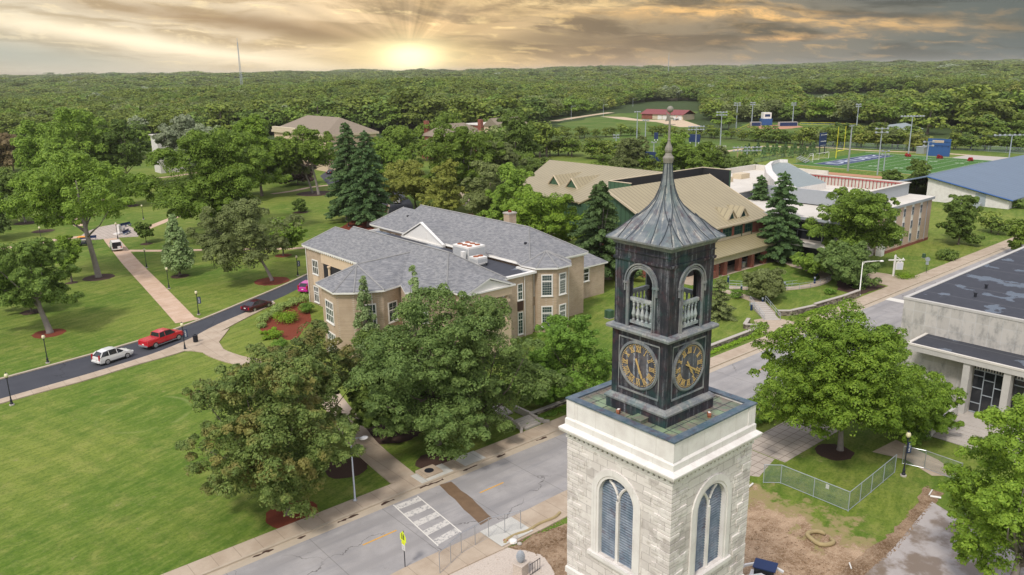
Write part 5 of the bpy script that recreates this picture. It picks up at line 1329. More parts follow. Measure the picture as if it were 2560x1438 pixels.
def build_science():
    """brick block with pale flat roofs, penthouse and curved metal roof"""
    O = (150., 75., 0)
    root = empty('flat_roofed_building', O, 'three storey pink brick building with pale flat roof, grey penthouse and curved roof', 'building')
    X1, YF, ZT = 167.5, 65.6, 8.55
    w = MB(O); w.box(146.6,X1,YF,87,0,ZT-.02); w.build('wall', MT['brick_pink'], root)
    w = MB(O); w.box(132.0,146.59,66.5,92,0,7.98); w.build('entrance_wall', MT['conc'], root)
    g = MB(O); g.box(131.9,131.999,67,91,4.3,7.4); g.build('entrance_glazing', MT['glass_dark'], root)
    g = MB(O)
    for k in range(10): g.box(131.8,131.9,67+k*2.4,67.12+k*2.4,4.3,7.4)
    g.box(131.8,131.899,67,91,5.8,5.95); g.build('entrance_mullions', MT['steel'], root)
    g = MB(O); g.box(131.85,131.999,68,90,.3,3.0); g.build('entrance_doors', MT['glass_dark'], root)
    g = MB(O); g.box(129.6,131.79,67,90,3.4,3.9); g.build('entrance_canopy', MT['white_roof'], root)
    f = MB(O); f.box(131.2,147.19,66.1,92.5,8.0,8.35); f.box(147.2,X1+.35,YF-.35,87,ZT-.02,ZT+.33); f.build('roof', MT['white_roof'], root)
    f = MB(O); f.box(147.2,X1+.37,YF-.38,YF-.352,ZT-.15,ZT+.35); f.box(X1+.352,X1+.38,YF-.35,87,ZT-.15,ZT+.35); f.box(131.1,131.198,66.1,92.5,7.9,8.4); f.build('roof_edge', MT['grey'], root)
    for x in (148.4,151.6,155.3,158.9,162.6):
        p = MB(O); p.box(x-.45,x+.45,YF-.04,YF+.01,.8,8.3); p.build('window_column', MT['white'], root)
        for z0 in (1.0,3.6,6.25): window(root, x, YF-.04, z0, z0+1.55, .85, -math.pi/2, 2, 2, .0, .06, 'glass_dark', 'grey', off=O, sill=False, mun=.05)
    b = MB(O); b.box(146.8,X1+.05,YF-.10,YF-.02,0,.55); b.build('brick_plinth', MT['brick_red'], root)
    p = MB(O); p.box(146.0,147.2,YF-.6,YF+.5,0,4.0); p.build('white_pier', MT['white'], root)
    p = MB(O); p.tube([(165.3,YF-.08,.3),(165.3,YF-.08,8.4)], .07, 6); p.build('downpipe', MT['grey'], root)
    # penthouse
    zt = 11.3
    cfr = at(2189,474,zt); cbr = at(2276,457.5,zt); cbl = at(2025,433,zt)
    y0, x1, x0, y1 = 70.0, 166.5, 144.2, 92.0
    pw = MB(O)
    for bx_ in ((x0,x1,y0,y0+.4),(x1-.4,x1,y0+.4,y1),(x0,x1-.4,y1-.4,y1),(x0,x0+.4,y0+.4,y1-.4)): pw.box(*bx_, ZT+.0, zt)
    pw.build('penthouse_wall', MT['grey'], root)
    pi = MB(O); pi.box(x0+.4,x1-.46,y1-.45,y1-.401,9.2,zt-.05); pi.box(x1-.45,x1-.401,y0+.5,y1-.5,9.2,zt-.05); pi.build('penthouse_lining', MT['white_panel'], root)
    pf = MB(O); pf.box(x0+.4,x1-.45,y0+.4,y1-.45,9.1,9.3); pf.build('penthouse_roof', MT['white_roof'], root)
    rr = MB(O); n = 26
    for k in range(n): 
        y = y0+1+(y1-y0-2)*k/n; rr.box(x1-.62,x1-.451,y,y+.09,9.3,zt-.1)
    rr.box(x1-.64,x1-.45,y0+.5,y1-.5,zt-.3,zt-.12)
    rr.build('red_bracing', MT['red'], root)
    pc = MB(O); 
    for bx_ in ((x0-.15,x1+.25,y0-.25,y0+.45),(x1-.45,x1+.25,y0+.45,y1+.25),(x0-.15,x1-.45,y1-.45,y1+.25)): pc.box(*bx_, zt, zt+.12)
    pc.build('penthouse_coping', MT['white_roof'], root)
    # lower roofs toward the metal roofed centre
    lr = MB(O); lr.box(137.6,176,93,112,0,9.6); lr.build('rear_block', MT['grey'], root)
    lr = MB(O); lr.box(137.3,176.3,92.7,112.3,9.6,9.75); lr.box(137.3,176.3,111.9,112.3,9.751,11.0); lr.box(175.9,176.3,92.7,111.8,9.751,11.0); lr.build('rear_roof', MT['white_roof'], root)
    for x, y in ((150,103),(158,104)):
        u = MB(O); u.box(x,x+3.4,y,y+2.4,9.75,10.9); u.build('roof_unit', MT['stucco'], root)
    # curved roof wedge
    arc = [((1969.6,399.5),13.6),((1948,398.8),13.6),((1926,404),13.6),((1912,415),13.5),((1916,432),13.0),((1936,452),12.2),((1963,466),11.4),((1989,472.5),10.9)]
    ow = [at(*p, z)+(z,) for p, z in arc]
    inn = [((1967,405.5),13.0),((1950,405),13.0),((1934,410),12.9),((1927,418),12.8),((1931,434),12.4),((1948,452),11.7),((1970,464),11.1),((1991,470),10.7)]
    iw = [at(*p, z)+(z,) for p, z in inn]
    c = MB(O)
    for i in range(len(ow)-1):
        a, b2 = ow[i], ow[i+1]; c1, d1 = iw[i+1], iw[i]
        c.add([a,b2,(b2[0],b2[1],8),(a[0],a[1],8)], [(0,1,2,3)]); c.add([a,b2,(c1[0],c1[1],b2[2]),(d1[0],d1[1],a[2])], [(3,2,1,0)])
        c.add([(d1[0],d1[1],a[2]),(c1[0],c1[1],b2[2]),(c1[0],c1[1],8),(d1[0],d1[1],8)], [(3,2,1,0)])
    c.build('curved_parapet', MT['trim'], root)
    far = at(2065.8,457,10.6)+(10.6,); top = at(1972,401,13.0)+(13.0,)
    c = MB(O); pts = [(p[0],p[1],p[2]-.05) for p in iw]
    for i in range(len(pts)-1): c.add([pts[i],pts[i+1],far], [(0,1,2)])
    c.build('curved_metal_roof', MT['zinc'], root)
    c = MB(O); a = iw[-1]; c.add([a,far,(far[0],far[1],8.3),(a[0],a[1],8.3)], [(3,2,1,0)]); a = far; b2 = iw[0]; c.add([a,b2,(b2[0],b2[1],8.3),(a[0],a[1],8.3)], [(3,2,1,0)]); c.build('curved_roof_wall', MT['trim'], root)
build_science()

def build_library():
    """low modern stone-panelled building on the right"""
    O = (100., 20., 0)
    root = empty('stone_panelled_building', O, 'low modern building with stained stone panels, black flat roof and columned front', 'building')
    w = MB(O); w.box(86.8,140,-10,35.6,0,9.75); w.build('upper_wall', MT['panelstone'], root)
    r = MB(O); r.box(87.15,139.6,-9.6,35.25,9.75,9.93); r.build('roof', MT['blackroof'], root)
    r = MB(O); r.box(86.74,87.15,-10.05,35.66,9.75,10.0); r.box(87.15,140,35.25,35.66,9.75,10.0); r.build('roof_edge', MT['conc_grey'], root)
    for x, y in ((92.5,30.5),(97,31),(101,26)):
        v = MB(O); v.lathe(x,y,[(.15,0),(.15,.35),(.22,.38),(.2,.5)],8,9.93); v.build('roof_vent', MT['black'], root)
    w = MB(O); w.box(84.2,86.79,-10,32.2,0,5.9); w.build('lower_wall', MT['panelstone'], root)
    f = MB(O); f.box(82.2,86.79,-10,32.9,5.75,6.35); f.build('portico_fascia', MT['conc_grey'], root)
    f = MB(O); f.box(82.45,86.78,-9.9,32.65,6.35,6.42); f.build('portico_roof', MT['blackroof'], root)
    f = MB(O); f.box(82.15,82.45,-10,32.95,6.3,6.5); f.box(82.45,86.78,32.65,32.95,6.3,6.5); f.build('portico_edge', MT['white_roof'], root)
    f = MB(O); f.box(81.8,84.19,-10,32.5,0,.35); f.build('podium', MT['conc'], root)
    y = 27.0; k = 0
    while y > -9:
        p = MB(O); p.box(82.35,83.3,y-.32,y+.32,.35,5.75); p.build('column', MT['conc_grey'], root)
        y0, y1 = y-3.35, y-.35
        b = MB(O); b.box(83.6,84.2,y0+.01,y1,.36,5.7); bb = b.build('window_back', MT['glass_dark'], root)
        m = MB(O)
        for i, (ya, yb, za, zb) in enumerate([(0,3.0,4.9,5.0),(0,3.0,.4,.5),(1.0,1.08,.5,4.9),(2.0,2.08,.5,4.9),(0,1,1.6,1.68),(0,1,3.4,3.48),(1.08,2,2.4,2.48),(1.08,2,4.0,4.08),(2.08,3,1.4,1.48),(2.08,3,3.0,3.08),(2.08,3,4.3,4.38)]): m.box(83.52,83.6,y0+ya,y0+yb,za,zb)
        m.build('mullions', MT['steel_dull'], bb)
        l = MB(O); 
        for i in range(12): l.box(83.45,83.6,y0+i*.25,y0+i*.25+.1,5.0,5.7)
        l.build('screen_slats', MT['conc_grey'], bb)
        y -= 3.65; k += 1
        if k > 7: break
build_library()
# broad steps of the library with cheek walls
q = (79.5, 26.2); O = (79.5, 25.0, 0)
r = empty('library_steps', O, 'broad dark concrete steps with pale cheek wall climbing to the columned front', 'steps')
m = MB(O)
for k in range(7): m.box(76.4+k*.62,81.79,13.0,27.6,0 if k==0 else .0,.05+k*.05) if False else m.box(75.6+k*.75,81.79,14.0,26.9-.0*k,0.03,.10+k*.045)
m.build('treads', MT['conc'], r)
m = MB(O); m.box(75.4,81.79,27.0,27.35,0.03,1.3); m.box(75.2,75.8,26.9,27.6,.03,1.45); m.build('cheek_wall', MT['conc_grey'], r)

def simple_block(name, label, x0,x1,y0,y1,z0,z1, wall, roofm, rtype='flat', rz=2.0, wins=(), cat='building', ov=.5, flip=False):
    O = ((x0+x1)/2,(y0+y1)/2,z0); root = empty(name, O, label, cat)
    w = MB(O); w.box(x0,x1,y0,y1,z0,z1); w.build('wall', MT[wall], root)
    r = MB(O)
    if rtype == 'flat': r.box(x0-ov,x1+ov,y0-ov,y1+ov,z1,z1+.3)
    elif rtype == 'hip':
        a,b,c,d = (x0-ov,y0-ov,z1),(x1+ov,y0-ov,z1),(x1+ov,y1+ov,z1),(x0-ov,y1+ov,z1)
        if (x1-x0) > (y1-y0):
            h = (y1-y0)/2; p, q = (x0+h,(y0+y1)/2,z1+rz),(x1-h,(y0+y1)/2,z1+rz); r.add([a,b,c,d,p,q],[(0,1,5,4),(1,2,5),(2,3,4,5),(3,0,4),(3,2,1,0)])
        else:
            h = (x1-x0)/2; p, q = ((x0+x1)/2,y0+h,z1+rz),((x0+x1)/2,y1-h,z1+rz); r.add([a,b,c,d,p,q],[(0,1,4),(1,2,5,4),(2,3,5),(3,0,4,5),(3,2,1,0)])
    elif rtype == 'gable':
        if not flip: p, q = (x0-ov,(y0+y1)/2,z1+rz),(x1+ov,(y0+y1)/2,z1+rz); r.add([(x0-ov,y0-ov,z1),(x1+ov,y0-ov,z1),(x1+ov,y1+ov,z1),(x0-ov,y1+ov,z1),p,q],[(0,1,5,4),(1,2,5),(2,3,4,5),(3,0,4),(3,2,1,0)])
        else: p, q = ((x0+x1)/2,y0-ov,z1+rz),((x0+x1)/2,y1+ov,z1+rz); r.add([(x0-ov,y0-ov,z1),(x1+ov,y0-ov,z1),(x1+ov,y1+ov,z1),(x0-ov,y1+ov,z1),p,q],[(0,1,4),(1,2,5,4),(2,3,5),(3,0,4,5),(3,2,1,0)])
    r.build('roof', MT[roofm], root)
    for w_ in wins: window(root, *w_[:5], w_[5], *w_[6:], off=O)
    return root, O
# blue roofed sports hall
O = (235., 80., 0)
root = empty('blue_roofed_hall', O, 'cream walled sports hall with a wide pale blue metal roof', 'building')
bx = 217.0
yl, zl = on_x(2320.5,440,bx); yr_, zr_ = on_x(2527.5,499.3,bx)
bk = at(2425,414,zl)[0]+2
w = MB(O); w.add([(bx+.3,yr_+.4,0),(bx+.3,yl,0),(bx+.3,yl,zl-.3),(bx+.3,yr_+.4,zr_-.3),(290,yr_+.4,0),(290,yl,0),(290,yl,zl-.3),(290,yr_+.4,zr_-.3)], [(0,3,2,1),(4,5,6,7),(0,4,7,3),(1,2,6,5)]); w.build('wall', MT['trim'], root)
w = MB(O); w.slab([(bx-.4,yr_-.6,zr_-.05),(290,yr_-.6,zr_-.05),(290,yl,zl),(bx-.4,yl,zl)], .25); w.build('roof', MT['blue_roof'], root)
w = MB(O); w.slab([(bx-.4,yl,zl),(290,yl,zl),(290,yl+14,zl-4),(bx-.4,yl+14,zl-4)], .25); w.build('roof', MT['blue_roof'], root)
w = MB(O); w.tube([(bx-.45,yr_-.6,zr_-.25),(bx-.45,yl,zl-.2)], .2, 4); w.build('roof_trim', MT['blue'], root)
d0 = on_x(2438,487,bx); d1 = on_x(2460,520,bx)
w = MB(O); w.box(bx+.2,bx+.3,min(d0[0],d1[0]),max(d0[0],d1[0]),.2,max(d0[1],3.2)); w.build('door', MT['steel_dull'], root)
c = at(2442,520); O2 = (c[0],c[1],0); r = empty('air_conditioner', O2, 'grey condenser box on the grass against the cream sports hall', 'air conditioner'); w = MB(O2); w.box(c[0]-.9,c[0]+.5,c[1]-.9,c[1]+.9,0,1.3); w.build('casing', MT['grey'], r, bevel=.04); w = MB(O2); w.box(c[0]-.95,c[0]-.901,c[1]-.7,c[1]+.7,.2,1.1); w.build('grille', MT['steel_dull'], r)

# old stone hall with hipped brown roof behind the pines
def old_hall():
    O = (165.,330.,0); root = empty('old_stone_hall', O, 'cream stone classical hall with brown hipped roof seen over the park trees', 'building')
    # footprint from its near corner
    zE = 13.5
    c0 = at(712,352,zE); c1 = at(735,352,zE); rt = at(920,332,zE)
    x0 = c0[0]; y0 = c0[1]
    A_ = at(711,330,zE); B_ = at(781,337,zE); Cc = at(930,312,zE)
    fx0, fx1, fy0, fy1 = 137.0, 158.0, 263.0, 306.0
    w = MB(O); w.box(fx0,fx1,fy0,fy1,0,zE-1.0); w.build('wall', MT['cream'], root)
    w = MB(O); w.box(fx0-.8,fx1+.8,fy0-.8,fy1+.8,zE-1.0,zE-.2); w.box(fx0-.5,fx0+1,fy1-20,fy1+.5,zE-.2,zE+1.1); w.build('cornice', MT['stucco'], root)
    r = MB(O); a,b,c,d = (fx0-.6,fy0-.6,zE-.19),(fx1+.6,fy0-.6,zE-.19),(fx1+.6,fy1+.6,zE-.19),(fx0-.6,fy1+.6,zE-.19); xm = (fx0+fx1)/2; p,q = (xm,fy0+8,zE+5.2),(xm,fy1-9,zE+5.2)
    r.add([a,b,c,d,p,q],[(0,1,4),(1,2,5,4),(2,3,5),(3,0,4,5),(3,2,1,0)]); r.build('roof', MT['shingle_tan'], root)
    for k in range(3):
        for z0 in (2.0, 7.4):
            window(root, fx0+5+k*6.2, fy0, z0, z0+3.2, 1.7, -math.pi/2, 2, 2, .5, .15, 'glass_dark', 'cream', off=O, sill=False)
    for k in range(9):
        for z0 in (2.0, 7.4): window(root, fx0, fy0+3.0+k*4.6, z0, z0+3.2, 1.7, math.pi, 2, 2, .5, .15, 'glass_dark', 'cream', off=O, sill=False)
old_hall()
a = at(388,430,0); b0 = at(415,431,0)
simple_block('pale_wall_block', 'pale stone building end showing between the silver leaved tree and the dark trees', a[0],a[0]+9,a[1]-7,a[1],0,z_at(338,a[0],a[1]),'trim','white_roof')
a = at(1052,395,0)
rb, O = simple_block('red_brick_house', 'red brick house with grey hipped roof and tall brick chimneys among the trees', a[0],a[0]+24,a[1]-15,a[1]-1,0,9.3,'brick_red','shingle_tan','hip',4.6)
c1_ = at(1071,372,9); c2_ = at(1180,352,9)
for (cx_, cy_) in ((a[0]+2.2,a[1]-2.0),(a[0]+24-2.5,a[1]-13.5),):
    w = MB(O); w.box(cx_-.7,cx_+.7,cy_-1.0,cy_+1.0,8,15.2); w.build('chimney', MT['brick_red'], rb)
for k in range(3):
    for z0 in (1.4,5.4): window(rb, a[0]+3.5+k*7.5, a[1]-15, z0, z0+2.4, 1.4, -math.pi/2, 2, 2, .5, .16, 'glass_dark', 'white', off=O)
for k in range(2):
    for z0 in (1.4,5.4): window(rb, a[0], a[1]-12+k*6.5, z0, z0+2.4, 1.4, math.pi, 2, 2, .5, .16, 'glass_dark', 'white', off=O)
d = MB(O); d.box(a[0]+3,a[0]+5,a[1]-10,a[1]-8,9.3,12.2); d.build('dormer', MT['white'], rb)
a = at(1170,345,0)
simple_block('pale_roofed_block', 'long low building with a flat pale pink roof behind the brick house', a[0],a[0]+30,a[1]-12,a[1]+6,0,7.0,'brick_red','white_roof')
a = at(1215,345,0)
simple_block('grey_roofed_house', 'brown gabled roof showing between trees right of the brick house', a[0]-6,a[0]+14,a[1]-18,a[1]-6,0,7.0,'cream','shingle_tan','gable',4)
# maintenance building with red roof
a = at(1604,297,0); b0 = at(1707,301,0)
O = (a[0],a[1],0)
def redroof():
    root = empty('maintenance_building', O, 'low tan building with a red metal roof and white garage doors on the gravel yard', 'building')
    ax, ay = a; bx_, by_ = b0; L = math.hypot(bx_-ax, by_-ay); ux, uy = (bx_-ax)/L, (by_-ay)/L; nx_, ny_ = -uy, ux
    if nx_*ax+ny_*ay < 0: nx_, ny_ = -nx_, -ny_
    P = lambda u, v, z: (ax+ux*u+nx_*v, ay+uy*u+ny_*v, z)
    W_ = 14; H_ = 3.6
    m = MB(O); m.prism([P(0,0,0)[:2],P(L,0,0)[:2],P(L,W_,0)[:2],P(0,W_,0)[:2]], 0, H_); m.build('wall', MT['stucco'], root)
    m = MB(O); m.slab([P(-.8,-.9,H_),P(L+.8,-.9,H_),P(L+.8,W_/2,H_+3.0),P(-.8,W_/2,H_+3.0)], .2); m.slab([P(-.8,W_/2,H_+3.0),P(L+.8,W_/2,H_+3.0),P(L+.8,W_+.9,H_),P(-.8,W_+.9,H_)], .2); m.build('roof', ribbed('red_metal_roof', (.24,.055,.05), 1.5, 'd', amt=.2), root)
    m = MB(O); m.prism([P(0,-.1,0)[:2],P(L*.27,-.1,0)[:2],P(L*.27,.3,0)[:2],P(0,.3,0)[:2]], 0, H_-.1); m.build('brick_front', MT['brick_red'], root)
    for k in range(5):
        u0 = L*.40+k*L*.118; m = MB(O); m.prism([P(u0,-.12,0)[:2],P(u0+L*.10,-.12,0)[:2],P(u0+L*.10,.2,0)[:2],P(u0,.2,0)[:2]], 0, H_-.4); m.build('garage_door', MT['white'], root)
redroof()
for i, (px, py, w_, d_, z_, wl, rf_, lb) in enumerate([
    (1695,250,30,14,5,'stucco','white_roof','pale roofed shed at the top of the gravel road by the woods'),
    (2255,352,34,18,5,'conc_grey','zinc','grey metal shed with ribbed gabled roof left of the blue scoreboard'),
    (60,212,60,30,9,'stucco','white_roof','pale distant block at the left horizon beyond the woods'),
    (150,214,30,16,8,'brick_pink','white_roof','small pink distant building near the left horizon'),
    (2330,168+10,40,20,5,'conc_grey','shingle','distant grey house on the wooded skyline at right'),
    (1318,206,26,14,6,'stucco','white_roof','tiny pale roof among the far woods left of the spire'),
    (1597,196,22,12,6,'brick_pink','white_roof','tiny pinkish roof among the far woods above the gravel road'),
    (1878,207,20,12,6,'stucco','white_roof','tiny pale roof among the far woods right of the spire')]):
    p = at(px, py+4); k_ = math.hypot(*p)
    if k_ > 2600: p = (p[0]*2600/k_, p[1]*2600/k_)
    simple_block('distant_building' if i != 1 else 'metal_shed', lb, p[0],p[0]+w_*.6,p[1],p[1]+w_*.5,hill(*p)-.2,hill(*p)+z_+(8 if i > 1 else 0),wl,rf_,'gable' if i in (1,4) else 'flat',2.5)
# radio masts on the skyline
def mast(label, px, ptop, dist, wbase, guyed=False):
    q = at(px, 300); k_ = math.hypot(*q); x, y = q[0]/k_*dist, q[1]/k_*dist; z0 = hill(x, y); zt = z_at(ptop, x, y)
    while abs(px_of(x,y,z0+20)[0]-px) > .5:
        e_ = px-px_of(x,y,z0+20)[0]; x += sp*e_*dist/F_PX; y += -cp*e_*dist/F_PX
    O = (x,y,z0); root = empty('radio_mast', O, label, 'radio mast'); m = MB(O); n = 26
    for sx_, sy_ in ((-1,-1),(1,-1),(1,1),(-1,1)): m.tube([(x+sx_*wbase,y+sy_*wbase,z0),(x+sx_*wbase*.18,y+sy_*wbase*.18,zt)], .22, 4)
    for k in range(n):
        t0, t1 = k/n, (k+1)/n; w0, w1 = wbase*(1-.82*t0), wbase*(1-.82*t1); za, zb = z0+(zt-z0)*t0, z0+(zt-z0)*t1
        for s_ in (-1,1): m.tube([(x-w0*s_,y-w0,za),(x+w1*s_,y-w1,zb)], .10, 3); m.tube([(x-w0,y-w0*s_,za),(x-w1,y+w1*s_,zb)], .10, 3)
    m.build('lattice', MT['steel_dull'], root)
    m = MB(O); m.lathe(x,y,[(wbase*.2,0),(wbase*.5,1),(wbase*.5,3),(wbase*.2,4)],8,zt-7); m.tube([(x,y,zt),(x,y,zt+7)], .35, 5); m.build('aerials', MT['steel_dull'], root)
mast('tall pale lattice radio mast on the skyline left of the glow', 604, 106, 1500, 1.9)
mast('thin distant radio mast on the skyline above the finial ball', 1671, 138, 2300, 1.5)

# ------------------------------------------------------------------ trees
def leaf_mat(name, dark, mid, light, accent=None, acc=.0, accs=.25):
    m = bpy.data.materials.new(name); m.use_nodes = True; nt = m.node_tree; nt.nodes.clear(); N = NT(nt)
    out = N.n('ShaderNodeOutputMaterial'); g = N.n('ShaderNodeNewGeometry'); ri = g.outputs['Random Per Island']; oi = N.n('ShaderNodeObjectInfo')
    oc = N.n('ShaderNodeTexCoord').outputs['Object']
    c = N.mix(ri, mid, light)
    c = N.mix(N.m('MULTIPLY', N.ss(N.noise(oc, .55, 3, .6), .45, .65), .5), c, dark)
    if accent: c = N.mix(N.m('MULTIPLY', N.ss(N.noise(oc, accs, 3, .6), .5, .62), acc), c, accent)
    v = N.m('MULTIPLY_ADD', oi.outputs['Random'], .45, .78); c = N.vm('SCALE', c); nt.nodes[-1].operation = 'SCALE'; N.put(nt.nodes[-1].inputs['Scale'], v)
    c = N.mix(N.m('MULTIPLY', N.m('FRACT', N.m('MULTIPLY', oi.outputs['Random'], 7.3)), .22), c, (.13,.14,.025))
    p = N.n('ShaderNodeBsdfPrincipled'); p.inputs['Roughness'].default_value = .6; p.inputs['Specular IOR Level'].default_value = .25; N.put(p.inputs['Base Color'], c)
    t = N.n('ShaderNodeBsdfTranslucent'); N.put(t.inputs[0], c); mx = N.n('ShaderNodeMixShader'); mx.inputs[0].default_value = .28
    nt.links.new(p.outputs[0], mx.inputs[1]); nt.links.new(t.outputs[0], mx.inputs[2]); nt.links.new(mx.outputs[0], out.inputs[0]); return m
LM = {
 'oak': leaf_mat('oak_leaves', (0.056,0.101,0.019), (0.101,0.174,0.030), (0.220,0.314,0.059)),
 'brown': leaf_mat('bronzed_oak_leaves', (0.054,0.098,0.025), (0.101,0.165,0.037), (0.230,0.295,0.075), (0.347,0.250,0.079), .5, .30),
 'blue': leaf_mat('bluish_oak_leaves', (0.056,0.110,0.028), (0.106,0.185,0.044), (0.241,0.340,0.092)),
 'green': leaf_mat('maple_leaves', (0.066,0.125,0.016), (0.133,0.230,0.026), (0.273,0.392,0.052)),
 'bright': leaf_mat('bright_leaves', (.080,.170,.014), (.155,.290,.022), (.320,.470,.050)),
 'hedge': leaf_mat('glossy_dark_leaves', (0.053,0.125,0.016), (0.112,0.231,0.024), (0.218,0.370,0.053)),
 'silver': leaf_mat('silver_leaves', (.15,.20,.10), (.26,.32,.18), (.47,.52,.34)),
 'linden': leaf_mat('pale_green_leaves', (.12,.20,.06), (.20,.31,.10), (.44,.54,.25)),
 'yellow': leaf_mat('yellowing_leaves', (0.112,0.139,0.024), (0.198,0.231,0.037), (0.343,0.356,0.073)),
 'pine': leaf_mat('pine_needles', (.035,.085,.034), (.075,.150,.050), (.155,.260,.085)),
 'olive': leaf_mat('olive_leaves', (0.099,0.133,0.041), (0.165,0.206,0.066), (0.280,0.330,0.115)),
 'plum': leaf_mat('plum_leaves', (0.046,0.029,0.033), (0.079,0.046,0.050), (0.132,0.086,0.079)),
 'rusty': leaf_mat('rusty_leaves', (0.132,0.099,0.046), (0.211,0.152,0.073), (0.330,0.251,0.132)),
 'forest': leaf_mat('woodland_leaves', (0.069,0.118,0.018), (0.132,0.196,0.027), (0.282,0.336,0.055)),
 'shrub': leaf_mat('shrub_leaves', (0.066,0.158,0.011), (0.185,0.343,0.016), (0.343,0.528,0.040)),
 'grassy': leaf_mat('tall_grass_blades', (0.106,0.172,0.040), (0.211,0.317,0.066), (0.396,0.502,0.158)),
}
def quads_mesh(name, P, m):
    """P: (n,4,3) corner positions"""
    n = len(P); me = bpy.data.meshes.new(name); me.vertices.add(4*n); me.vertices.foreach_set('co', P.reshape(-1).astype('f'))
    me.loops.add(4*n); me.loops.foreach_set('vertex_index', np.arange(4*n, dtype='i')); me.polygons.add(n)
    me.polygons.foreach_set('loop_start', np.arange(0, 4*n, 4, dtype='i')); me.polygons.foreach_set('loop_total', np.full(n, 4, 'i'))
    me.update(calc_edges=True); me.materials.append(m); return me
def norm(a): return a/np.maximum(1e-9, np.linalg.norm(a, axis=-1, keepdims=True))
def leaves(rng, cen, rad, n, size, up=.35, flat=.78, spread=.36, stretch=1.0):
    """n leaf faces on each clump: cen (k,3), rad (k,)"""
    k = len(cen); d = norm(rng.normal(size=(k, n, 3))); d[..., 2] = np.where(d[..., 2] < -.35, -d[..., 2], d[..., 2])
    rr = rad[:, None, None]*(.74+.30*rng.random((k, n, 1))**.7)
    # lobes on the clump so its outline is ragged
    ph = rng.random((k, 1))*6.28; lob = 1+.20*np.sin(np.arctan2(d[..., 1], d[..., 0])*3+ph)*np.sin(d[..., 2]*5+ph)
    p = cen[:, None, :]+d*rr*lob[..., None]*np.array([1, 1, flat])
    nr = norm(d*np.array([1, 1, 1.1])+np.array([0, 0, up])+rng.normal(size=d.shape)*spread)
    t = norm(np.cross(nr, rng.normal(size=d.shape))); b = np.cross(nr, t)
    s = size*(.6+.8*rng.random((k, n, 1)))
    P = np.stack([p-t*s*.5*stretch, p-b*s*.34, p+t*s*.5*stretch, p+b*s*.34], axis=2)
    return P.reshape(-1, 4, 3)
def crown_decid(rng, Rr, zb, zt, nclump, nleaf, size, rc=.24, droop=.0, top=1.0, gap=.0, flat=.75, lobes=3):
    mid = zb+(zt-zb)*.42; cen = []; rad = []
    la = rng.random(lobes*2)*6.28; am = .10+.14*rng.random(lobes)
    i = 0
    while len(cen) < nclump:
        i += 1
        z = rng.uniform(-.85, 1); a = rng.random()*6.28; s = math.sqrt(max(0, 1-z*z))
        mlt = 1+sum(am[j]*math.sin((j+2)*a+la[j]+z*2.3*(j+1)) for j in range(lobes))*.8
        f = rng.uniform(.78, 1.0) if rng.random() < .72 else rng.uniform(.35, .78)
        r_ = Rr*rc*rng.uniform(.65, 1.3)
        R2 = max(.2, Rr*mlt-r_*.75); H2 = (zt-mid-r_*.55) if z > 0 else (mid-zb)
        prof = s if z > 0 else s**.55*(1-.22*abs(z))
        x, y, zz = R2*f*prof*math.cos(a), R2*f*prof*math.sin(a), mid+H2*f*(abs(z)**top)*(1 if z > 0 else -1)
        if gap and math.sin(x*1.7/Rr*3+la[0])*math.sin(y*1.3/Rr*3+la[1])*math.sin(zz+la[2]) > 1-gap: continue
        if i > nclump*20: break
        cen.append((x, y, zz-droop*s*f)); rad.append(r_)
    cen = np.array(cen); rad = np.array(rad)
    return cen, rad, leaves(rng, cen, rad, nleaf, size, flat=flat)
def crown_pine(rng, Rr, zb, zt, size, dens=1.0, shape=1.0, tier=.9):
    P = []; z = zb; cens = []
    while z < zt-.3:
        t = (z-zb)/(zt-zb); r = Rr*((1-t)**shape*.92+.07)*rng.uniform(.82, 1.1); nb = max(3, int(6*(1-t*.4))); a0 = rng.random()*6.28
        for k in range(nb):
            a = a0+k*6.283/nb+rng.uniform(-.35, .35); L = r*rng.uniform(.68, 1.12); m = max(3, int(L*2.3/size*dens*.40)+2)
            tt = np.linspace(.28, 1, m); cx = np.cos(a)*L*tt; cy = np.sin(a)*L*tt; cz = z+.18*L*np.sin(tt*2.4)-.10*L*tt+rng.uniform(-.15, .15)
            cen = np.stack([cx, cy, cz], 1); rad = .16*L*(1.15-.55*tt)+.20
            P.append(leaves(rng, cen, rad, int(34*dens), size, up=.5, flat=.45, spread=.45, stretch=1.35)); cens.append((cx[-1]*.6, cy[-1]*.6, cz[-1]))
        z += tier*(.75+.3*rng.random())*(1-.35*t)
    P.append(leaves(rng, np.array([[0, 0, zt-.35]]), np.array([.3]), 30, size, up=.2, flat=1.8))
    return cens, None, np.concatenate(P)
def trunk_mb(rng, rb, zb, zt, cens, nl=9, lean=(0, 0), zfork=None):
    m = MB(); zf = zfork or zb+(zt-zb)*.12; x, y = lean
    m.tube([(0,0,-.15),(0,0,.25),(x*.3,y*.3,zf*.4),(x*.7,y*.7,zf*.8),(x,y,zf+(zt-zf)*.25),(x*1.1,y*1.1,zf+(zt-zf)*.6)], [rb*1.45,rb*1.1,rb*.9,rb*.78,rb*.5,rb*.2], 9)
    idx = rng.permutation(len(cens))[:nl] if len(cens) else []
    for i in idx:
        c = cens[i]; z0 = zf*.75+rng.random()*(zt-zf)*.25; st = Vector((x*.8, y*.8, z0)); en = Vector(c); md = (st+en)/2+Vector((rng.uniform(-.4,.4), rng.uniform(-.4,.4), -.1*(en-st).length+rng.uniform(0,.6)))
        m.tube([st, st.lerp(md,.6)+Vector((0,0,.1)), md, en], [rb*.42, rb*.30, rb*.2, rb*.07], 5)
    return m
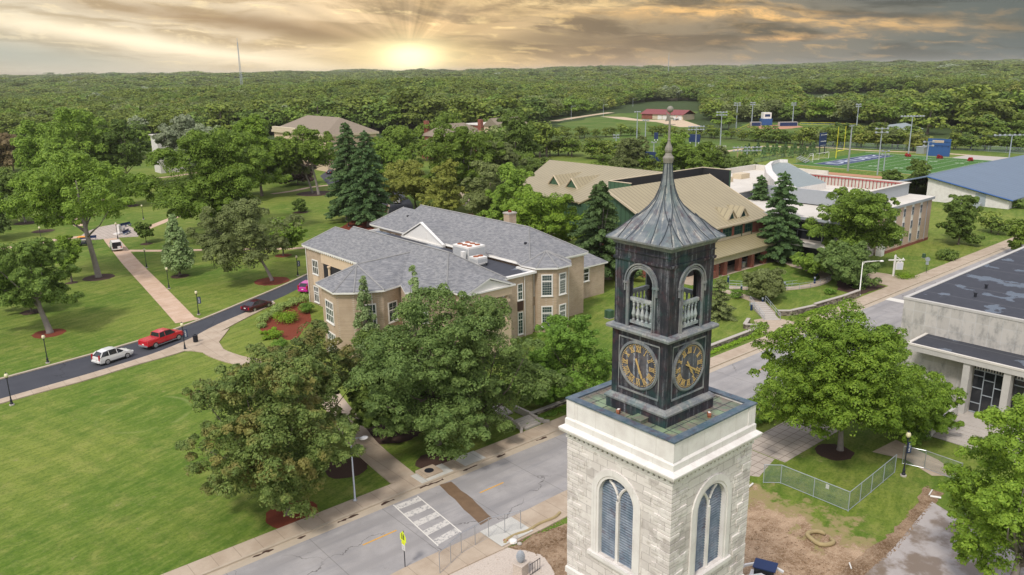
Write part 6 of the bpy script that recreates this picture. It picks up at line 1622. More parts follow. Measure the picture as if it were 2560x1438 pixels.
def crown_bough(rng, Rr, zb, zt, nclump, nleaf, size, rc, flat=.78, gap=0, lobes=3):
    nb = max(30, int(nclump/4.6)); bc, br_, _ = crown_decid(rng, Rr*1.05, zb, zt, nb, 1, size, .27 if nb < 45 else .21, flat=flat, lobes=lobes, gap=gap)
    cen = []; rad = []; k = max(5, int(nclump/max(1, len(bc))))
    for c, r_ in zip(bc, br_):
        out = norm(c-np.array([0, 0, zb+(zt-zb)*.35])); 
        for _ in range(k):
            d = rng.normal(size=3); d /= np.linalg.norm(d); d = d+out*.55+np.array([0, 0, .25]); d /= np.linalg.norm(d)
            rr_ = r_*rng.uniform(.70, 1.08); cen.append(c+d*rr_*np.array([1, 1, .72])); rad.append(r_*rng.uniform(.26, .46))
    for c, r_ in zip(bc, br_): cen.append(c*np.array([.62, .62, 1])+np.array([0, 0, (zt-zb)*.02-.15*r_])); rad.append(r_*.9); cen.append(c*np.array([.84, .84, 1])-np.array([0, 0, .35*r_])); rad.append(r_*.7)
    cen = np.array(cen); rad = np.array(rad)
    return bc, rad, leaves(rng, cen, rad, nleaf, size, flat=.85)
KIND = dict(oak='oak', brown='brown', blue='blue', green='green', bright='bright', hedge='hedge', silver='silver', linden='linden', yellow='yellow', pine='pine', olive='olive', plum='plum', rusty='rusty', forest='forest')
def plant(name, label, cat, x, y, Rr, H, kind='oak', form='decid', cb=.28, nc=70, nl=70, size=.4, rc=.24, seed=0, rb=None, bark='bark', group=None, off=(0,0), limbs=9, gap=0, flat=.75, z0=0.0, top=1.0, shape=1.0, droop=0, squash=1.0, cover=0):
    rng = np.random.default_rng(seed*7919+13); root = empty(name, (x, y, z0), label, cat, group)
    zb, zt = H*cb, H
    if form == 'decid' and cover:
        size = max(.26, 4.6/ppm(x, y, 5)); hh = (zt-zb)/2; nl = int(cover*2*math.pi*(Rr*Rr+Rr*hh)/(.34*size*size)/max(nc*1.2,120))
    if form == 'decid': cens, rad, P = crown_bough(rng, Rr, zb, zt, nc, nl, size, rc, flat=flat, gap=gap)
    elif form == 'pine': cens, rad, P = crown_pine(rng, Rr, zb, zt, size, shape=shape)
    elif form == 'cone':
        cen = []; rad = []
        for _ in range(nc):
            t = rng.random()**1.2; a = rng.random()*6.28; r_ = Rr*min(1, t*5+.45)*(1-t)**.75*rng.uniform(.55, 1.0); cen.append((r_*math.cos(a)*.85, r_*math.sin(a)*.85, zb+(zt-zb)*(t*.93+.02))); rad.append(Rr*rc*rng.uniform(.7, 1.2)*(1.1-t*.6))
        cens = np.array(cen); rad = np.array(rad); P = leaves(rng, cens, rad, nl, size, up=.4, flat=1.1)
    P = P+np.array([off[0], off[1], 0.])
    me = quads_mesh('crown', P, LM[kind]); o = bpy.data.objects.new('crown', me); C.objects.link(o); o.parent = root
    if rb is None: rb = .035*H*.55
    cc = [(c[0]+off[0], c[1]+off[1], c[2]) for c in cens]
    trunk_mb(rng, rb, zb, zt, cc, limbs, (off[0]*.6, off[1]*.6)).build('trunk', MT[bark], root, smooth=True)
    if squash != 1.0: root.scale = (1, 1, squash)
    return root
def ppm(x, y, z=0):     # photograph pixels to a metre at a place
    Y = x*cp+y*sp; return F_PX/(Y*c_+(CAM_H-z)*s_)
def tree_px(label, px, py, top, width, kind='green', cx=None, near=1.0, name='tree', **k):
    """a tree whose trunk meets the ground at (px,py); top and width give its height and spread"""
    x, y = at(px, py); s = ppm(x, y, 5); Rr = width/2/s; H = z_at(top, x+cp*0, y+sp*0)
    # the crown's top is about the middle of its depth, so keep it
    off = (0, 0)
    if cx is not None:
        d = (cx-px)/s; off = (sp*d, -cp*d)
    return plant(name, label, 'tree', x, y, Rr, H, kind, seed=int(px*3+py), off=off, **k)

NEAR = dict(nl=215, size=.20, rc=.145)
tree_px('big bronzed oak on the lawn corner beside the street light pole', 722, 1285, 862, 400, 'brown', cx=690, nc=380, cb=.05, name='oak_tree', limbs=16, gap=.0, **NEAR)
tree_px('second bronzed oak whose crown spreads behind the big lawn oak towards the hall', 800, 1120, 782, 300, 'brown', cx=790, nc=230, cb=.03, name='oak_tree', limbs=12, **NEAR)
tree_px('large blue green oak in front of the brick hall portico', 1095, 1110, 690, 400, 'blue', cx=1080, nc=380, cb=.05, name='oak_tree', limbs=16, **NEAR)
tree_px('round dark green oak between the bronzed oak and the portico oak', 975, 1070, 792, 230, 'oak', nc=220, cb=.05, name='oak_tree', limbs=10, **NEAR)
tree_px('spreading oak hanging over the pavement left of the street steps', 1215, 1085, 740, 300, 'blue', cx=1215, nc=230, cb=.06, name='oak_tree', limbs=12, **NEAR)
tree_px('slender feathery light green cypress before the brick hall bay', 922, 915, 684, 95, 'linden', form='cone', nc=110, nl=75, size=.24, rc=.24, cb=.10, name='cypress_tree')
tree_px('feathery cypress top rising above the portico oak', 1046, 985, 652, 95, 'linden', form='cone', nc=110, nl=75, size=.24, rc=.24, cb=.10, name='cypress_tree')
tree_px('glossy green magnolia mound between the hall and the tower', 1435, 1000, 775, 245, 'hedge', cx=1430, nc=220, cb=.02, name='magnolia_tree', limbs=6, flat=.9, **NEAR)
tree_px('low glossy magnolia mound nearest the street steps', 1350, 1010, 870, 130, 'hedge', nc=110, cb=.02, name='magnolia_tree', limbs=4, flat=.9, **NEAR)
tree_px('broad bright green maple on the lawn right of the tower', 2100, 1125, 768, 430, 'bright', cx=2092, nc=520, cb=.10, name='maple_tree', limbs=22, bark='bark_grey', **NEAR)
tree_px('smaller bright maple spreading under the big one towards the library', 2270, 1085, 925, 210, 'bright', nc=160, cb=.10, name='maple_tree', limbs=9, bark='bark_grey', **NEAR)
tree_px('nearest bright green tree cut by the right edge', 2520, 1500, 985, 400, 'bright', cx=2540, nc=380, cb=.10, name='maple_tree', limbs=16, bark='bark_grey', nl=200, size=.17, rc=.145)
MIDK = dict(nl=75, size=.46, rc=.21)
# park trees, left
for a in [
 ('very tall park tree with a long bare pale trunk in dark mulch', 247,693,374,235,'green',218,dict(cb=.34,nc=95,rb=.5,bark='bark_grey',gap=.3)),
 ('dark leafy tree leaning over red mulch left of the drive', 125,832,590,170,'oak',92,dict(cb=.22,nc=75,rb=.42,bark='bark_grey')),
 ('low dark tree behind the leaning red mulch tree', 80,779,652,105,'oak',70,dict(cb=.06,nc=45)),
 ('young slim tree between the leaning tree and the tall bare trunk', 180,706,585,62,'green',None,dict(cb=.25,nc=30)),
 ('mid green tree with a short trunk at the left edge of the park', 64,556,418,125,'oak',52,dict(cb=.22,nc=60,bark='bark_grey')),
 ('dark bluish tree cut by the left edge of the park', -12,600,462,90,'blue',None,dict(cb=.1,nc=45)),
 ('small broad tree on dark mulch in the middle of the lawn', 317,514,430,88,'green',None,dict(cb=.3,nc=40)),
 ('tiny round lollipop tree beside the paved memorial', 366,607,553,38,'oak',None,dict(cb=.30,nc=24,size=.3)),
 ('tree with sprawling greyish crown over red mulch beside the drive', 680,702,492,172,'olive',632,dict(cb=.20,nc=75,bark='bark_grey',gap=.3)),
 ('darker leafy tree just right of the sprawling greyish crown', 708,640,540,85,'green',715,dict(cb=.25,nc=45)),
 ('massive dark green tree in the middle of the park', 545,588,318,240,'green',552,dict(cb=.10,nc=110)),
 ('bright yellow green tree behind the massive dark park tree', 655,490,292,160,'bright',652,dict(cb=.08,nc=75)),
 ('small young tree on the far lawn below the silver tree', 446,492,455,42,'green',None,dict(cb=.25,nc=22)),
 ('tall silver leaved tree at the far edge of the park', 478,448,286,128,'silver',478,dict(cb=.10,nc=80)),
 ('second silver leaved tree just right of the tallest silver one', 520,445,305,130,'silver',None,dict(cb=.12,nc=55)),
 ('round small bush tree on the lawn left of the pines', 752,530,498,30,'oak',None,dict(cb=.05,nc=18,size=.35)),
 ('twin trunked open tree with its crown before the old stone hall', 797,487,318,125,'green',775,dict(cb=.38,nc=55,gap=.4,bark='bark_grey')),
 ('open tree with straight trunk left of the twin trunked tree', 781,483,352,92,'olive',750,dict(cb=.38,nc=36,gap=.4,bark='bark_grey')),
 ('dark plum leaved tree below the old stone hall', 745,462,388,80,'plum',None,dict(cb=.10,nc=45)),
 ('very large dark green tree standing left of the silver tree', 245,470,274,200,'green',195,dict(cb=.10,nc=105)),
 ('dark tree between the very large tree and the silver tree', 322,468,290,95,'oak',318,dict(cb=.08,nc=75)),
 ('brown tinged tree at the far left edge', 35,430,332,100,'rusty',35,dict(cb=.1,nc=60)),
 ('bright small crowned tree beside the brown tinged tree', 95,440,372,70,'bright',None,dict(cb=.1,nc=40)),
 ('big round green tree above the red brick house', 1100,386,274,105,'green',None,dict(cb=.2,nc=75)),
 ('broad green tree between the pines and the brick house', 1000,440,312,110,'green',None,dict(cb=.1,nc=70)),
 ('yellowing loose tree behind the hall roof ridge', 1040,522,398,135,'yellow',1035,dict(cb=.12,nc=75,gap=.2)),
 ('small yellowing tree at the kerb left of the loose yellowing tree', 985,505,420,60,'yellow',None,dict(cb=.2,nc=30)),
 ('tall green tree behind the rear ridge of the hall', 1185,530,312,160,'green',1150,dict(cb=.25,nc=90,bark='bark_grey')),
 ('green tree behind the hall right of the tall ridge tree', 1245,520,350,100,'olive',None,dict(cb=.2,nc=60)),
 ('large rounded tree beyond the hall near the west metal roof', 1290,470,282,130,'oak',None,dict(cb=.1,nc=80)),
 ('full round tree behind the hall chimney', 1302,606,408,120,'green',1280,dict(cb=.15,nc=70)),
 ('wide pale green tree right of the hall chimney', 1385,632,470,165,'bright',1362,dict(cb=.08,nc=90)),
 ('small tree in the planting between the hall and the wide pale tree', 1308,598,500,90,'green',None,dict(cb=.15,nc=40)),
 ('leafy tree close behind the rear wing roof of the hall', 1228,585,395,110,'olive',None,dict(cb=.1,nc=60)),
 ('loose yellow green tree just behind the rear roof ridge', 1110,548,402,105,'yellow',None,dict(cb=.1,nc=55,gap=.2)),
 ('dark tree between the chimney tree and the west metal roof', 1330,520,392,110,'oak',None,dict(cb=.05,nc=60)),
 ('pale tree on the left flank of the west metal roof', 1262,500,360,110,'green',None,dict(cb=.05,nc=70)),
 ('green tree filling the gap between the pines and the yellowing tree', 958,470,345,95,'green',None,dict(cb=.08,nc=60)),
 ('bright tree in front of the left end of the old halls', 1150,470,372,100,'olive',None,dict(cb=.08,nc=70)),
 ('dark green tree between the silver trees and the massive park tree', 590,440,318,110,'oak',None,dict(cb=.05,nc=70)),
 ('leafy tree right of the bright yellow green park tree', 705,455,345,80,'green',None,dict(cb=.05,nc=50)),
 ('green tree behind the very tall park tree', 150,450,310,120,'green',None,dict(cb=.05,nc=70)),
 ('big green tree in front of the pink brick building', 2130,668,452,186,'green',2130,dict(cb=.10,nc=130,nl=80,size=.38)),
 ('mid green tree below the big tree at the side drive', 2118,712,602,130,'blue',2125,dict(cb=.10,nc=75,nl=70,size=.34)),
 ('small spreading tree at the end of the curved walk', 2040,690,640,88,'green',2035,dict(cb=.35,nc=36,size=.3)),
 ('round low tree on the lawn inside the curved walk', 1912,748,676,100,'olive',1915,dict(cb=.22,nc=55,nl=70,size=.28,flat=.5)),
 ('dark shrubby tree right of the pink brick building', 2395,612,480,95,'oak',2398,dict(cb=.03,nc=75)),
 ('dark tree behind the pink brick building roof corner', 2290,480,398,60,'oak',None,dict(cb=.05,nc=40)),
 ('small tree over the penthouse roof', 2225,470,422,45,'oak',None,dict(cb=.05,nc=28)),
 ('dark tree cut by the right edge above the black roof', 2560,640,530,70,'green',None,dict(cb=.05,nc=40)),
 ('olive tree left of the spire beyond the west metal roof', 1572,430,332,82,'olive',None,dict(cb=.1,nc=55)),
 ('leafy tree directly behind the spire neck', 1685,440,330,90,'green',None,dict(cb=.1,nc=60)),
 ('lighter tree right of the spire neck', 1735,445,352,90,'green',1745,dict(cb=.1,nc=55)),
 ('thin pale open tree between the spire and the sports fields', 1800,430,362,46,'olive',None,dict(cb=.1,nc=22,gap=.5)),
 ('low bushy tree before the playing field track', 1845,440,385,75,'oak',None,dict(cb=.02,nc=40)),
 ]:
    lb, px, py, tp, wd, kd, cx_, kw = a; kk = dict(MIDK); kk.update(kw); kk['nc'] = int(kk.get('nc',40)*1.5); kk['cover'] = 1.9 if kk.get('gap') else 3.2; tree_px(lb, px, py, tp, wd*1.26, kd, cx=cx_, **kk)
tree_px('pale green cone shaped young tree on the lawn', 450, 689, 532, 98, 'linden', form='cone', nc=230, nl=70, size=.38, rc=.19, cb=.10)
for a in [('tall dark pine left of the drive behind the hall', 868,552,308,140,880,.9),('second tall pine standing right of the first by the mulch', 922,566,328,135,925,.8),
    ('big soft pine between the hall annexe and the green siding', 1500,700,455,185,1500,.85),('pine in front of the rear block of the pale roofed building', 1893,600,440,85,1893,.8),
    ('tall pine right of the arcade', 1945,655,432,120,1945,.75)]:
    tree_px(a[0], a[1], a[2], a[3], a[4], 'pine', cx=a[5], form='pine', size=.45, cb=.06, shape=a[6]*.8, name='pine_tree', bark='bark_grey')
tree_px('small brownish pine on the lawn right of the belfry', 1795, 795, 690, 76, 'olive', form='pine', size=.26, cb=.02, shape=.6, name='pine_tree')

# shrubs
def shrub(label, px, py, w_px, h, kind='shrub', name='shrub', seed=1, group=None, size=.16, nc=22, flat=.85):
    x, y = at(px, py); s = ppm(x, y); rng = np.random.default_rng(seed); Rr = w_px/2/s
    cen = np.stack([rng.uniform(-.65,.65,nc)*Rr, rng.uniform(-.65,.65,nc)*Rr, rng.uniform(.12,.68,nc)*h], 1); rad = Rr*.36*rng.uniform(.7,1.2,nc)
    P = leaves(rng, cen, rad, 70, size, flat=flat); P[...,2] = np.maximum(P[...,2], .02)
    o = bpy.data.objects.new(name, quads_mesh(name, P, LM[kind])); C.objects.link(o); o.location = (x, y, 0); return tag(o, label, 'shrub', group)
shrub('clipped dark green shrub at the hall corner in red mulch', 768,782,40,1.9,'hedge',seed=3,nc=40)
shrub('large lime green shrub in the red mulch bed', 715,805,68,1.5,'shrub',seed=4,nc=40)
shrub('lime green shrub at the middle of the red mulch bed', 690,845,34,1.1,'shrub',seed=5)
for i, (px, py, w_) in enumerate([(660,836,22),(672,845,20),(676,834,18),(665,850,20),(684,828,20)]): shrub('small lime green mound in the front corner of the red mulch bed', px, py, w_, .6, 'shrub', seed=10+i, group='small lime mounds in the mulch bed', nc=12)
shrub('green shrub half hidden by the bronzed oak in the mulch bed', 700,868,44,1.3,'hedge',seed=7)
shrub('pale tufted shrub at the near corner of the mulch bed', 653,818,30,.8,'grassy',seed=8)
shrub('round dark shrub on the slope above the street', 2365,648,58,1.8,'oak',seed=9,nc=40,size=.3)
shrub('dark round shrub by the side drive light pole', 2075,735,30,1.2,'hedge',seed=20)
shrub('low planting at the foot of the white hanging sign', 2260,695,60,.5,'shrub',seed=21)
shrub('dark hedge shrub before the entrance canopy of the pink brick building', 1985,640,60,1.3,'hedge',seed=22)
shrub('small bush behind the fence near the tower cornice', 1935,1030,22,.6,'hedge',seed=23)
shrub('small leafy tree shrub by the upper lawn steps', 1840,745,36,1.8,'hedge',seed=24)
shrub('dark green bush against the cream sports hall', 2545,520,50,2.6,'oak',seed=26,size=.5)
shrub('dark yew shrub by the library steps', 2290,1105,60,1.8,'hedge',seed=28,nc=40)
def hedge(name, label, pts, w, h, kind, seed, size=.16, n=90, cat='shrub', kindp=None):
    rng = np.random.default_rng(seed); cen = []
    for i in range(len(pts)-1):
        p, q = pts[i], pts[i+1]; L = math.hypot(q[0]-p[0], q[1]-p[1]); m = max(2, int(L/(w*.45)))
        for k in range(m):
            t = k/m; 
            for _ in range(2): cen.append((p[0]+(q[0]-p[0])*t+rng.uniform(-.3,.3)*w, p[1]+(q[1]-p[1])*t+rng.uniform(-.3,.3)*w, h*rng.uniform(.3,.6)))
    cen = np.array(cen); P = leaves(rng, cen, np.full(len(cen), w*.42)*rng.uniform(.7,1.2,len(cen)), n, size, flat=h/w*.9); P[...,2] = np.maximum(P[...,2], .02)
    o = bpy.data.objects.new(name, quads_mesh(name, P, LM[kind])); C.objects.link(o); return tag(o, label, cat, None, kindp)
hedge('ornamental_grass', 'long drift of tall arching grass along the drive', [at(652,812),at(672,795),at(700,778),at(735,762),at(768,748)], 1.9, 1.3, 'grassy', 41, .22, 130, 'grass', 'stuff')
hedge('ground_cover', 'low bright planting between the stone wall and the pavement', [(74,55.1),(90,55.2)], .9, .4, 'shrub', 42, .14, 50, 'ground cover', 'stuff')
hedge('ground_cover', 'low planting below the upper stone wall', [(100,55.4),(117,55.5)], .9, .45, 'shrub', 43, .14, 50, 'ground cover', 'stuff')
hedge('ground_cover', 'low green planting along the pavement left of the tower', [(48.3,55.2),(62,55.3)], 1.0, .35, 'hedge', 44, .14, 60, 'ground cover', 'stuff')
hedge('hedge', 'clipped dark hedge beside the paved plaza right of the tower', [(65,39.6),(72,39.6)], 1.2, .8, 'hedge', 45, .14, 90)
hedge('ground_cover', 'dark planting around the side drive tree', [(121,57),(125,58.5),(127.6,62),(127,68)], 1.7, .7, 'hedge', 46, .2, 60, 'ground cover', 'stuff')

# ------------------------------------------------------------------ woods
LIB = []
def lib_tree(seed, kind, nc=22, nl=44, size=.88, cb=.10):
    rng = np.random.default_rng(seed); c, r_, P = crown_decid(rng, 4.9, 11*cb, 11, nc, nl, size, .34); me = quads_mesh('crown', P, LM[kind]); LIB.append(me); return me
LIBK = ['forest','forest','green','oak','forest','olive','oak','forest','yellow','silver']
for i, k in enumerate(LIBK): lib_tree(100+i, k)
TR = MB(); TR.tube([(0,0,-2),(0,0,3),(.2,.1,8)], [.32,.25,.1], 5); TRM = TR.build('trunk', MT['bark'], None); TRME = TRM.data; bpy.data.objects.remove(TRM)
ADJ = ['mid green','mid green','fresh green','dark green','mid green','olive green','blue green','mid green','yellowing','silver green']
def small_tree(x, y, h, wsc, k, label, group, rz, name='tree', z=None):
    label = ADJ[k]+' '+re.sub('^(green|dark green|dark|leafy|tall|low|bushy) ', '', label); group = ADJ[k]+' '+group
    root = empty(name, (x, y, hill(x, y) if z is None else z), label, 'tree', group, rz); root.scale = (wsc*h/11, wsc*h/11, h/11)
    for nm, me in (('crown', LIB[k]), ('trunk', TRME)): o = bpy.data.objects.new(nm, me); C.objects.link(o); o.parent = root
    return root
rt = random.Random(11)
def belt(pts, n, h0, h1, label, group, ks=(0,1,2,3,4,6), jx=4, jy=3, w=1.0):
    L = [math.hypot(pts[i+1][0]-pts[i][0], pts[i+1][1]-pts[i][1]) for i in range(len(pts)-1)]; T = sum(L)
    for j in range(n):
        d = T*(j+.5)/n; i = 0
        while i < len(L)-1 and d > L[i]: d -= L[i]; i += 1
        t = d/L[i]; x = pts[i][0]+(pts[i+1][0]-pts[i][0])*t+rt.uniform(-jx,jx)*.5; y = pts[i][1]+(pts[i+1][1]-pts[i][1])*t+rt.uniform(-jy,jy)
        small_tree(x, y, rt.uniform(h0,h1), w*rt.uniform(.9,1.25), rt.choice(ks), label, group, rt.uniform(0,6.28))
belt([gnd(1400,348),gnd(1560,340),gnd(1660,340),gnd(1760,344),gnd(1870,352),gnd(1990,362)], 34, 4.5, 7, 'green tree in the belt between the two sets of pitches', 'trees in the belt between the pitches', w=1.2)
belt([gnd(1880,352),gnd(1990,362)], 7, 6, 9, 'rounded tree at the right end of the belt between the pitches', 'trees at the right end of the belt', w=1.3)
belt([gnd(2010,366),gnd(2100,366),gnd(2200,371),gnd(2310,378)], 16, 6, 9.5, 'bushy tree in the row behind the goalposts', 'trees in the row behind the goalposts', ks=(0,2,5,8,4), w=1.3)
belt([gnd(2080,352),gnd(2200,355),gnd(2300,362)], 12, 7, 10, 'dark tree behind the row beyond the goalposts', 'trees behind the goalpost row', w=1.3)
belt([gnd(2360,372),gnd(2450,376),gnd(2560,380),gnd(2640,384)], 12, 6, 9, 'dark green tree lining the far car park at right', 'trees lining the far car park', ks=(3,6,1), w=1.3)
belt([gnd(2400,345),gnd(2500,348),gnd(2640,350)], 12, 9, 13, 'tree in the scattered wood beyond the car park', 'trees beyond the car park', w=1.3)
belt([gnd(1380,392),gnd(1460,392),gnd(1560,405)], 11, 7, 9.5, 'leafy tree behind the ridge of the west metal roof', 'trees behind the west roof ridge', jy=8, w=1.3)
belt([gnd(1225,400),gnd(1300,392),gnd(1370,390)], 13, 12, 16, 'tall tree in the wood behind the west metal roof', 'tall trees behind the west metal roof', ks=(0,2,3,4,5), jy=8, w=1.1)
belt([gnd(1500,425),gnd(1600,430),gnd(1700,430)], 9, 5, 7, 'low tree along the blue fence behind the metal roofs', 'low trees along the blue fence', w=1.4)
belt([gnd(860,415),gnd(960,405),gnd(1060,400),gnd(1180,398),gnd(1240,395)], 16, 7.5, 10, 'green tree near the old halls behind the pines', 'trees near the old halls', ks=(2,0,3,9), jy=8)
belt([gnd(-40,420),gnd(60,410),gnd(150,400),gnd(300,400),gnd(400,395)], 16, 12, 17, 'dark tree closing the far left side of the park', 'trees closing the far left side of the park', ks=(3,0,2), jy=9)
belt([gnd(1790,325),gnd(1820,322)], 3, 9, 12, 'tree at the corner of the softball ground', 'trees at the softball corner')
belt([gnd(2470,585),gnd(2520,590),gnd(2600,600)], 5, 3.5, 5, 'low scrub tree on the slope above the black roof', 'scrub trees above the black roof', w=1.3)
for i in range(16):
    q = at(1862+ (i % 8)*23+(i//8)*9, 391-(i//8)*9+(i%3)*2)
    r_ = empty('young_conifer', (q[0],q[1],0), 'small dark young conifer planted in rows on the slope by the track', 'tree', 'young conifers on the slope by the track')
    rng = np.random.default_rng(i); cen = np.array([[0,0,z] for z in np.linspace(.6,4.2,9)]); rad = np.linspace(1.5,.3,9); o = bpy.data.objects.new('crown', quads_mesh('crown', leaves(rng,cen,rad,36,.6), LM['pine'])); C.objects.link(o); o.parent = r_
    MB().tube([(0,0,-.2),(0,0,1.2)], .12, 5).build('trunk', MT['bark'], r_)
def inside(p, poly):
    x, y = p; c = False; n = len(poly)
    for i in range(n):
        x1, y1 = poly[i]; x2, y2 = poly[(i+1) % n]
        if (y1 > y) != (y2 > y) and x < (x2-x1)*(y-y1)/(y2-y1)+x1: c = not c
    return c
edge = [(-400,352),(0,350),(380,345),(700,338),(900,335),(1120,335),(1240,338),(1370,306),(1440,291),(1500,281),(1600,263),(1680,256),(1722,262),(1740,292),(1800,311),(1870,304),(2150,309),(2200,330),(2300,338),(2400,332),(2560,328),(3000,328)]
EX = [e[0] for e in edge]; EY = [e[1] for e in edge]
bank = [(2000,247),(2230,249),(2480,256),(2700,258),(2700,275),(2480,272),(2300,262),(2140,257),(2000,255)]
bank_w = [at(*p, 6) for p in bank]
clear = [[(1985,246),(2230,246),(2480,250),(2700,254),(2700,287),(2480,284),(2300,276),(2140,272),(1985,268)], [(2200,318),(2420,322),(2420,334),(2200,330)], [(1365,322),(1385,298),(1500,280),(1620,256),(1760,256),(1765,302),(1600,340)], [(2420,250),(2560,262),(2560,280),(2440,262)], [(2480,285),(2560,292),(2560,315),(2500,320)]]
def build_woods():
    rr = random.Random(5); pts = []; ind = []
    d = 290.
    while d < 5200:
        sp_ = 9.6 if d < 900 else 9.6+(d-900)*.008
        st = sp_*.93; da = math.degrees(sp_/d); az = -39.
        while az < 39:
            a = R(az+rr.uniform(-.5,.5)*da); dd = d+rr.uniform(-.5,.5)*st; fx, fy = math.cos(a), math.sin(a); x, y = dd*(fx*cp+fy*sp), dd*(fx*sp-fy*cp); az += da
            z = hill(x, y); px, py = px_of(x, y, z)
            lim = np.interp(px, EX, EY)
            if py > lim+rr.uniform(-1.5,1.5): continue
            if any(inside((px, px_of(x,y,0)[1]), c) or inside((px,py), c) for c in clear): continue
            if inside((x,y), bank_w) : continue
            if FX0-25 < x < FX1+30 and y < 165: continue
            if rr.random() < .04: continue
            sc = sp_/8.4; nz = math.sin(x*.013+1)*math.sin(y*.011)+.5*math.sin(x*.04)*math.sin(y*.035+2)
            h = rr.uniform(10.5,16)*(1+.24*nz)*(sc**.35)*(rr.uniform(.8,1.35) if d > 1800 else 1); pts.append((x,y,z,h,sc*rr.uniform(.92,1.25)))
        d += st
    pts.sort(key=lambda p: math.hypot(p[0], p[1])); return pts
WOODS = build_woods()
# the nearest of the wood stand as trees of their own, the rest is one wood
for i, (x, y, z, h, w) in enumerate(WOODS[:110]):
    small_tree(x, y, h*rt.uniform(.95,1.3), w*1.05, rt.choice((0,1,2,3,4,6,7)), 'tree along the near edge of the great wood', 'trees along the near edge of the wood', rt.uniform(0,6.28))
def woods_object(pts):
    me = bpy.data.meshes.new('woodland'); n = len(pts)
    rr = random.Random(9)
    me.from_pydata([p[:3] for p in pts], [], [])
    me.attributes.new('scl', 'FLOAT_VECTOR', 'POINT'); me.attributes.new('rotz', 'FLOAT_VECTOR', 'POINT'); me.attributes.new('pick', 'INT', 'POINT')
    S = []; Q = []; K = []
    for p in pts:
        k = p[3]/11; S += [k*p[4], k*p[4], k]; Q += [0, 0, rr.uniform(0,6.28)]
        v = rr.random(); nz = math.sin(p[0]*.008+1)*math.sin(p[1]*.0095+1)+.5*math.sin(p[0]*.03)*math.sin(p[1]*.026)
        if nz > .25 and rr.random() < .6: v = rr.choice([.8,.8,.9,.97,.1])
        elif nz < -.3 and rr.random() < .6: v = .2
        K.append(rr.choice([0,1,3,4,7,6]) if v < .74 else (2 if v < .86 else (5 if v < .95 else (8 if v < .99 else 9))))
    me.attributes['scl'].data.foreach_set('vector', S); me.attributes['rotz'].data.foreach_set('vector', Q); me.attributes['pick'].data.foreach_set('value', K)
    o = bpy.data.objects.new('woodland', me); C.objects.link(o); tag(o, 'great green wood reaching from the campus to the horizon', 'woodland', kind='stuff')
    ng = bpy.data.node_groups.new('woodland', 'GeometryNodeTree'); ng.interface.new_socket('Geometry', in_out='INPUT', socket_type='NodeSocketGeometry'); ng.interface.new_socket('Geometry', in_out='OUTPUT', socket_type='NodeSocketGeometry')
    N = ng.nodes; L = ng.links; gi = N.new('NodeGroupInput'); go = N.new('NodeGroupOutput'); join = N.new('GeometryNodeJoinGeometry')
    def attr(nm, ty):
        a = N.new('GeometryNodeInputNamedAttribute'); a.data_type = ty; a.inputs['Name'].default_value = nm; return a.outputs['Attribute']
    pick, scl, rz = attr('pick','INT'), attr('scl','FLOAT_VECTOR'), attr('rotz','FLOAT_VECTOR')
    src = bpy.data.collections.new('woodland_kinds')
    for k, m in enumerate(LIB):
        so = bpy.data.objects.new('tree_kind', m); src.objects.link(so)
        oi = N.new('GeometryNodeObjectInfo'); oi.inputs['Object'].default_value = so; oi.inputs['As Instance'].default_value = True
        cmp = N.new('FunctionNodeCompare'); cmp.data_type = 'INT'; cmp.operation = 'EQUAL'; L.new(pick, cmp.inputs[2]); cmp.inputs[3].default_value = k
        ip = N.new('GeometryNodeInstanceOnPoints'); L.new(gi.outputs[0], ip.inputs['Points']); L.new(cmp.outputs[0], ip.inputs['Selection']); L.new(oi.outputs['Geometry'], ip.inputs['Instance'])
        er = N.new('FunctionNodeEulerToRotation'); L.new(rz, er.inputs[0]); L.new(er.outputs[0], ip.inputs['Rotation']); L.new(scl, ip.inputs['Scale']); L.new(ip.outputs[0], join.inputs[0])
    L.new(join.outputs[0], go.inputs[0]); md = o.modifiers.new('woodland', 'NODES'); md.node_group = ng
woods_object(WOODS[110:])
print('WOODS', len(WOODS))
sheet('red_earth_bank', [at(*p, 6) for p in bank], 6.2, MT['redbank'], 5.5)

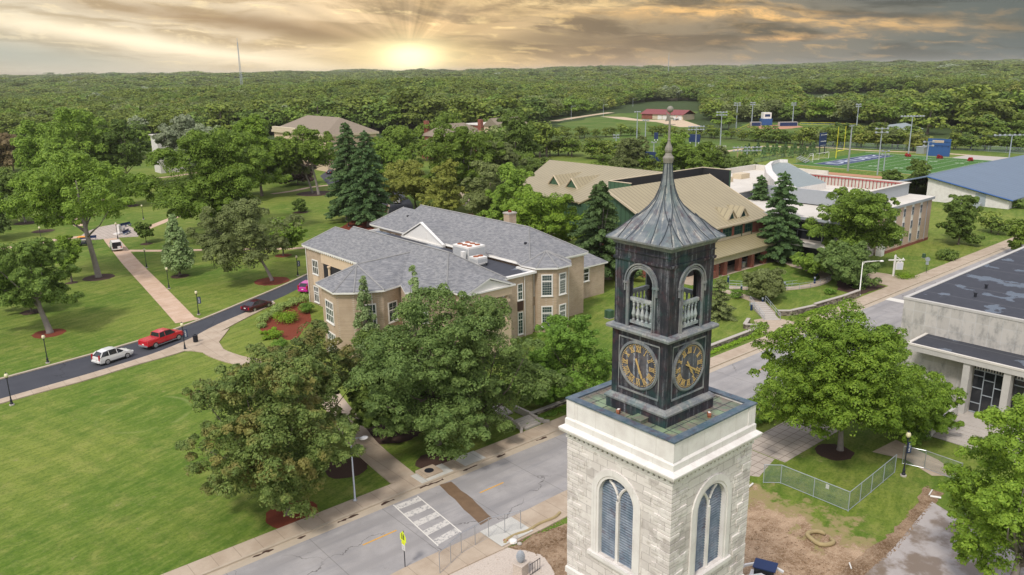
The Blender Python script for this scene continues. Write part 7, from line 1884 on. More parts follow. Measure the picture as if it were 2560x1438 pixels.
# ------------------------------------------------------------------ vehicles
def loft(mb, secs):
    n = len(secs[0]); b = len(mb.v)
    for s in secs: mb.v += [tuple(p) for p in s]
    for i in range(len(secs)-1):
        for k in range(n): mb.f.append((b+i*n+k, b+i*n+(k+1)%n, b+(i+1)*n+(k+1)%n, b+(i+1)*n+k))
    mb.f.append(tuple(b+k for k in range(n-1,-1,-1))); mb.f.append(tuple(b+(len(secs)-1)*n+k for k in range(n)))
def vehicle(name, label, cat, x, y, ang, paint, kind='suv'):
    root = empty(name, (x, y, .012), label, cat, rz=ang)
    D = dict(suv=dict(L=4.6,W=1.84,wb=2.65,wr=.36,body=[(-2.28,.42,.90,.86),(-2.22,.30,1.12,.90),(-1.6,.26,1.13,.92),(0,.26,1.08,.92),(1.0,.26,1.04,.92),(1.7,.28,.96,.90),(2.12,.32,.80,.84),(2.27,.42,.62,.72)],
                      gh=[(-2.16,1.1,1.14,.76,.86),(-1.72,1.1,1.60,.64,.86),(-1.0,1.08,1.70,.66,.86),(-.1,1.06,1.70,.66,.86),(.35,1.04,1.60,.66,.86),(1.2,1.0,1.05,.78,.84)], roof=(-1.72,.35,1.66)),
             sedan=dict(L=4.9,W=1.84,wb=2.8,wr=.34,body=[(-2.45,.45,.78,.80),(-2.38,.30,.95,.88),(-1.6,.24,.96,.91),(0,.24,.90,.91),(1.2,.24,.88,.91),(1.9,.28,.80,.88),(2.3,.32,.66,.80),(2.45,.42,.55,.70)],
                      gh=[(-1.85,.9,.94,.72,.82),(-1.05,.9,1.40,.60,.82),(-.4,.9,1.46,.60,.82),(.35,.9,1.42,.60,.82),(1.25,.88,.90,.74,.82)], roof=(-1.05,.35,1.43)),
             truck=dict(L=5.9,W=2.0,wb=3.65,wr=.42,body=[(-2.95,.62,1.18,.92),(-2.92,.48,1.24,.97),(-1.0,.44,1.26,.98),(.0,.44,1.24,.98),(1.5,.44,1.22,.98),(2.4,.46,1.16,.95),(2.85,.5,1.0,.90),(2.95,.6,.85,.84)],
                      gh=[(-1.05,1.2,1.24,.88,.92),(-.92,1.2,1.80,.74,.92),(.0,1.2,1.88,.74,.92),(.85,1.2,1.82,.74,.92),(1.65,1.18,1.22,.86,.90)], roof=(-.92,.85,1.84)),
             van=dict(L=4.9,W=1.95,wb=3.0,wr=.36,body=[(-2.45,.45,1.0,.95),(-2.42,.34,1.10,.97),(0,.32,1.10,.97),(1.3,.32,1.08,.97),(2.0,.34,.98,.93),(2.4,.40,.8,.85),(2.45,.45,.7,.8)],
                      gh=[(-2.43,1.05,1.06,.92,.95),(-2.40,1.05,1.92,.84,.95),(0,1.05,1.98,.84,.95),(.7,1.05,1.90,.84,.95),(1.6,1.05,1.08,.84,.93)], roof=(-2.42,.7,1.95)))[kind]
    b = MB(); secs = []
    for xx, zl, zb, hw in D['body']:
        secs.append([(xx,-hw*.96,zl),(xx,-hw,zl+.12),(xx,-hw,zl+(zb-zl)*.55),(xx,-hw*.93,zb-.03),(xx,-hw*.85,zb),(xx,hw*.85,zb),(xx,hw*.93,zb-.03),(xx,hw,zl+(zb-zl)*.55),(xx,hw,zl+.12),(xx,hw*.96,zl)])
    loft(b, secs)
    if kind == 'van':   # cargo sides are sheet metal
        b.add([(-2.40,-.955,1.0),(.3,-.955,1.0),(.3,-.865,1.8),(-2.38,-.865,1.8),(-2.40,.955,1.0),(.3,.955,1.0),(.3,.865,1.8),(-2.38,.865,1.8)], [(0,1,2,3),(7,6,5,4)])
    if kind == 'truck': b.box(-2.86,-1.06,-.86,.86,1.24,1.31)
    b.build('body', MT[paint], root, smooth=False, bevel=.03)
    g = MB(); secs = []
    for xx, z0, z1, ht, hb in D['gh']: secs.append([(xx,-hb,z0),(xx,-ht-(hb-ht)*.15,max(z0+.01,z1-.1)),(xx,-ht,z1),(xx,ht,z1),(xx,ht+(hb-ht)*.15,max(z0+.01,z1-.1)),(xx,hb,z0)])
    loft(g, secs); g.build('windows', MT['glass_car'], root)
    r = MB(); x0, x1, z = D['roof']; hs = [(s[0], s[2], s[3]) for s in D['gh'] if x0-.01 <= s[0] <= x1+.01]
    secs = [[(xx,-ht-.02,z1-.06),(xx,-ht+.04,z1+.02),(xx,ht-.04,z1+.02),(xx,ht+.02,z1-.06),(xx,ht-.1,z1-.05),(xx,-ht+.1,z1-.05)] for xx, z1, ht in hs]
    loft(r, secs)
    gh = D['gh']
    for s in (-1, 1):   # pillars
        a, c = gh[0], gh[1]; r.tube([(a[0],s*a[4]*.99,a[1]),(c[0],s*(c[3]+.01),c[2]-.02)], .05 if kind != 'suv' else .08, 4)
        a, c = gh[-1], gh[-2]; r.tube([(a[0],s*a[4]*.98,a[1]),(c[0],s*(c[3]+.01),c[2]-.02)], .035, 4)
        for xx in ((-.15,) if kind in ('sedan','truck') else (-.95,.1)):
            zt = np.interp(xx, [q[0] for q in gh], [q[2] for q in gh]); r.tube([(xx,s*(gh[1][4]+.005),gh[1][1]),(xx,s*(gh[1][3]+.015),zt-.03)], .035, 4)
    r.build('roof', MT[paint], root)
    t = MB(); L2 = D['L']/2
    zt = D['body'][2][2]
    for s, nm in ((-1,'a'),(1,'b')):
        m = MB(); m.box(L2-.22, L2-.04 if kind!='truck' else L2-.02, s*.72-.16, s*.72+.16, D['body'][-2][2]-.18, D['body'][-2][2]-.04); m.build('headlight', MT['lampwhite'], root)
        m = MB(); m.box(-L2-.02,-L2+.12, s*.76-.09, s*.76+.09, zt-.42, zt-.06 if kind != 'suv' else zt+.25); m.build('taillight', MT['lampred'], root)
    m = MB(); m.box(-L2-.10,-L2+.02,-.82,.82,.42,.60); m.build('bumper', MT['steel'] if kind == 'truck' else MT[paint], root)
    m = MB(); m.box(-L2-.03,-L2-.001,-.17,.17,.66,.80); m.build('number_plate', MT['white'], root)
    m = MB(); m.box(-D['wb']/2+.1,D['wb']/2-.1,-D['W']/2-.03,-D['W']/2+.04,.30,.38); m.box(-D['wb']/2+.1,D['wb']/2-.1,D['W']/2-.04,D['W']/2+.03,.30,.38); m.build('side_sill', MT['steel'] if kind == 'truck' else MT['black'], root)
    for s in (-1,1):
        m = MB(); m.box(gh[-1][0]-.35,gh[-1][0]-.2,s*(D['W']/2-.02)-.0,s*(D['W']/2+.16),gh[-1][1]+.0,gh[-1][1]+.14) if s > 0 else m.box(gh[-1][0]-.35,gh[-1][0]-.2,-(D['W']/2+.16),-(D['W']/2-.02),gh[-1][1],gh[-1][1]+.14); m.build('wing_mirror', MT[paint], root)
    for wx in (-D['wb']/2, D['wb']/2):
        for s in (-1, 1):
            yy = s*(D['W']/2-.12); wr = D['wr']
            arch = MB(); n = 16
            arch.add([(wx+(wr+.07)*math.cos(k*2*math.pi/n), yy+s*.125, wr+(wr+.07)*math.sin(k*2*math.pi/n)) for k in range(n)], [tuple(range(n)) if s < 0 else tuple(range(n-1,-1,-1))])
            m = MB(); secs = []
            for dy, rr in ((-.11,wr*.9),(-.09,wr),(.09,wr),(.11,wr*.9)): secs.append([(wx+rr*math.cos(k*2*math.pi/n), yy+dy+s*.03, wr+rr*math.sin(k*2*math.pi/n)) for k in range(n)])
            loft(m, secs); wo = m.build('wheel', MT['tyre'], root)
            m = MB(); secs = []
            for dy, rr in ((0,wr*.62),(.02,wr*.66),(.028,wr*.3)): secs.append([(wx+rr*math.cos(k*2*math.pi/n), yy+s*(.138+dy), wr+rr*math.sin(k*2*math.pi/n)) for k in range(n)])
            loft(m, secs); m.build('rim', MT['rim'], wo)
    return root
def by_wheels(rear, front, half):
    a, b = at(*rear), at(*front); dx, dy = b[0]-a[0], b[1]-a[1]; l = math.hypot(dx, dy); nx, ny = -dy/l, dx/l
    return (a[0]+b[0])/2+nx*half, (a[1]+b[1])/2+ny*half, math.atan2(dy, dx)
x, y, a = by_wheels((269,911.5),(319,895),.8); vehicle('parked_car', 'white compact suv driving along the campus drive, last in line', 'car', x, y, a, 'car_white', 'suv')
x, y, a = by_wheels((388,871.5),(448,850),.88); vehicle('pickup_truck', 'bright red crew cab pickup truck with covered bed on the campus drive', 'pickup truck', x, y, a, 'car_red', 'truck')
x, y, a = by_wheels((635.4,780.3),(671.7,767.8),.8); vehicle('parked_car', 'dark maroon sedan on the campus drive near the mulch bed', 'car', x, y, a, 'car_maroon', 'sedan')
x, y = at(763,731); vehicle('parked_car', 'magenta hatchback on the drive half hidden by the brick hall corner', 'car', x+1.2, y+.7, R(34), 'car_pink', 'suv')
p0, p1 = at(300,630), at(280,601); va = math.atan2(p1[1]-p0[1], p1[0]-p0[0]); q = at(298,628)
van = vehicle('service_van', 'white service van with its rear doors open on the pink park path', 'van', q[0]+math.cos(va)*2.2-.3, q[1]+math.sin(va)*2.2, va, 'car_white', 'van')
m = MB(); m.box(-2.5,-2.44,-.05,.80,.62,1.75); m.build('open_cargo_hold', MT['dark'], van)
m = MB(); m.box(-3.2,-2.44,-.98,-.92,.55,1.80); m.build('rear_door', MT['car_white'], van)
x, y = at(828,434); vehicle('parked_car', 'dark blue car on the far parking lot below the old stone hall', 'car', x, y, R(40), 'car_dark', 'sedan')
x, y = at(992,507); vehicle('parked_car', 'white car glimpsed on the side road behind the hall roof', 'car', x, y, R(60), 'car_white', 'sedan')
for px, py, pt in ((880,452,'car_grey'),(110,446,'car_dark'),(150,444,'car_grey')):
    x, y = at(px, py); vehicle('parked_car', {880:'silver car parked beyond the tall pines',110:'black car parked beyond the trees at the far left, left one of two',150:'grey car parked beyond the trees at the far left, right one of two'}[px], 'car', x, y, R(20), pt, 'sedan')
# yellow topped utility cart
q = at(212,614); r = empty('utility_cart', (q[0],q[1],.02), 'small black utility cart with a yellow roof beside the paved memorial', 'utility cart', rz=R(-30))
m = MB(); m.box(-1.3,1.3,-.65,.65,.35,.8); m.box(.3,1.3,-.6,.6,.8,1.0); m.build('body', MT['black'], r, bevel=.04)
m = MB(); m.box(-1.1,.9,-.72,.72,1.85,1.95); m.build('roof', MT['orange'], r, bevel=.03)
m = MB()
for sx_ in (-1,.8):
    for sy_ in (-.62,.62): m.tube([(sx_,sy_,.8),(sx_,sy_,1.85)], .03, 5)
m.build('roof_posts', MT['black'], r)
for wx in (-.9,.9):
    for s in (-1,1):
        m = MB(); m.tube([(wx,s*.52,.3),(wx,s*.72,.3)], .3, 12); m.build('wheel', MT['tyre'], r)

# ------------------------------------------------------------------ lamps, signs, bins
def lamp_post(label, px, py, top=None, banner=False, Hh=3.75):
    x, y = at(px, py); r = empty('lamp_post', (x, y, 0), label, 'lamp post', 'black park lamp posts with acorn globes')
    m = MB(); m.lathe(0,0,[(.26,0),(.26,.12),(.22,.14)],10); m.build('footing', MT['conc'], r)
    m = MB(); m.lathe(0,0,[(.17,.14),(.17,.25),(.12,.35),(.13,.6),(.08,.7),(.055,1.1),(.048,Hh-.75),(.08,Hh-.72),(.05,Hh-.66),(.13,Hh-.58),(.13,Hh-.54)],10); m.build('post', MT['black'], r)
    m = MB(); m.lathe(0,0,[(.10,Hh-.54),(.19,Hh-.42),(.21,Hh-.28),(.17,Hh-.13),(.10,Hh-.04)],12); gl = m.build('globe', MT['globe'], r, smooth=True)
    m = MB(); m.lathe(0,0,[(.11,Hh-.04),(.07,Hh+.02),(.03,Hh+.04),(.02,Hh+.12)],8); m.build('globe_cap', MT['black'], gl)
    if banner:
        m = MB(); dx, dy = sp*.9+cp*.3, -cp*.9+sp*.3; l = math.hypot(dx,dy); dx/=l; dy/=l
        for zz in (Hh-1.0, Hh-2.05): m.tube([(0,0,zz),(dx*.55,dy*.55,zz)], .015, 5)
        m.build('banner_arms', MT['black'], r)
        m = MB(); m.slab([(dx*.08,dy*.08,Hh-1.02),(dx*.52,dy*.52,Hh-1.02),(dx*.52,dy*.52,Hh-2.03),(dx*.08,dy*.08,Hh-2.03)], 0)
        nx, ny = -dy*.008, dx*.008; m.v = [(v[0]+nx*(1 if i < 4 else -1), v[1]+ny*(1 if i < 4 else -1), v[2]) for i, v in enumerate(m.v)]
        bn = m.build('banner', MT['navy'], r)
        mt = Matrix(((dx,0,-dy*-1,0),(dy,0,-dx,0),(0,1,0,0),(0,0,0,1)))     # text x along the banner, y up, facing the drive
        rot = Matrix.Rotation(math.pi/2, 4, 'Z')
        text_mesh('banner_lettering', 'DRURY', .26, MT['white'], bn, Matrix.Translation((dx*.30+dy*.014, dy*.30-dx*.014, Hh-1.52)) @ mt @ rot, .001)
    return r
for a in [('lamp post nearest the left edge on the near side of the drive',30,1013,0),('lamp post on the lawn up the drive from the white suv',120,908,0),
    ('bannered lamp post standing in front of the red pickup bonnet',463,875,1),('bannered lamp post where the pink path meets the drive',497,787,1),
    ('lamp post on the lawn below the pale green cone tree',423,722,0),('lamp post on the lawn right of the pink path junction by the van',367,670,0),
    ('bannered lamp post on the lawn edge left of the brick hall corner',745,690,1),('lamp post right behind the service van',295,598,0),
    ('lamp post on the lawn beside the stepping path',359,549,0),('lamp post on the path left of the tall bare trunk',105,609,0),
    ('bannered lamp post in red mulch beside the tall pines',944,537,1),('lamp post in red mulch left of the pine trunk',872,566,0)]:
    lamp_post(a[0], a[1], a[2], banner=bool(a[3]))
lamp_post('bannered lamp post inside the mesh fence near the library steps', 2258, 1190, banner=True, Hh=4.2)
def street_light(label, px, py, top, head_dx, mname, arm=2.2):
    x, y = at(px, py); zt = z_at(top, x, y); r = empty('street_light', (x,y,0), label, 'street light')
    m = MB(); m.lathe(0,0,[(.18,0),(.18,.25),(.09,.3),(.055,zt)],10); m.build('pole', MT[mname], r, smooth=True)
    dx, dy = (sp*head_dx, -cp*head_dx)
    m = MB(); m.tube([(0,0,zt-.5),(dx*.35,dy*.35,zt-.05),(dx*arm*.8,dy*arm*.8,zt+.1)], .04, 6); m.tube([(0,0,zt-.05),(dx*.6,dy*.6,zt+.1),(dx*arm,dy*arm,zt+.14)], .035, 6); m.build('arm', MT[mname], r)
    m = MB(); m.lathe(dx*(arm+.3),dy*(arm+.3),[(.05,-.10),(.28,-.06),(.30,.02),(.15,.10)],10,zt+.1,sx=1.3); m.build('lamp_head', MT['white'], r, smooth=True)
    return r
street_light('silver street light pole beside the big bronzed oak at the kerb', 888, 1255, 1098, .9, 'steel', .9)
street_light('white street light with a curved arm near the side drive', 2148, 740, 655, 1.0, 'white', 2.6)
for (px, py, tp, lb) in [(1508,293,262,'thin street light on the far gravel road, nearest to the red roofed building'),(1428,300,266,'thin street light at the lower end of the far gravel road'),(1582,268,246,'thin street light at the top of the far gravel road')]:
    street_light(lb, px, py, tp, 1.0, 'steel_dull', 2.5)
# litter bin
q = at(490,857); r = empty('litter_bin', (q[0],q[1],.12), 'round black slatted litter bin on the walk beside the drive', 'litter bin')
m = MB()
for k in range(18): a = k*2*math.pi/18; m.obox(.30*math.cos(a), .30*math.sin(a), .05, .92, .03, .07, a)
m.lathe(0,0,[(.27,.03),(.27,.9)],14); m.build('body', MT['black'], r)
m = MB(); m.lathe(0,0,[(.34,.92),(.34,1.0),(.2,1.02),(.18,.9)],16); m.build('rim', MT['black'], r)
# school crossing sign
q = at(1013,1419); r = empty('crossing_sign', (q[0],q[1],0), 'fluorescent yellow green school crossing sign with a white plate on a dark post', 'road sign')
m = MB(); m.tube([(0,0,0),(0,0,3.0)], .035, 6); m.build('post', MT['black'], r)
def plate(mb, pts, x, t=.01): mb.add([(x-t,p[0],p[1]) for p in pts]+[(x,p[0],p[1]) for p in pts], [tuple(range(len(pts))), tuple(range(2*len(pts)-1,len(pts)-1,-1))]+[(i,(i+1)%len(pts),len(pts)+(i+1)%len(pts),len(pts)+i) for i in range(len(pts))])
m = MB(); plate(m, [(.38,2.18),(-.38,2.18),(-.38,2.62),(0,3.0),(.38,2.62)], -.04); s1 = m.build('sign_plate', MT['hivis'], r)
m = MB()
for yy in (.11,-.11):       # two walking children
    plate(m, [(yy+.035,2.73),(yy-.035,2.73),(yy-.035,2.80),(yy+.035,2.80)], -.052); plate(m, [(yy+.06,2.52),(yy-.06,2.52),(yy-.05,2.71),(yy+.05,2.71)], -.052)
    plate(m, [(yy+.07,2.32),(yy+.02,2.32),(yy-.01,2.53),(yy+.05,2.53)], -.0521); plate(m, [(yy-.02,2.32),(yy-.07,2.32),(yy-.05,2.53),(yy+.0,2.53)], -.0522)
m.build('walking_figures', MT['black'], s1)
m = MB(); plate(m, [(.22,1.92),(-.22,1.92),(-.22,2.16),(.22,2.16)], -.04); s2 = m.build('lower_plate', MT['hivis'], r)
m = MB(); plate(m, [(.16,1.98),(.10,1.98),(-.16,2.10),(-.10,2.10)], -.052); m.build('arrow', MT['orange'], s2)
m = MB(); plate(m, [(.20,1.45),(-.20,1.45),(-.20,1.89),(.20,1.89)], -.04); s3 = m.build('white_plate', MT['white'], r)
m = MB()
for zz in (1.80,1.72,1.62,1.54): plate(m, [(.14,zz-.015),(-.14,zz-.015),(-.14,zz+.015),(.14,zz+.015)], -.052)
m.build('plate_lines', MT['grey'], s3)
# white hanging sign
q = at(2233,691); r = empty('hanging_sign', (q[0],q[1],0), 'white post and crossbar with a white hanging board by the side drive', 'sign')
s_px = ppm(q[0],q[1],2); dx, dy = sp, -cp
m = MB(); m.obox(0,0,0,3.6,.26,.26); m.obox(0,0,3.6,3.75,.16,.16); m.build('post', MT['white'], r)
m = MB(); P_ = lambda u, v: (dx*u+cp*v, dy*u+sp*v)
m.prism([P_(-1.1,-.09),P_(1.6,-.09),P_(1.6,.09),P_(-1.1,.09)], 2.75, 2.95); m.tube([(*P_(.15,0),3.4),(*P_(.9,0),2.95)], .05, 5); m.lathe(*P_(1.35,0),[(.1,0),(.14,.08),(.05,.25)],8,2.95); m.build('crossbar', MT['white'], r)
m = MB(); m.prism([P_(.25,-.05),P_(1.45,-.05),P_(1.45,.05),P_(.25,.05)], 1.15, 2.45); b_ = m.build('board', MT['white'], r)
m = MB(); m.add([(*P_(.22,-.06),2.45),(*P_(1.48,-.06),2.45),(*P_(.85,-.06),2.74),(*P_(.22,.06),2.45),(*P_(1.48,.06),2.45),(*P_(.85,.06),2.74)],[(0,1,2),(5,4,3),(0,3,4,1),(1,4,5,2),(2,5,3,0)]); m.build('board_crest', MT['white'], b_)
m = MB(); m.prism([P_(.36,-.062),P_(1.34,-.062),P_(1.34,-.051),P_(.36,-.051)], 1.3, 2.3); m.build('board_panel', plain('pale_board', (.58,.58,.62), .7, .05), b_)
m = MB(); m.prism([P_(.72,-.072),P_(.98,-.072),P_(.98,-.063),P_(.72,-.063)], 2.5, 2.6); m.build('emblem', MT['black'], b_)
q = at(2315,684); r = empty('road_sign', (q[0],q[1],0), 'back of a grey road sign on a thin post beside the street pavement', 'road sign')
m = MB(); m.tube([(0,0,0),(0,0,2.9)], .04, 6); m.build('post', MT['black'], r)
m = MB(); n = 8; m.add([(-.04,.42*math.cos((k+.5)*math.pi/4),2.5+.42*math.sin((k+.5)*math.pi/4)) for k in range(8)]+[(-.02,.42*math.cos((k+.5)*math.pi/4),2.5+.42*math.sin((k+.5)*math.pi/4)) for k in range(8)], [tuple(range(8)),tuple(range(15,7,-1))]+[(k,(k+1)%8,8+(k+1)%8,8+k) for k in range(8)]); m.box(-.04,-.02,-.25,.25,1.55,2.05); m.build('sign_plate', MT['steel_dull'], r)
# utility boxes
for px, py, w_, h_, mt, lb in [(2120,702,.7,1.0,'green_panel','pale green utility cabinet beside the side drive tree'),(2309,645,.5,.8,'green_panel','small green utility box on the mown slope'),(2142,716,1.5,1.2,'dark','dark transformer box in the shrubs by the side drive'),(1523,795,1.0,1.2,'green_panel','dark green utility box on the lawn left of the belfry')]:
    q = at(px, py); r = empty('utility_box', (q[0],q[1],0), lb, 'utility box'); m = MB(); m.box(-w_/2,w_/2,-w_/2,w_/2,.05,h_); m.build('cabinet', MT[mt], r, bevel=.03); m = MB(); m.box(-w_/2-.05,w_/2+.05,-w_/2-.05,w_/2+.05,0,.05); m.build('base', MT['conc'], r)
# concrete inlet by the pavement
q = at(1073,1184); r = empty('drain_inlet', (q[0],q[1],0), 'square concrete drain inlet with a round iron cover behind the pavement', 'drain'); m = MB(); m.obox(0,0,0,.30,1.9,1.6,0); m.build('concrete_box', MT['walk'], r, bevel=.03); m = MB(); m.lathe(0,0,[(.42,.302),(.42,.335),(.36,.34)],18); m.build('iron_cover', MT['black'], r)
# steps up from the street
def steps(name, label, x0, x1, y0, n, tread, rise, walls=True, upper=True):
    r = empty(name, ((x0+x1)/2, y0, 0), label, 'steps'); O = ((x0+x1)/2, y0, 0)
    for k in range(n):
        m = MB(O); m.box(x0, x1, y0+k*tread, y0+(k+1)*tread-.002, .02, .135+(k+1)*rise); m.build('step', MT['conc'], r)
    if walls:
        for s in (-1, 1):
            m = MB(O); xx = x0-.2 if s < 0 else x1+.2
            pts = [(xx+s*.7,y0-.35),(xx+s*.25,y0+.1),(xx,y0+.8),(xx,y0+n*tread),(xx-s*.05,y0+n*tread+2.5)]
            for i in range(len(pts)-1):
                a, b = pts[i], pts[i+1]; m.prism(ribbon([a,b],.13,.13), .02, .35+i*.12)
            m.build('cheek_wall', MT['conc'], r)
    return r
q = at(1348,1076); steps('street_steps', 'concrete steps with curved cheek walls rising from the pavement under the oak', q[0]-1.0, q[0]+1.0, 54.25, 5, .36, .07)
q2 = (q[0]-.1, 58.6); steps('garden_steps', 'upper flight of concrete steps behind the street steps under the oak', q2[0]-.8, q2[0]+.8, 58.2, 7, .36, .05, walls=False)
# stone retaining walls
def wall(name, label, pts, h, th=.4, m_='drystone', cap='conc', cat='wall', z0=0.0):
    O = (pts[0][0],pts[0][1],0); r = empty(name, O, label, cat); m = MB(O); c = MB(O)
    for i in range(len(pts)-1):
        o = ribbon([pts[i],pts[i+1]], th/2, th/2); o2 = ribbon([pts[i],pts[i+1]], th/2+.06, th/2+.06); hh = h if isinstance(h,(int,float)) else h[i]
        m.prism(o, z0, z0+hh+i*.002); c.prism(o2, z0+hh+i*.002, z0+hh+.10+i*.002)
    m.build('stone_courses', MT[m_], r)
    if cap: c.build('coping', MT[cap], r)
    return r
wall('stone_wall', 'long low stone retaining wall along the planted strip right of the tower', [(66,55.9),(92.2,55.9),(91.0,57.9),(93.6,59.0)], .6)
wall('stone_wall', 'rough stone retaining wall with pale coping right of the lawn steps', [at(1944,789),at(1978,789),at(2036,776),at(2108,755),at(2146,741)], [.7,.75,.95,.95])
wall('stone_wall', 'low pale stone edge wall along the planted bank left of the tower', [(50,56.4),(63,56.4)], .3, .3)
wall('parapet_wall', 'pale concrete ramp parapet just right of the tower behind the pavement', [at(1878,1052),at(1925,1043),at(1960,1030)], 1.25, .25, 'conc', None)
wall('planter_wall', 'low pale wall in front of the entrance of the pink brick building', [at(1990,650),at(2050,668),at(2080,680)], .9, .5, 'conc', 'conc_grey')
# steps on the right lawn with hand rails
O = at(1925,800); d0, d1 = at(1930,801), at(1893,765); L = math.hypot(d1[0]-d0[0], d1[1]-d0[1]); ux, uy = (d1[0]-d0[0])/L, (d1[1]-d0[1])/L; nx, ny = -uy, ux
r = empty('lawn_steps', (d0[0],d0[1],0), 'flight of pale concrete steps with green hand rails on the right lawn', 'steps')
for k in range(9):
    u0, u1 = L*k/9, L*(k+1)/9-.003; m = MB(); m.prism([(ux*u0+nx*s, uy*u0+ny*s) if True else 0 for s in (-1.1,)]+[(ux*u1-nx*1.1, uy*u1-ny*1.1),(ux*u1+nx*1.1, uy*u1+ny*1.1),(ux*u0+nx*1.1, uy*u0+ny*1.1)], .02, .06+k*.07); m.build('step', MT['conc'], r)
    if k < 8: m2 = MB(); m2.prism([(ux*(u1-.08)-nx*1.1, uy*(u1-.08)-ny*1.1),(ux*u1-nx*1.1, uy*u1-ny*1.1),(ux*u1+nx*1.1, uy*u1+ny*1.1),(ux*(u1-.08)+nx*1.1, uy*(u1-.08)+ny*1.1)], .0601+k*.07, .066+k*.07)
for s in (-1.15, 1.15):
    m = MB(); 
    for zz in (.55,.95): m.tube([(nx*s,ny*s,zz),(ux*L+nx*s,uy*L+ny*s,zz+.6)], .03, 5)
    for k in range(4): u = L*k/3; m.tube([(ux*u+nx*s,uy*u+ny*s,0),(ux*u+nx*s,uy*u+ny*s,.95+.6*k/3)], .03, 5)
    m.build('hand_rail', MT['steel_dull'], r)
# curved railing
rail = [(p[0]+0, p[1]) for p in cw_pts]; out = ribbon(cw_pts, .95, .95)[len(cw_pts):][::-1]
r = empty('curved_railing', (out[0][0],out[0][1],0), 'long grey green railing following the outer edge of the curved walk', 'railing'); O = (out[0][0],out[0][1],0)
m = MB(O)
for zz in (1.0,.62,.3): m.tube([(p[0],p[1],zz) for p in out], .028, 5)
m.build('rails', MT['steel_dull'], r); m = MB(O)
for p in out[::2]: m.tube([(p[0],p[1],.05),(p[0],p[1],1.0)], .028, 5)
m.build('uprights', MT['steel_dull'], r)
inn_ = ribbon(cw_pts, .95, .95)[:len(cw_pts)]
O = (inn_[0][0],inn_[0][1],0); r = empty('inner_railing', O, 'shorter grey railing on the lawn side of the curved walk', 'railing'); m = MB(O)
for zz in (.95,.5): m.tube([(p[0],p[1],zz) for p in inn_[:14]], .025, 5)
for p in inn_[:14:3]: m.tube([(p[0],p[1],.05),(p[0],p[1],.95)], .025, 5)
m.build('rails', MT['steel_dull'], r)
for i, (px, py, lb) in enumerate([(1820,706,'dark bollard light at the left end of the curved walk'),(2036,709,'dark bollard light inside the bend of the curved walk'),(1961,722,'short dark bollard light behind the round lawn tree'),(1906,762,'dark bollard light at the top of the lawn steps'),(1878,776,'dark bollard light left of the lawn steps'),(1853,730,'dark bollard light on the upper walk by the small shrub'),(2042,690,'dark bollard light under the small spreading tree')]):
    q = at(px, py); r = empty('bollard_light', (q[0],q[1],0), lb, 'bollard light', 'bollard lights by the lawn walks'); m = MB(); m.lathe(0,0,[(.16,0),(.16,.85)],10); m.build('post', MT['navy'], r); m = MB(); m.lathe(0,0,[(.13,.85),(.13,.98),(.17,1.0),(.17,1.08),(.05,1.12)],10); m.build('lamp_head', MT['steel_dull'], r)
# picnic tables and bins under the arcade
for i, (x, y) in enumerate([(115.9,78.8),(123.7,79.2),(128.2,78.9)]):
    r = empty('picnic_table', (x,y,.02), ['round pale picnic table in the first bay of the arcade','round pale picnic table in the fourth bay of the arcade','round pale picnic table in the last bay of the arcade'][i], 'picnic table', 'picnic tables under the arcade')
    m = MB(); m.lathe(0,0,[(.1,0),(.1,.7),(.75,.70),(.75,.76)],14); m.build('table_top', MT['conc'], r)
    for k in range(3): a = k*2.09; m = MB(); m.lathe(1.05*math.cos(a),1.05*math.sin(a),[(.1,0),(.1,.4),(.3,.4),(.3,.46)],10); m.build('seat', MT['conc'], r)
x, y = 120.2, 77.9; r = empty('waste_bin', (x,y,.02), 'grey blue wheeled waste bin between the arcade piers', 'waste bin'); m = MB(); m.frus(-.4,.4,-.4,.4,.1,-.5,.5,-.5,.5,1.0); m.build('bin', MT['steel'], r); m = MB(); m.box(-.55,.55,-.55,.55,1.0,1.06); m.build('lid', MT['grey'], r)
# memorial on the plaza
q = at(300,585); r = empty('memorial', (q[0],q[1],.024), 'pale stone monument block on the paved memorial plaza', 'monument'); m = MB(); m.obox(0,0,0,.3,2.6,1.4,.6); m.build('plinth', MT['trim'], r); m = MB(); m.obox(0,0,.3,2.0,.7,.5,.6); m.obox(.9,.3,.3,1.2,.7,.4,.6); m.build('stone', MT['trim'], r)
for i, (px, py, an, lb) in enumerate([(318,585,.9,'curved grey blue bench at the right edge of the memorial plaza'),(222,601,-.2,'grey blue bench at the left edge of the memorial plaza'),(315,567,.5,'blue bench at the back of the memorial plaza')]):
    q = at(px, py); r = empty('park_bench', (q[0],q[1],.024), lb, 'bench', rz=PHI*0+an); m = MB(); m.box(-1.6,1.6,-.25,.25,.42,.48); m.build('seat', MT['navy'], r); m = MB(); m.box(-1.6,1.6,.22,.27,.5,.95); m.build('backrest', MT['navy'], r)
    for s in (-1.4,0,1.4): m = MB(); m.box(s-.04,s+.04,-.2,.25,0,.42); m.build('leg', MT['steel_dull'], r)

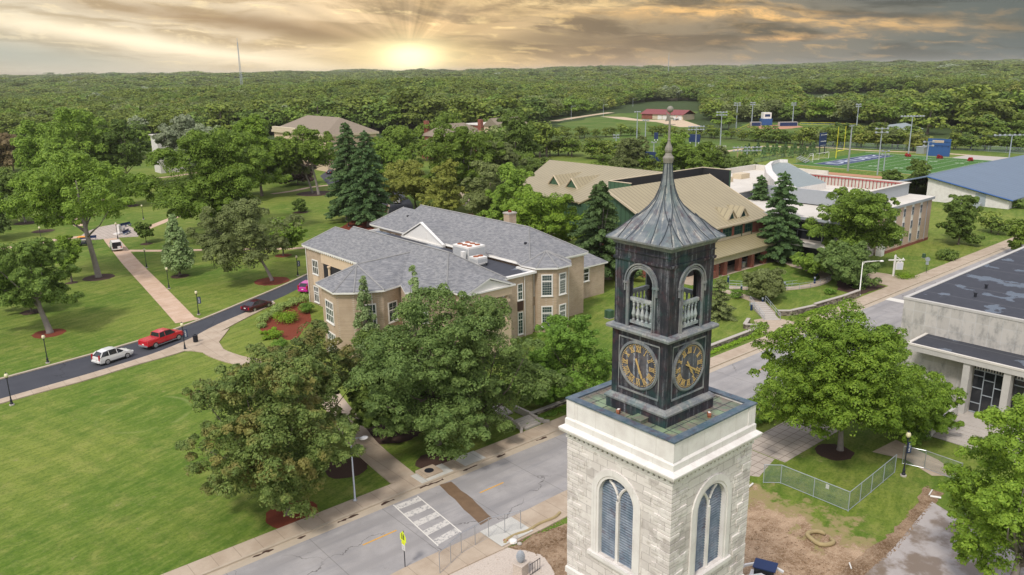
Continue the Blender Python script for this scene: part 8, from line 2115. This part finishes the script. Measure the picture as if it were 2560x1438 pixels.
# ------------------------------------------------------------------ fences
def f_mesh(c, a):
    m = bpy.data.materials.new('wire_mesh'); m.use_nodes = True; nt = m.node_tree; nt.nodes.clear(); N = NT(nt)
    out = N.n('ShaderNodeOutputMaterial'); d = N.n('ShaderNodeBsdfDiffuse'); N.put(d.inputs[0], c); t = N.n('ShaderNodeBsdfTransparent'); mx = N.n('ShaderNodeMixShader')
    g = geo(N); p = N.sep(g); u = N.m('MULTIPLY', N.m('ADD', N.m('ADD', p[0], p[1]), p[2]), 9.0); v = N.m('MULTIPLY', N.m('SUBTRACT', N.m('ADD', p[0], p[1]), p[2]), 9.0)
    w = N.m('MAXIMUM', N.m('ABSOLUTE', N.m('SUBTRACT', N.m('FRACT', u), .5)), N.m('ABSOLUTE', N.m('SUBTRACT', N.m('FRACT', v), .5)))
    N.put(mx.inputs[0], N.ss(w, .5-a, .5-a+.02)); nt.links.new(t.outputs[0], mx.inputs[1]); nt.links.new(d.outputs[0], mx.inputs[2]); nt.links.new(mx.outputs[0], out.inputs[0]); return m
MT['mesh'] = f_mesh((.20,.27,.27), .075); MT['mesh_grey'] = f_mesh((.34,.34,.34), .04)
def mesh_fence(name, label, pts, h, step, frame='steel', mesh='mesh', rp=.03, rt_=.025, feet=False, group=None, cat='fence', mid=True):
    O = (pts[0][0],pts[0][1],0); r = empty(name, O, label, cat, group)
    for i in range(len(pts)-1):
        a, b = pts[i], pts[i+1]; L = math.hypot(b[0]-a[0],b[1]-a[1]); ux, uy = (b[0]-a[0])/L, (b[1]-a[1])/L
        m = MB(O); m.add([(a[0],a[1],.06),(b[0],b[1],.06),(b[0],b[1],h),(a[0],a[1],h)], [(0,1,2,3)]); m.build('mesh_panel', MT[mesh], r)
        m = MB(O); m.tube([(a[0],a[1],h),(b[0],b[1],h)], rt_, 5); m.tube([(a[0],a[1],.08),(b[0],b[1],.08)], rt_*.8, 5); m.build('rail', MT[frame], r)
    n = 0; done = set()
    for i in range(len(pts)-1):
        a, b = pts[i], pts[i+1]; L = math.hypot(b[0]-a[0],b[1]-a[1]); k = max(1, round(L/step))
        for j in range(k+1):
            if j == k and i < len(pts)-2: continue
            t = j/k; x, y = a[0]+(b[0]-a[0])*t, a[1]+(b[1]-a[1])*t; m = MB(O); m.tube([(x,y,0),(x,y,h+.03)], rp, 6); m.build('post', MT[frame], r)
            if feet and j == 0:
                ux, uy = (b[0]-a[0])/L, (b[1]-a[1])/L; m = MB(O)
                ring = [(x+ux*.16*math.cos(q)-uy*.5*math.sin(q), y+uy*.16*math.cos(q)+ux*.5*math.sin(q), .03) for q in [z*math.pi/6 for z in range(13)]]; m.tube(ring, .022, 5); m.build('foot', MT[frame], r)
    return r
FH = 1.75
mesh_fence('construction_fence', 'temporary grey mesh fence panels along the edge of the street works', [at(1100,1436),at(1154,1385),at(1222,1346),at(1302,1326)], FH, 1.3, 'steel', 'mesh_grey', .03, .022, True)
mesh_fence('chain_link_fence', 'green chain link fence angling round the maple lawn', [at(1908,1208),at(1951,1209),at(2120,1279),at(2177,1232),at(2236,1182)], FH, 2.6, 'steel_dull', 'mesh', .035, .03)
mesh_fence('chain_link_fence', 'short run of chain link fence running from the banner lamp to the library steps', [at(2255,1160),at(2310,1172),at(2400,1205)], FH, 2.2, 'steel', 'mesh', .035, .03)
q0, q1 = at(2079,1262), at(2091,1262); m = MB(); a = at(2060,1252); b = at(2068,1255)
r = empty('notice_board', (a[0],a[1],0), 'small pale notice wired to the chain link fence', 'sign'); m = MB((a[0],a[1],0)); m.slab([(a[0]-.05,a[1]-.05,1.2),(b[0]-.05,b[1]-.05,1.2),(b[0]-.05,b[1]-.05,1.6),(a[0]-.05,a[1]-.05,1.6)], .0); m.v = [(v[0]-(.012 if i < 4 else 0), v[1]-(.012 if i < 4 else 0), v[2]) for i, v in enumerate(m.v)]; m.build('board', MT['white'], r)
mesh_fence('field_fence', 'dark fence along the near side of the football ground', [at(1885,408),at(1960,394),at(2045,382),at(2105,374)], 1.6, 6, 'black', 'mesh', .06, .05)
mesh_fence('field_fence', 'green mesh fence behind the goalposts along the gravel track', [at(2010,366),at(2100,368),at(2200,373),at(2320,379)], 2.2, 8, 'steel_dull', 'mesh', .06, .05)
mesh_fence('field_fence', 'green mesh fence beside the far car park at right', [at(2385,374),at(2470,379),at(2560,385),at(2640,392)], 2.2, 8, 'steel_dull', 'mesh', .06, .05)
mesh_fence('outfield_fence', 'low outfield fence with a yellow top round the softball ground', [at(1840,330),at(1868,318),at(1880,313)], 1.3, 8, 'yellow', 'mesh', .06, .09)
mesh_fence('outfield_fence', 'long outfield fence with a yellow top at the back of the softball ground', [at(2000,312),at(2060,312),at(2140,316),at(2160,322)], 1.3, 8, 'yellow', 'mesh', .06, .09)
# site clutter
pts = [at(1262,1362),at(1268,1352),at(1290,1340),(at(1320,1330)),at(1350,1312),at(1385,1298),at(1400,1285)]
O = (*pts[0],0); m = MB(O); m.tube([(*p,.14) for p in smooth(pts,3)], .12, 7); tag(m.build('erosion_log', MT['straw'], None), 'brown erosion log snaking along the pavement left of the tower', 'erosion log'); bpy.data.objects['erosion_log'].location = O
q = at(2050,1350); m = MB(); m.tube([(.75*math.cos(t)+.1*math.sin(3*t), .95*math.sin(t), .17) for t in [k*.36 for k in range(17)]], [.10]+[.17]*15+[.1], 8); o = m.build('erosion_log', MT['straw'], None, smooth=True); o.location = (q[0],q[1],0); tag(o, 'tan straw log curled into a ring on the dirt', 'erosion log')
rr = random.Random(3); q = at(1283,1357)
for i, (du, dv, s, mt, lb) in enumerate([(0,0,.34,'white','large pale rubble lump left of the tower dirt'),(.5,.3,.26,'conc','grey rubble lump beside the large pale one'),(-.35,.45,.24,'rust','reddish rubble lump beside the large pale one'),(.2,-.5,.2,'conc','small rubble lump nearest the gravel')]):
    bm_ = MB(); bm_.lathe(0,0,[(.5*s,0),(s,s*.25),(s*.85,s*.7),(s*.3,s*.9)],7); o = bm_.build('rubble_lump', MT[mt], None); o.location = (q[0]+du,q[1]+dv,0); o.rotation_euler = (0,0,rr.uniform(0,6)); tag(o, lb, 'rubble', 'rubble by the pavement')
# clods and stones scattered through the works
rng = np.random.default_rng(8)
def clods(name, poly, n, size, m_, seed, label):
    xs = [p[0] for p in poly]; ys = [p[1] for p in poly]; P = []; rr = random.Random(seed); mb = MB()
    k = 0
    while k < n:
        x, y = rr.uniform(min(xs),max(xs)), rr.uniform(min(ys),max(ys))
        if not inside((x,y), poly): continue
        s = size*rr.uniform(.4,1.6)*(rr.random()**.5); a = rr.uniform(0,6.28); mb.lathe(x, y, [(s*.8,0),(s,s*.35),(s*.5,s*.7)], 5, .01, sx=1, sy=rr.uniform(.6,1), rot=a); k += 1
    tag(mb.build(name, MT[m_], None), label, 'soil', kind='stuff')
clods('soil_clods', [at(1880,1310),at(1960,1300),at(2120,1390),at(2100,1438),at(2100,1600),at(1700,1600)], 900, .07, 'dirt', 1, 'loose clods of soil over the bare earth right of the tower')
clods('soil_clods', [at(1240,1362),at(1415,1300),at(1430,1438),at(1400,1600),at(1380,1400)], 500, .08, 'dirt', 2, 'loose clods of soil over the bare earth left of the tower')
clods('torn_earth_clods', [at(2150,1400),at(2235,1330),at(2295,1255),at(2315,1212),at(2350,1235),at(2310,1290),at(2240,1378),at(2160,1438)], 1500, .06, 'dirt', 3, 'ragged dark clods along the torn edge of the concrete pad')
clods('gravel_stones', [at(1060,1420),at(1140,1378),at(1250,1368),at(1350,1395),at(1370,1438),at(1060,1500)], 700, .045, 'gravel', 4, 'loose pale stones on the gravel yard')
for px, py, px2, py2, w_, lb in [(2325,1243,2352,1248,.09,'white plastic pipe lying at the corner of the torn earth'),(2322,1240,2330,1228,.05,'short timber stake in the torn earth'),(2123,1410,2128,1425,.05,'thin white stick lying on the dirt by the concrete pad'),(1872,1220,1882,1212,.08,'grey pipe end by the paved plaza next to the tower')]:
    a, b = at(px,py), at(px2,py2); m = MB((*a,0)); m.tube([(*a,.1),(*b,.12)], w_, 6); o = m.build('pipe', MT['white'], None); o.location = (*a,0); tag(o, lb, 'pipe')
# pine cone shaped stone finial on a pedestal
q = at(1302,1436); r = empty('stone_finial', (q[0],q[1],0), 'grey stone pine cone finial on a pedestal in the gravel yard', 'stone finial'); m = MB(); m.obox(0,0,0,.9,.8,.8,.2); m.obox(0,0,.9,1.0,.95,.95,.2); m.build('pedestal', MT['gravel'], r, bevel=.02)
m = MB()
for k in range(9):
    zz = 1.05+k*.085; rr_ = .27*math.sin(math.pi*(k+1.6)/11.5)**.8
    for j in range(9): a = j*.698+(k%2)*.35; m.lathe(rr_*math.cos(a), rr_*math.sin(a), [(.03,0),(.075,.03),(.05,.09),(.01,.12)], 5, zz)
m.lathe(0,0,[(.12,1.0),(.16,1.05),(.24,1.3),(.24,1.6),(.12,1.85),(.02,1.98)],10); m.build('cone', MT['grey'], r)
# black hoop barrier beside it
a, b = at(1338,1438), at(1352,1420); mesh_fence('hoop_barrier', 'small black bar barrier beside the stone finial', [at(1325,1440),at(1350,1423)], .9, .25, 'black', 'mesh_grey', .018, .025)
# skid steer loader
q = at(1912,1478); r = empty('skid_loader', (q[0],q[1],0), 'small white skid steer loader with dark cab at the foot of the tower', 'loader', rz=R(112))
m = MB(); m.box(-1.1,1.1,-.65,.65,.35,1.05); m.build('chassis', MT['car_white'], r, bevel=.05)
m = MB(); m.box(-.55,.75,-.5,.5,1.05,1.95); m.build('cab', MT['glass_car'], r, bevel=.04); m = MB(); m.box(-.65,.85,-.58,.58,1.95,2.04); m.build('cab_roof', MT['navy'], r, bevel=.03)
for s in (-1,1):
    m = MB(); m.tube([(-1.0,s*.78,1.3),(.2,s*.82,1.75),(1.5,s*.8,1.1),(2.1,s*.75,.5)], .11, 5); m.build('lift_arm', MT['car_white'], r)
    for wx in (-.7,.7): m = MB(); m.tube([(wx,s*.68,.4),(wx,s*.98,.4)], .4, 12); m.build('wheel', MT['tyre'], r)
m = MB(); m.add([(2.0,-.9,.1),(2.0,.9,.1),(2.9,.9,.1),(2.9,-.9,.1),(2.0,-.9,.8),(2.0,.9,.8)], [(0,1,2,3),(0,4,5,1),(0,3,4),(1,5,2)]); m.build('bucket', MT['steel_dull'], r)
# ------------------------------------------------------------------ playing fields
def flood(label, px, py, top, n=4, rows=2, w=2.8, mt='steel_dull', group='sports floodlights'):
    x, y = at(px, py); zt = z_at(top, x, y); r = empty('floodlight_pole', (x,y,0), label, 'floodlight', group); d_ = math.hypot(x,y)
    k = max(1, d_/300); m = MB(); m.tube([(0,0,0),(0,0,zt*.5),(0,0,zt)], [.22*k,.18*k,.12*k], 6); m.build('pole', MT[mt], r)
    ux, uy = sp, -cp
    m = MB()
    for j in range(rows): m.tube([(-ux*w,-uy*w,zt-j*1.2),(ux*w,uy*w,zt-j*1.2)], .08*k, 4)
    m.build('crossarm', MT[mt], r); 
    for j in range(rows):
        for i in range(n):
            u = -w+2*w*i/(n-1) if n > 1 else 0; m = MB(); m.lathe(ux*u, uy*u, [(.15,-.3),(.42*k,-.15),(.40*k,.25),(.1,.35)], 7, zt-j*1.2); m.build('lamp', MT['steel'], r)
FL = [('tallest floodlight pole behind the near goal line',2119,428,313,0,1,.1),('floodlight pole rising left of the blue scoreboard',2270,391,291,8,1,4.2),('floodlight pole at the right end of the football ground',2516,437,338,8,1,5.5),
 ('floodlight pole with a cluster near the middle of the football ground',2193,438,322,3,2,1.8),('short floodlight pole just right of the mid field pole',2208,433,378,2,2,1.0),('pole with two lamps just left of the blue scoreboard',2311,445,355,2,2,1.4),
 ('floodlight pole in front of the belt of trees right of the spire',1800,372,281,4,2,2.0),('floodlight pole left of the softball ground',1840,322,258,2,2,1.4),('floodlight pole behind the softball press box',1879,310,257,2,2,1.0),('floodlight pole behind the right softball dugout',1981,308,258,2,2,1.0),
 ('floodlight pole at the right end of the softball outfield',2141,320,261,2,2,1.0),('floodlight pole with a wide double row right of the spire',1738,385,317,6,2,3.0),('low floodlight pole with wide lamps before the young conifers',1866,408,369,8,2,5.0),
 ('slim floodlight pole left of the spire by the belt of trees',1592,346,280,3,1,1.2),('slim floodlight pole between the spire and the red roofed building',1613,352,301,3,1,1.2),('small floodlight pole on the near practice pitch corner',1540,368,338,2,2,1.0),('wooden pole with two lamps on the practice pitch',1634,384,356,2,1,.8),('floodlight pole with six pale lamps right behind the finial',1678,385,349,3,2,2.2)]
for lb, px, py, tp, n, rows, w in FL:
    if n == 0:
        x, y = at(px,py); zt = z_at(tp,x,y); r = empty('floodlight_pole', (x,y,0), lb, 'floodlight', 'sports floodlights'); m = MB(); m.tube([(0,0,0),(0,0,zt)], [.36,.2], 7); m.build('pole', MT['steel'], r); m = MB(); m.box(-1.5,1.5,-.15,.15,zt-.4,zt-.1); m.build('crossarm', MT['steel'], r)
    else: flood(lb, px, py, tp, n, rows, w)
gx, gy = 296.5, 152.0; r = empty('goalpost', (gx,gy,0), 'yellow football goalpost with tall uprights behind the blue end zone', 'goalpost')
m = MB(); m.tube([(0,1.5,0),(0,1.5,2.4),(0,.6,3.0),(0,0,3.0)], .16, 7); m.build('support', MT['yellow'], r); m = MB(); m.tube([(-2.8,0,3.0),(2.8,0,3.0)], .14, 6); m.build('crossbar', MT['yellow'], r)
for s in (-2.8,2.8): m = MB(); m.tube([(s,0,3.0),(s,0,12.2)], .09, 6); m.build('upright', MT['yellow'], r)
def soccer(label, x, y, w, rz):
    r = empty('soccer_goal', (x,y,.03), label, 'soccer goal', 'white soccer goals', rz); m = MB(); h = 2.4; m.tube([(-w/2,0,0),(-w/2,0,h),(w/2,0,h),(w/2,0,0)], .09, 6)
    for s in (-w/2,w/2): m.tube([(s,0,h),(s,1.0,h),(s,2.6,0),(s,0,0)], .06, 5)
    m.tube([(-w/2,2.6,0),(w/2,2.6,0)], .06, 5); m.build('frame', MT['white'], r); m = MB(); m.add([(-w/2,1,h),(w/2,1,h),(w/2,2.6,0),(-w/2,2.6,0),(-w/2,0,h),(w/2,0,h)], [(0,1,2,3),(4,5,1,0)]); m.build('net', MT['mesh_grey'], r)
soccer('white soccer goal left of the goalposts seen from the side', FX0+8, FY1+5, 6.5, R(30)); soccer('white soccer goal just under the yellow goalposts', FX0+17, FY1+5.5, 7.3, R(0)); a = at(1793,380); soccer('white soccer goal on the practice pitch right of the spire', a[0], a[1], 7.3, R(-40))
def panel(name, label, cat, pa, pb, z0, z1, mt, legs=True, legm='black'):
    a, b = at(*pa), at(*pb); O = (a[0],a[1],0); r = empty(name, O, label, cat); L = math.hypot(b[0]-a[0],b[1]-a[1]); ux, uy = (b[0]-a[0])/L, (b[1]-a[1])/L
    m = MB(O); m.prism(ribbon([a,b],.25,.25), z0, z1); pn = m.build('panel', MT[mt], r)
    if legs:
        for t in (.12,.88): m = MB(O); m.tube([(a[0]+ux*L*t,a[1]+uy*L*t,0),(a[0]+ux*L*t,a[1]+uy*L*t,z0+.1)], .22, 6); m.build('leg', MT[legm], r)
    return r, pn, a, b, O
a_ = at(2046,387); r, pn, a, b, O = panel('scoreboard', 'dark scoreboard on two black legs with white lettered rows by the goal line', 'scoreboard', (2046,387), (2062,385), 3.2, 8.6, 'navy')
L = math.hypot(b[0]-a[0],b[1]-a[1]); ux, uy = (b[0]-a[0])/L, (b[1]-a[1])/L; nx, ny = -uy, ux
if nx*a[0]+ny*a[1] > 0: nx, ny = -nx, -ny
m = MB(O)
for (t0,t1,z0,z1) in ((.06,.32,7.7,7.95),(.45,.55,7.6,8.05),(.68,.95,7.7,7.95),(.08,.15,5.1,5.4),(.22,.35,5.1,5.4),(.40,.55,5.1,5.4),(.62,.92,5.1,5.4),(.08,.9,3.6,3.7)):
    q = [(a[0]+ux*L*t+nx*.27, a[1]+uy*L*t+ny*.27) for t in (t0,t1)]; q += [(q[1][0]+nx*.03,q[1][1]+ny*.03),(q[0][0]+nx*.03,q[0][1]+ny*.03)]; m.prism(q, z0, z1)
m.build('score_rows', MT['white'], pn)
zz1 = z_at(346, *at(2318,389)); r, pn, a, b, O = panel('scoreboard', 'huge blue scoreboard seen from behind with a pale strip near the top', 'scoreboard', (2316,389), (2373,392), 0, zz1, 'blue', False)
L = math.hypot(b[0]-a[0],b[1]-a[1]); ux, uy = (b[0]-a[0])/L, (b[1]-a[1])/L; nx, ny = -uy, ux
if nx*a[0]+ny*a[1] > 0: nx, ny = -nx, -ny
def strip_on(name, mt, t0, t1, z0, z1, pr=.05):
    m = MB(O); q = [(a[0]+ux*L*t+nx*.26, a[1]+uy*L*t+ny*.26) for t in (t0,t1)]; q += [(q[1][0]+nx*pr,q[1][1]+ny*pr),(q[0][0]+nx*pr,q[0][1]+ny*pr)]; m.prism(q, z0, z1); m.build(name, MT[mt], pn)
strip_on('name_strip', 'cream', .20, .70, zz1-1.5, zz1-.6); strip_on('rib', 'navy', .04, .96, zz1*.60, zz1*.62, .12); strip_on('rib', 'navy', .04, .96, zz1*.82, zz1*.835, .12)
for t in (.2,.42,.64,.9): strip_on('rib', 'navy', t, t+.02, zz1*.50, zz1*.60, .12)
for i, (px, py) in enumerate([(2270,392),(2348,397),(2425,403),(2512,410)]):
    shrub('red flowering shrub, number %s from the left along the far sideline' % ['one','two','three','four'][i], px, py, 14, 1.6, 'shrub', seed=60+i, group='red flowering shrubs', size=.5, nc=14)
LM['red'] = leaf_mat('red_flower_leaves', (.12,.02,.02), (.35,.02,.03), (.5,.05,.05))
for o in bpy.data.objects:
    if o.get('group') == 'red flowering shrubs': o.data.materials.clear(); o.data.materials.append(LM['red'])
a = at(2020,406); r = empty('bleachers', (a[0],a[1],0), 'small silver bleachers left of the blue end zone', 'bleachers', rz=R(20)); 
for k in range(5): m = MB(); m.box(-5,5,k*.8,k*.8+.35,.4+k*.35,.46+k*.35); m.build('bench', MT['steel'], r)
m = MB()
for s in (-4,-1.3,1.3,4): m.tube([(s,0,0),(s,3.5,1.8)], .06, 5); m.tube([(s,3.5,0),(s,3.5,1.8)], .06, 5)
m.build('frame', MT['steel'], r)
r, pn, a, b, O = panel('sponsor_board', 'navy board on posts at the far side of the practice pitch', 'sign', (1722,358), (1750,359), .6, 4.2, 'navy', True, 'white')
r, pn, a, b, O = panel('sponsor_board', 'smaller navy board left of the spire at the edge of the practice pitch', 'sign', (1635,352), (1645,352), .8, 4.0, 'navy', True, 'white')
r, pn, a, b, O = panel('windscreen_fence', 'long navy windscreen fence behind the metal roofs left of the spire', 'fence', (1612,405), (1665,409), 0, 4.0, 'navy', False)
a = at(1914,313); r = empty('press_box', (a[0],a[1],0), 'blue and white press box behind the softball infield', 'press box', rz=PHI+0); m = MB(); m.box(-3,3,-3,3,0,4.0); m.build('base', MT['blue'], r); m = MB(); m.box(-2.6,2.6,-2.4,2.4,4.0,7.6); m.build('cabin', MT['white'], r); m = MB(); m.box(-2.66,-2.6,-1.6,1.6,5.2,6.7); m.box(-1.6,1.6,-2.46,-2.4,5.2,6.7); m.build('window', MT['navy'], r)
for px, w_, lb in ((1890,3,'left softball dugout with a blue front'),(1971,5.5,'right softball dugout with a blue front')):
    a = at(px,316); r = empty('dugout', (a[0],a[1],0), lb, 'dugout', 'softball dugouts', rz=PHI-math.pi/2); m = MB(); m.box(-w_,w_,-.0,3,0,2.5); m.build('shelter', MT['conc'], r); m = MB(); m.box(-w_+.3,w_-.3,-.08,-.0,.2,2.3); m.build('front', MT['navy'], r)
for px, py, tp in ((1848,403,370),):
    a = at(px,py); zt = z_at(tp,*a); r = empty('foul_pole', (a[0],a[1],0), 'pair of tall tan foul poles before the young conifers', 'pole'); 
    for s in (-1,1): m = MB(); m.tube([(s*.8*sp,-s*.8*cp,0),(s*.8*sp,-s*.8*cp,zt)], .22, 6); m.build('pole', MT['straw'], r)
a = at(2303,384); r = empty('ticket_booth', (a[0],a[1],0), 'tiny pale booth by the gravel track left of the blue scoreboard', 'booth'); m = MB(); m.box(-1.5,1.5,-1.5,1.5,0,2.6); m.build('wall', MT['steel'], r); m = MB(); m.box(-1.7,1.7,-1.7,1.7,2.6,2.75); m.build('roof', MT['grey'], r)
a = at(1690,301); r = empty('white_truck', (a[0],a[1],0), 'small white crane truck on the gravel yard before the garage doors', 'truck', rz=R(20)); m = MB(); m.box(-3,1.2,-1.1,1.1,.7,1.2); m.build('bed', MT['grey'], r); m = MB(); m.box(1.2,3,-1.1,1.1,.6,2.4); m.build('cab', MT['car_white'], r, bevel=.1); m = MB(); m.tube([(0,0,1.2),(0,0,2.4),(5,0,3.2)], .15, 5); m.build('crane_arm', MT['orange'], r)
for wx in (-2,2):
    for s in (-1,1): m = MB(); m.tube([(wx,s*.8,.45),(wx,s*1.1,.45)], .45, 10); m.build('wheel', MT['tyre'], r)
# ------------------------------------------------------------------ the air
hz = bpy.data.materials.new('haze_air'); hz.use_nodes = True; nt = hz.node_tree; nt.nodes.clear(); _o = nt.nodes.new('ShaderNodeOutputMaterial'); _v = nt.nodes.new('ShaderNodeVolumePrincipled')
_v.inputs['Color'].default_value = (.86,.84,.78,1); _v.inputs['Density'].default_value = .00007; _v.inputs['Anisotropy'].default_value = .2; nt.links.new(_v.outputs[0], _o.inputs['Volume'])
tag(MB().box(-9500, 9500, -9500, 9500, -40, 75).build('haze', hz), kind='stuff')
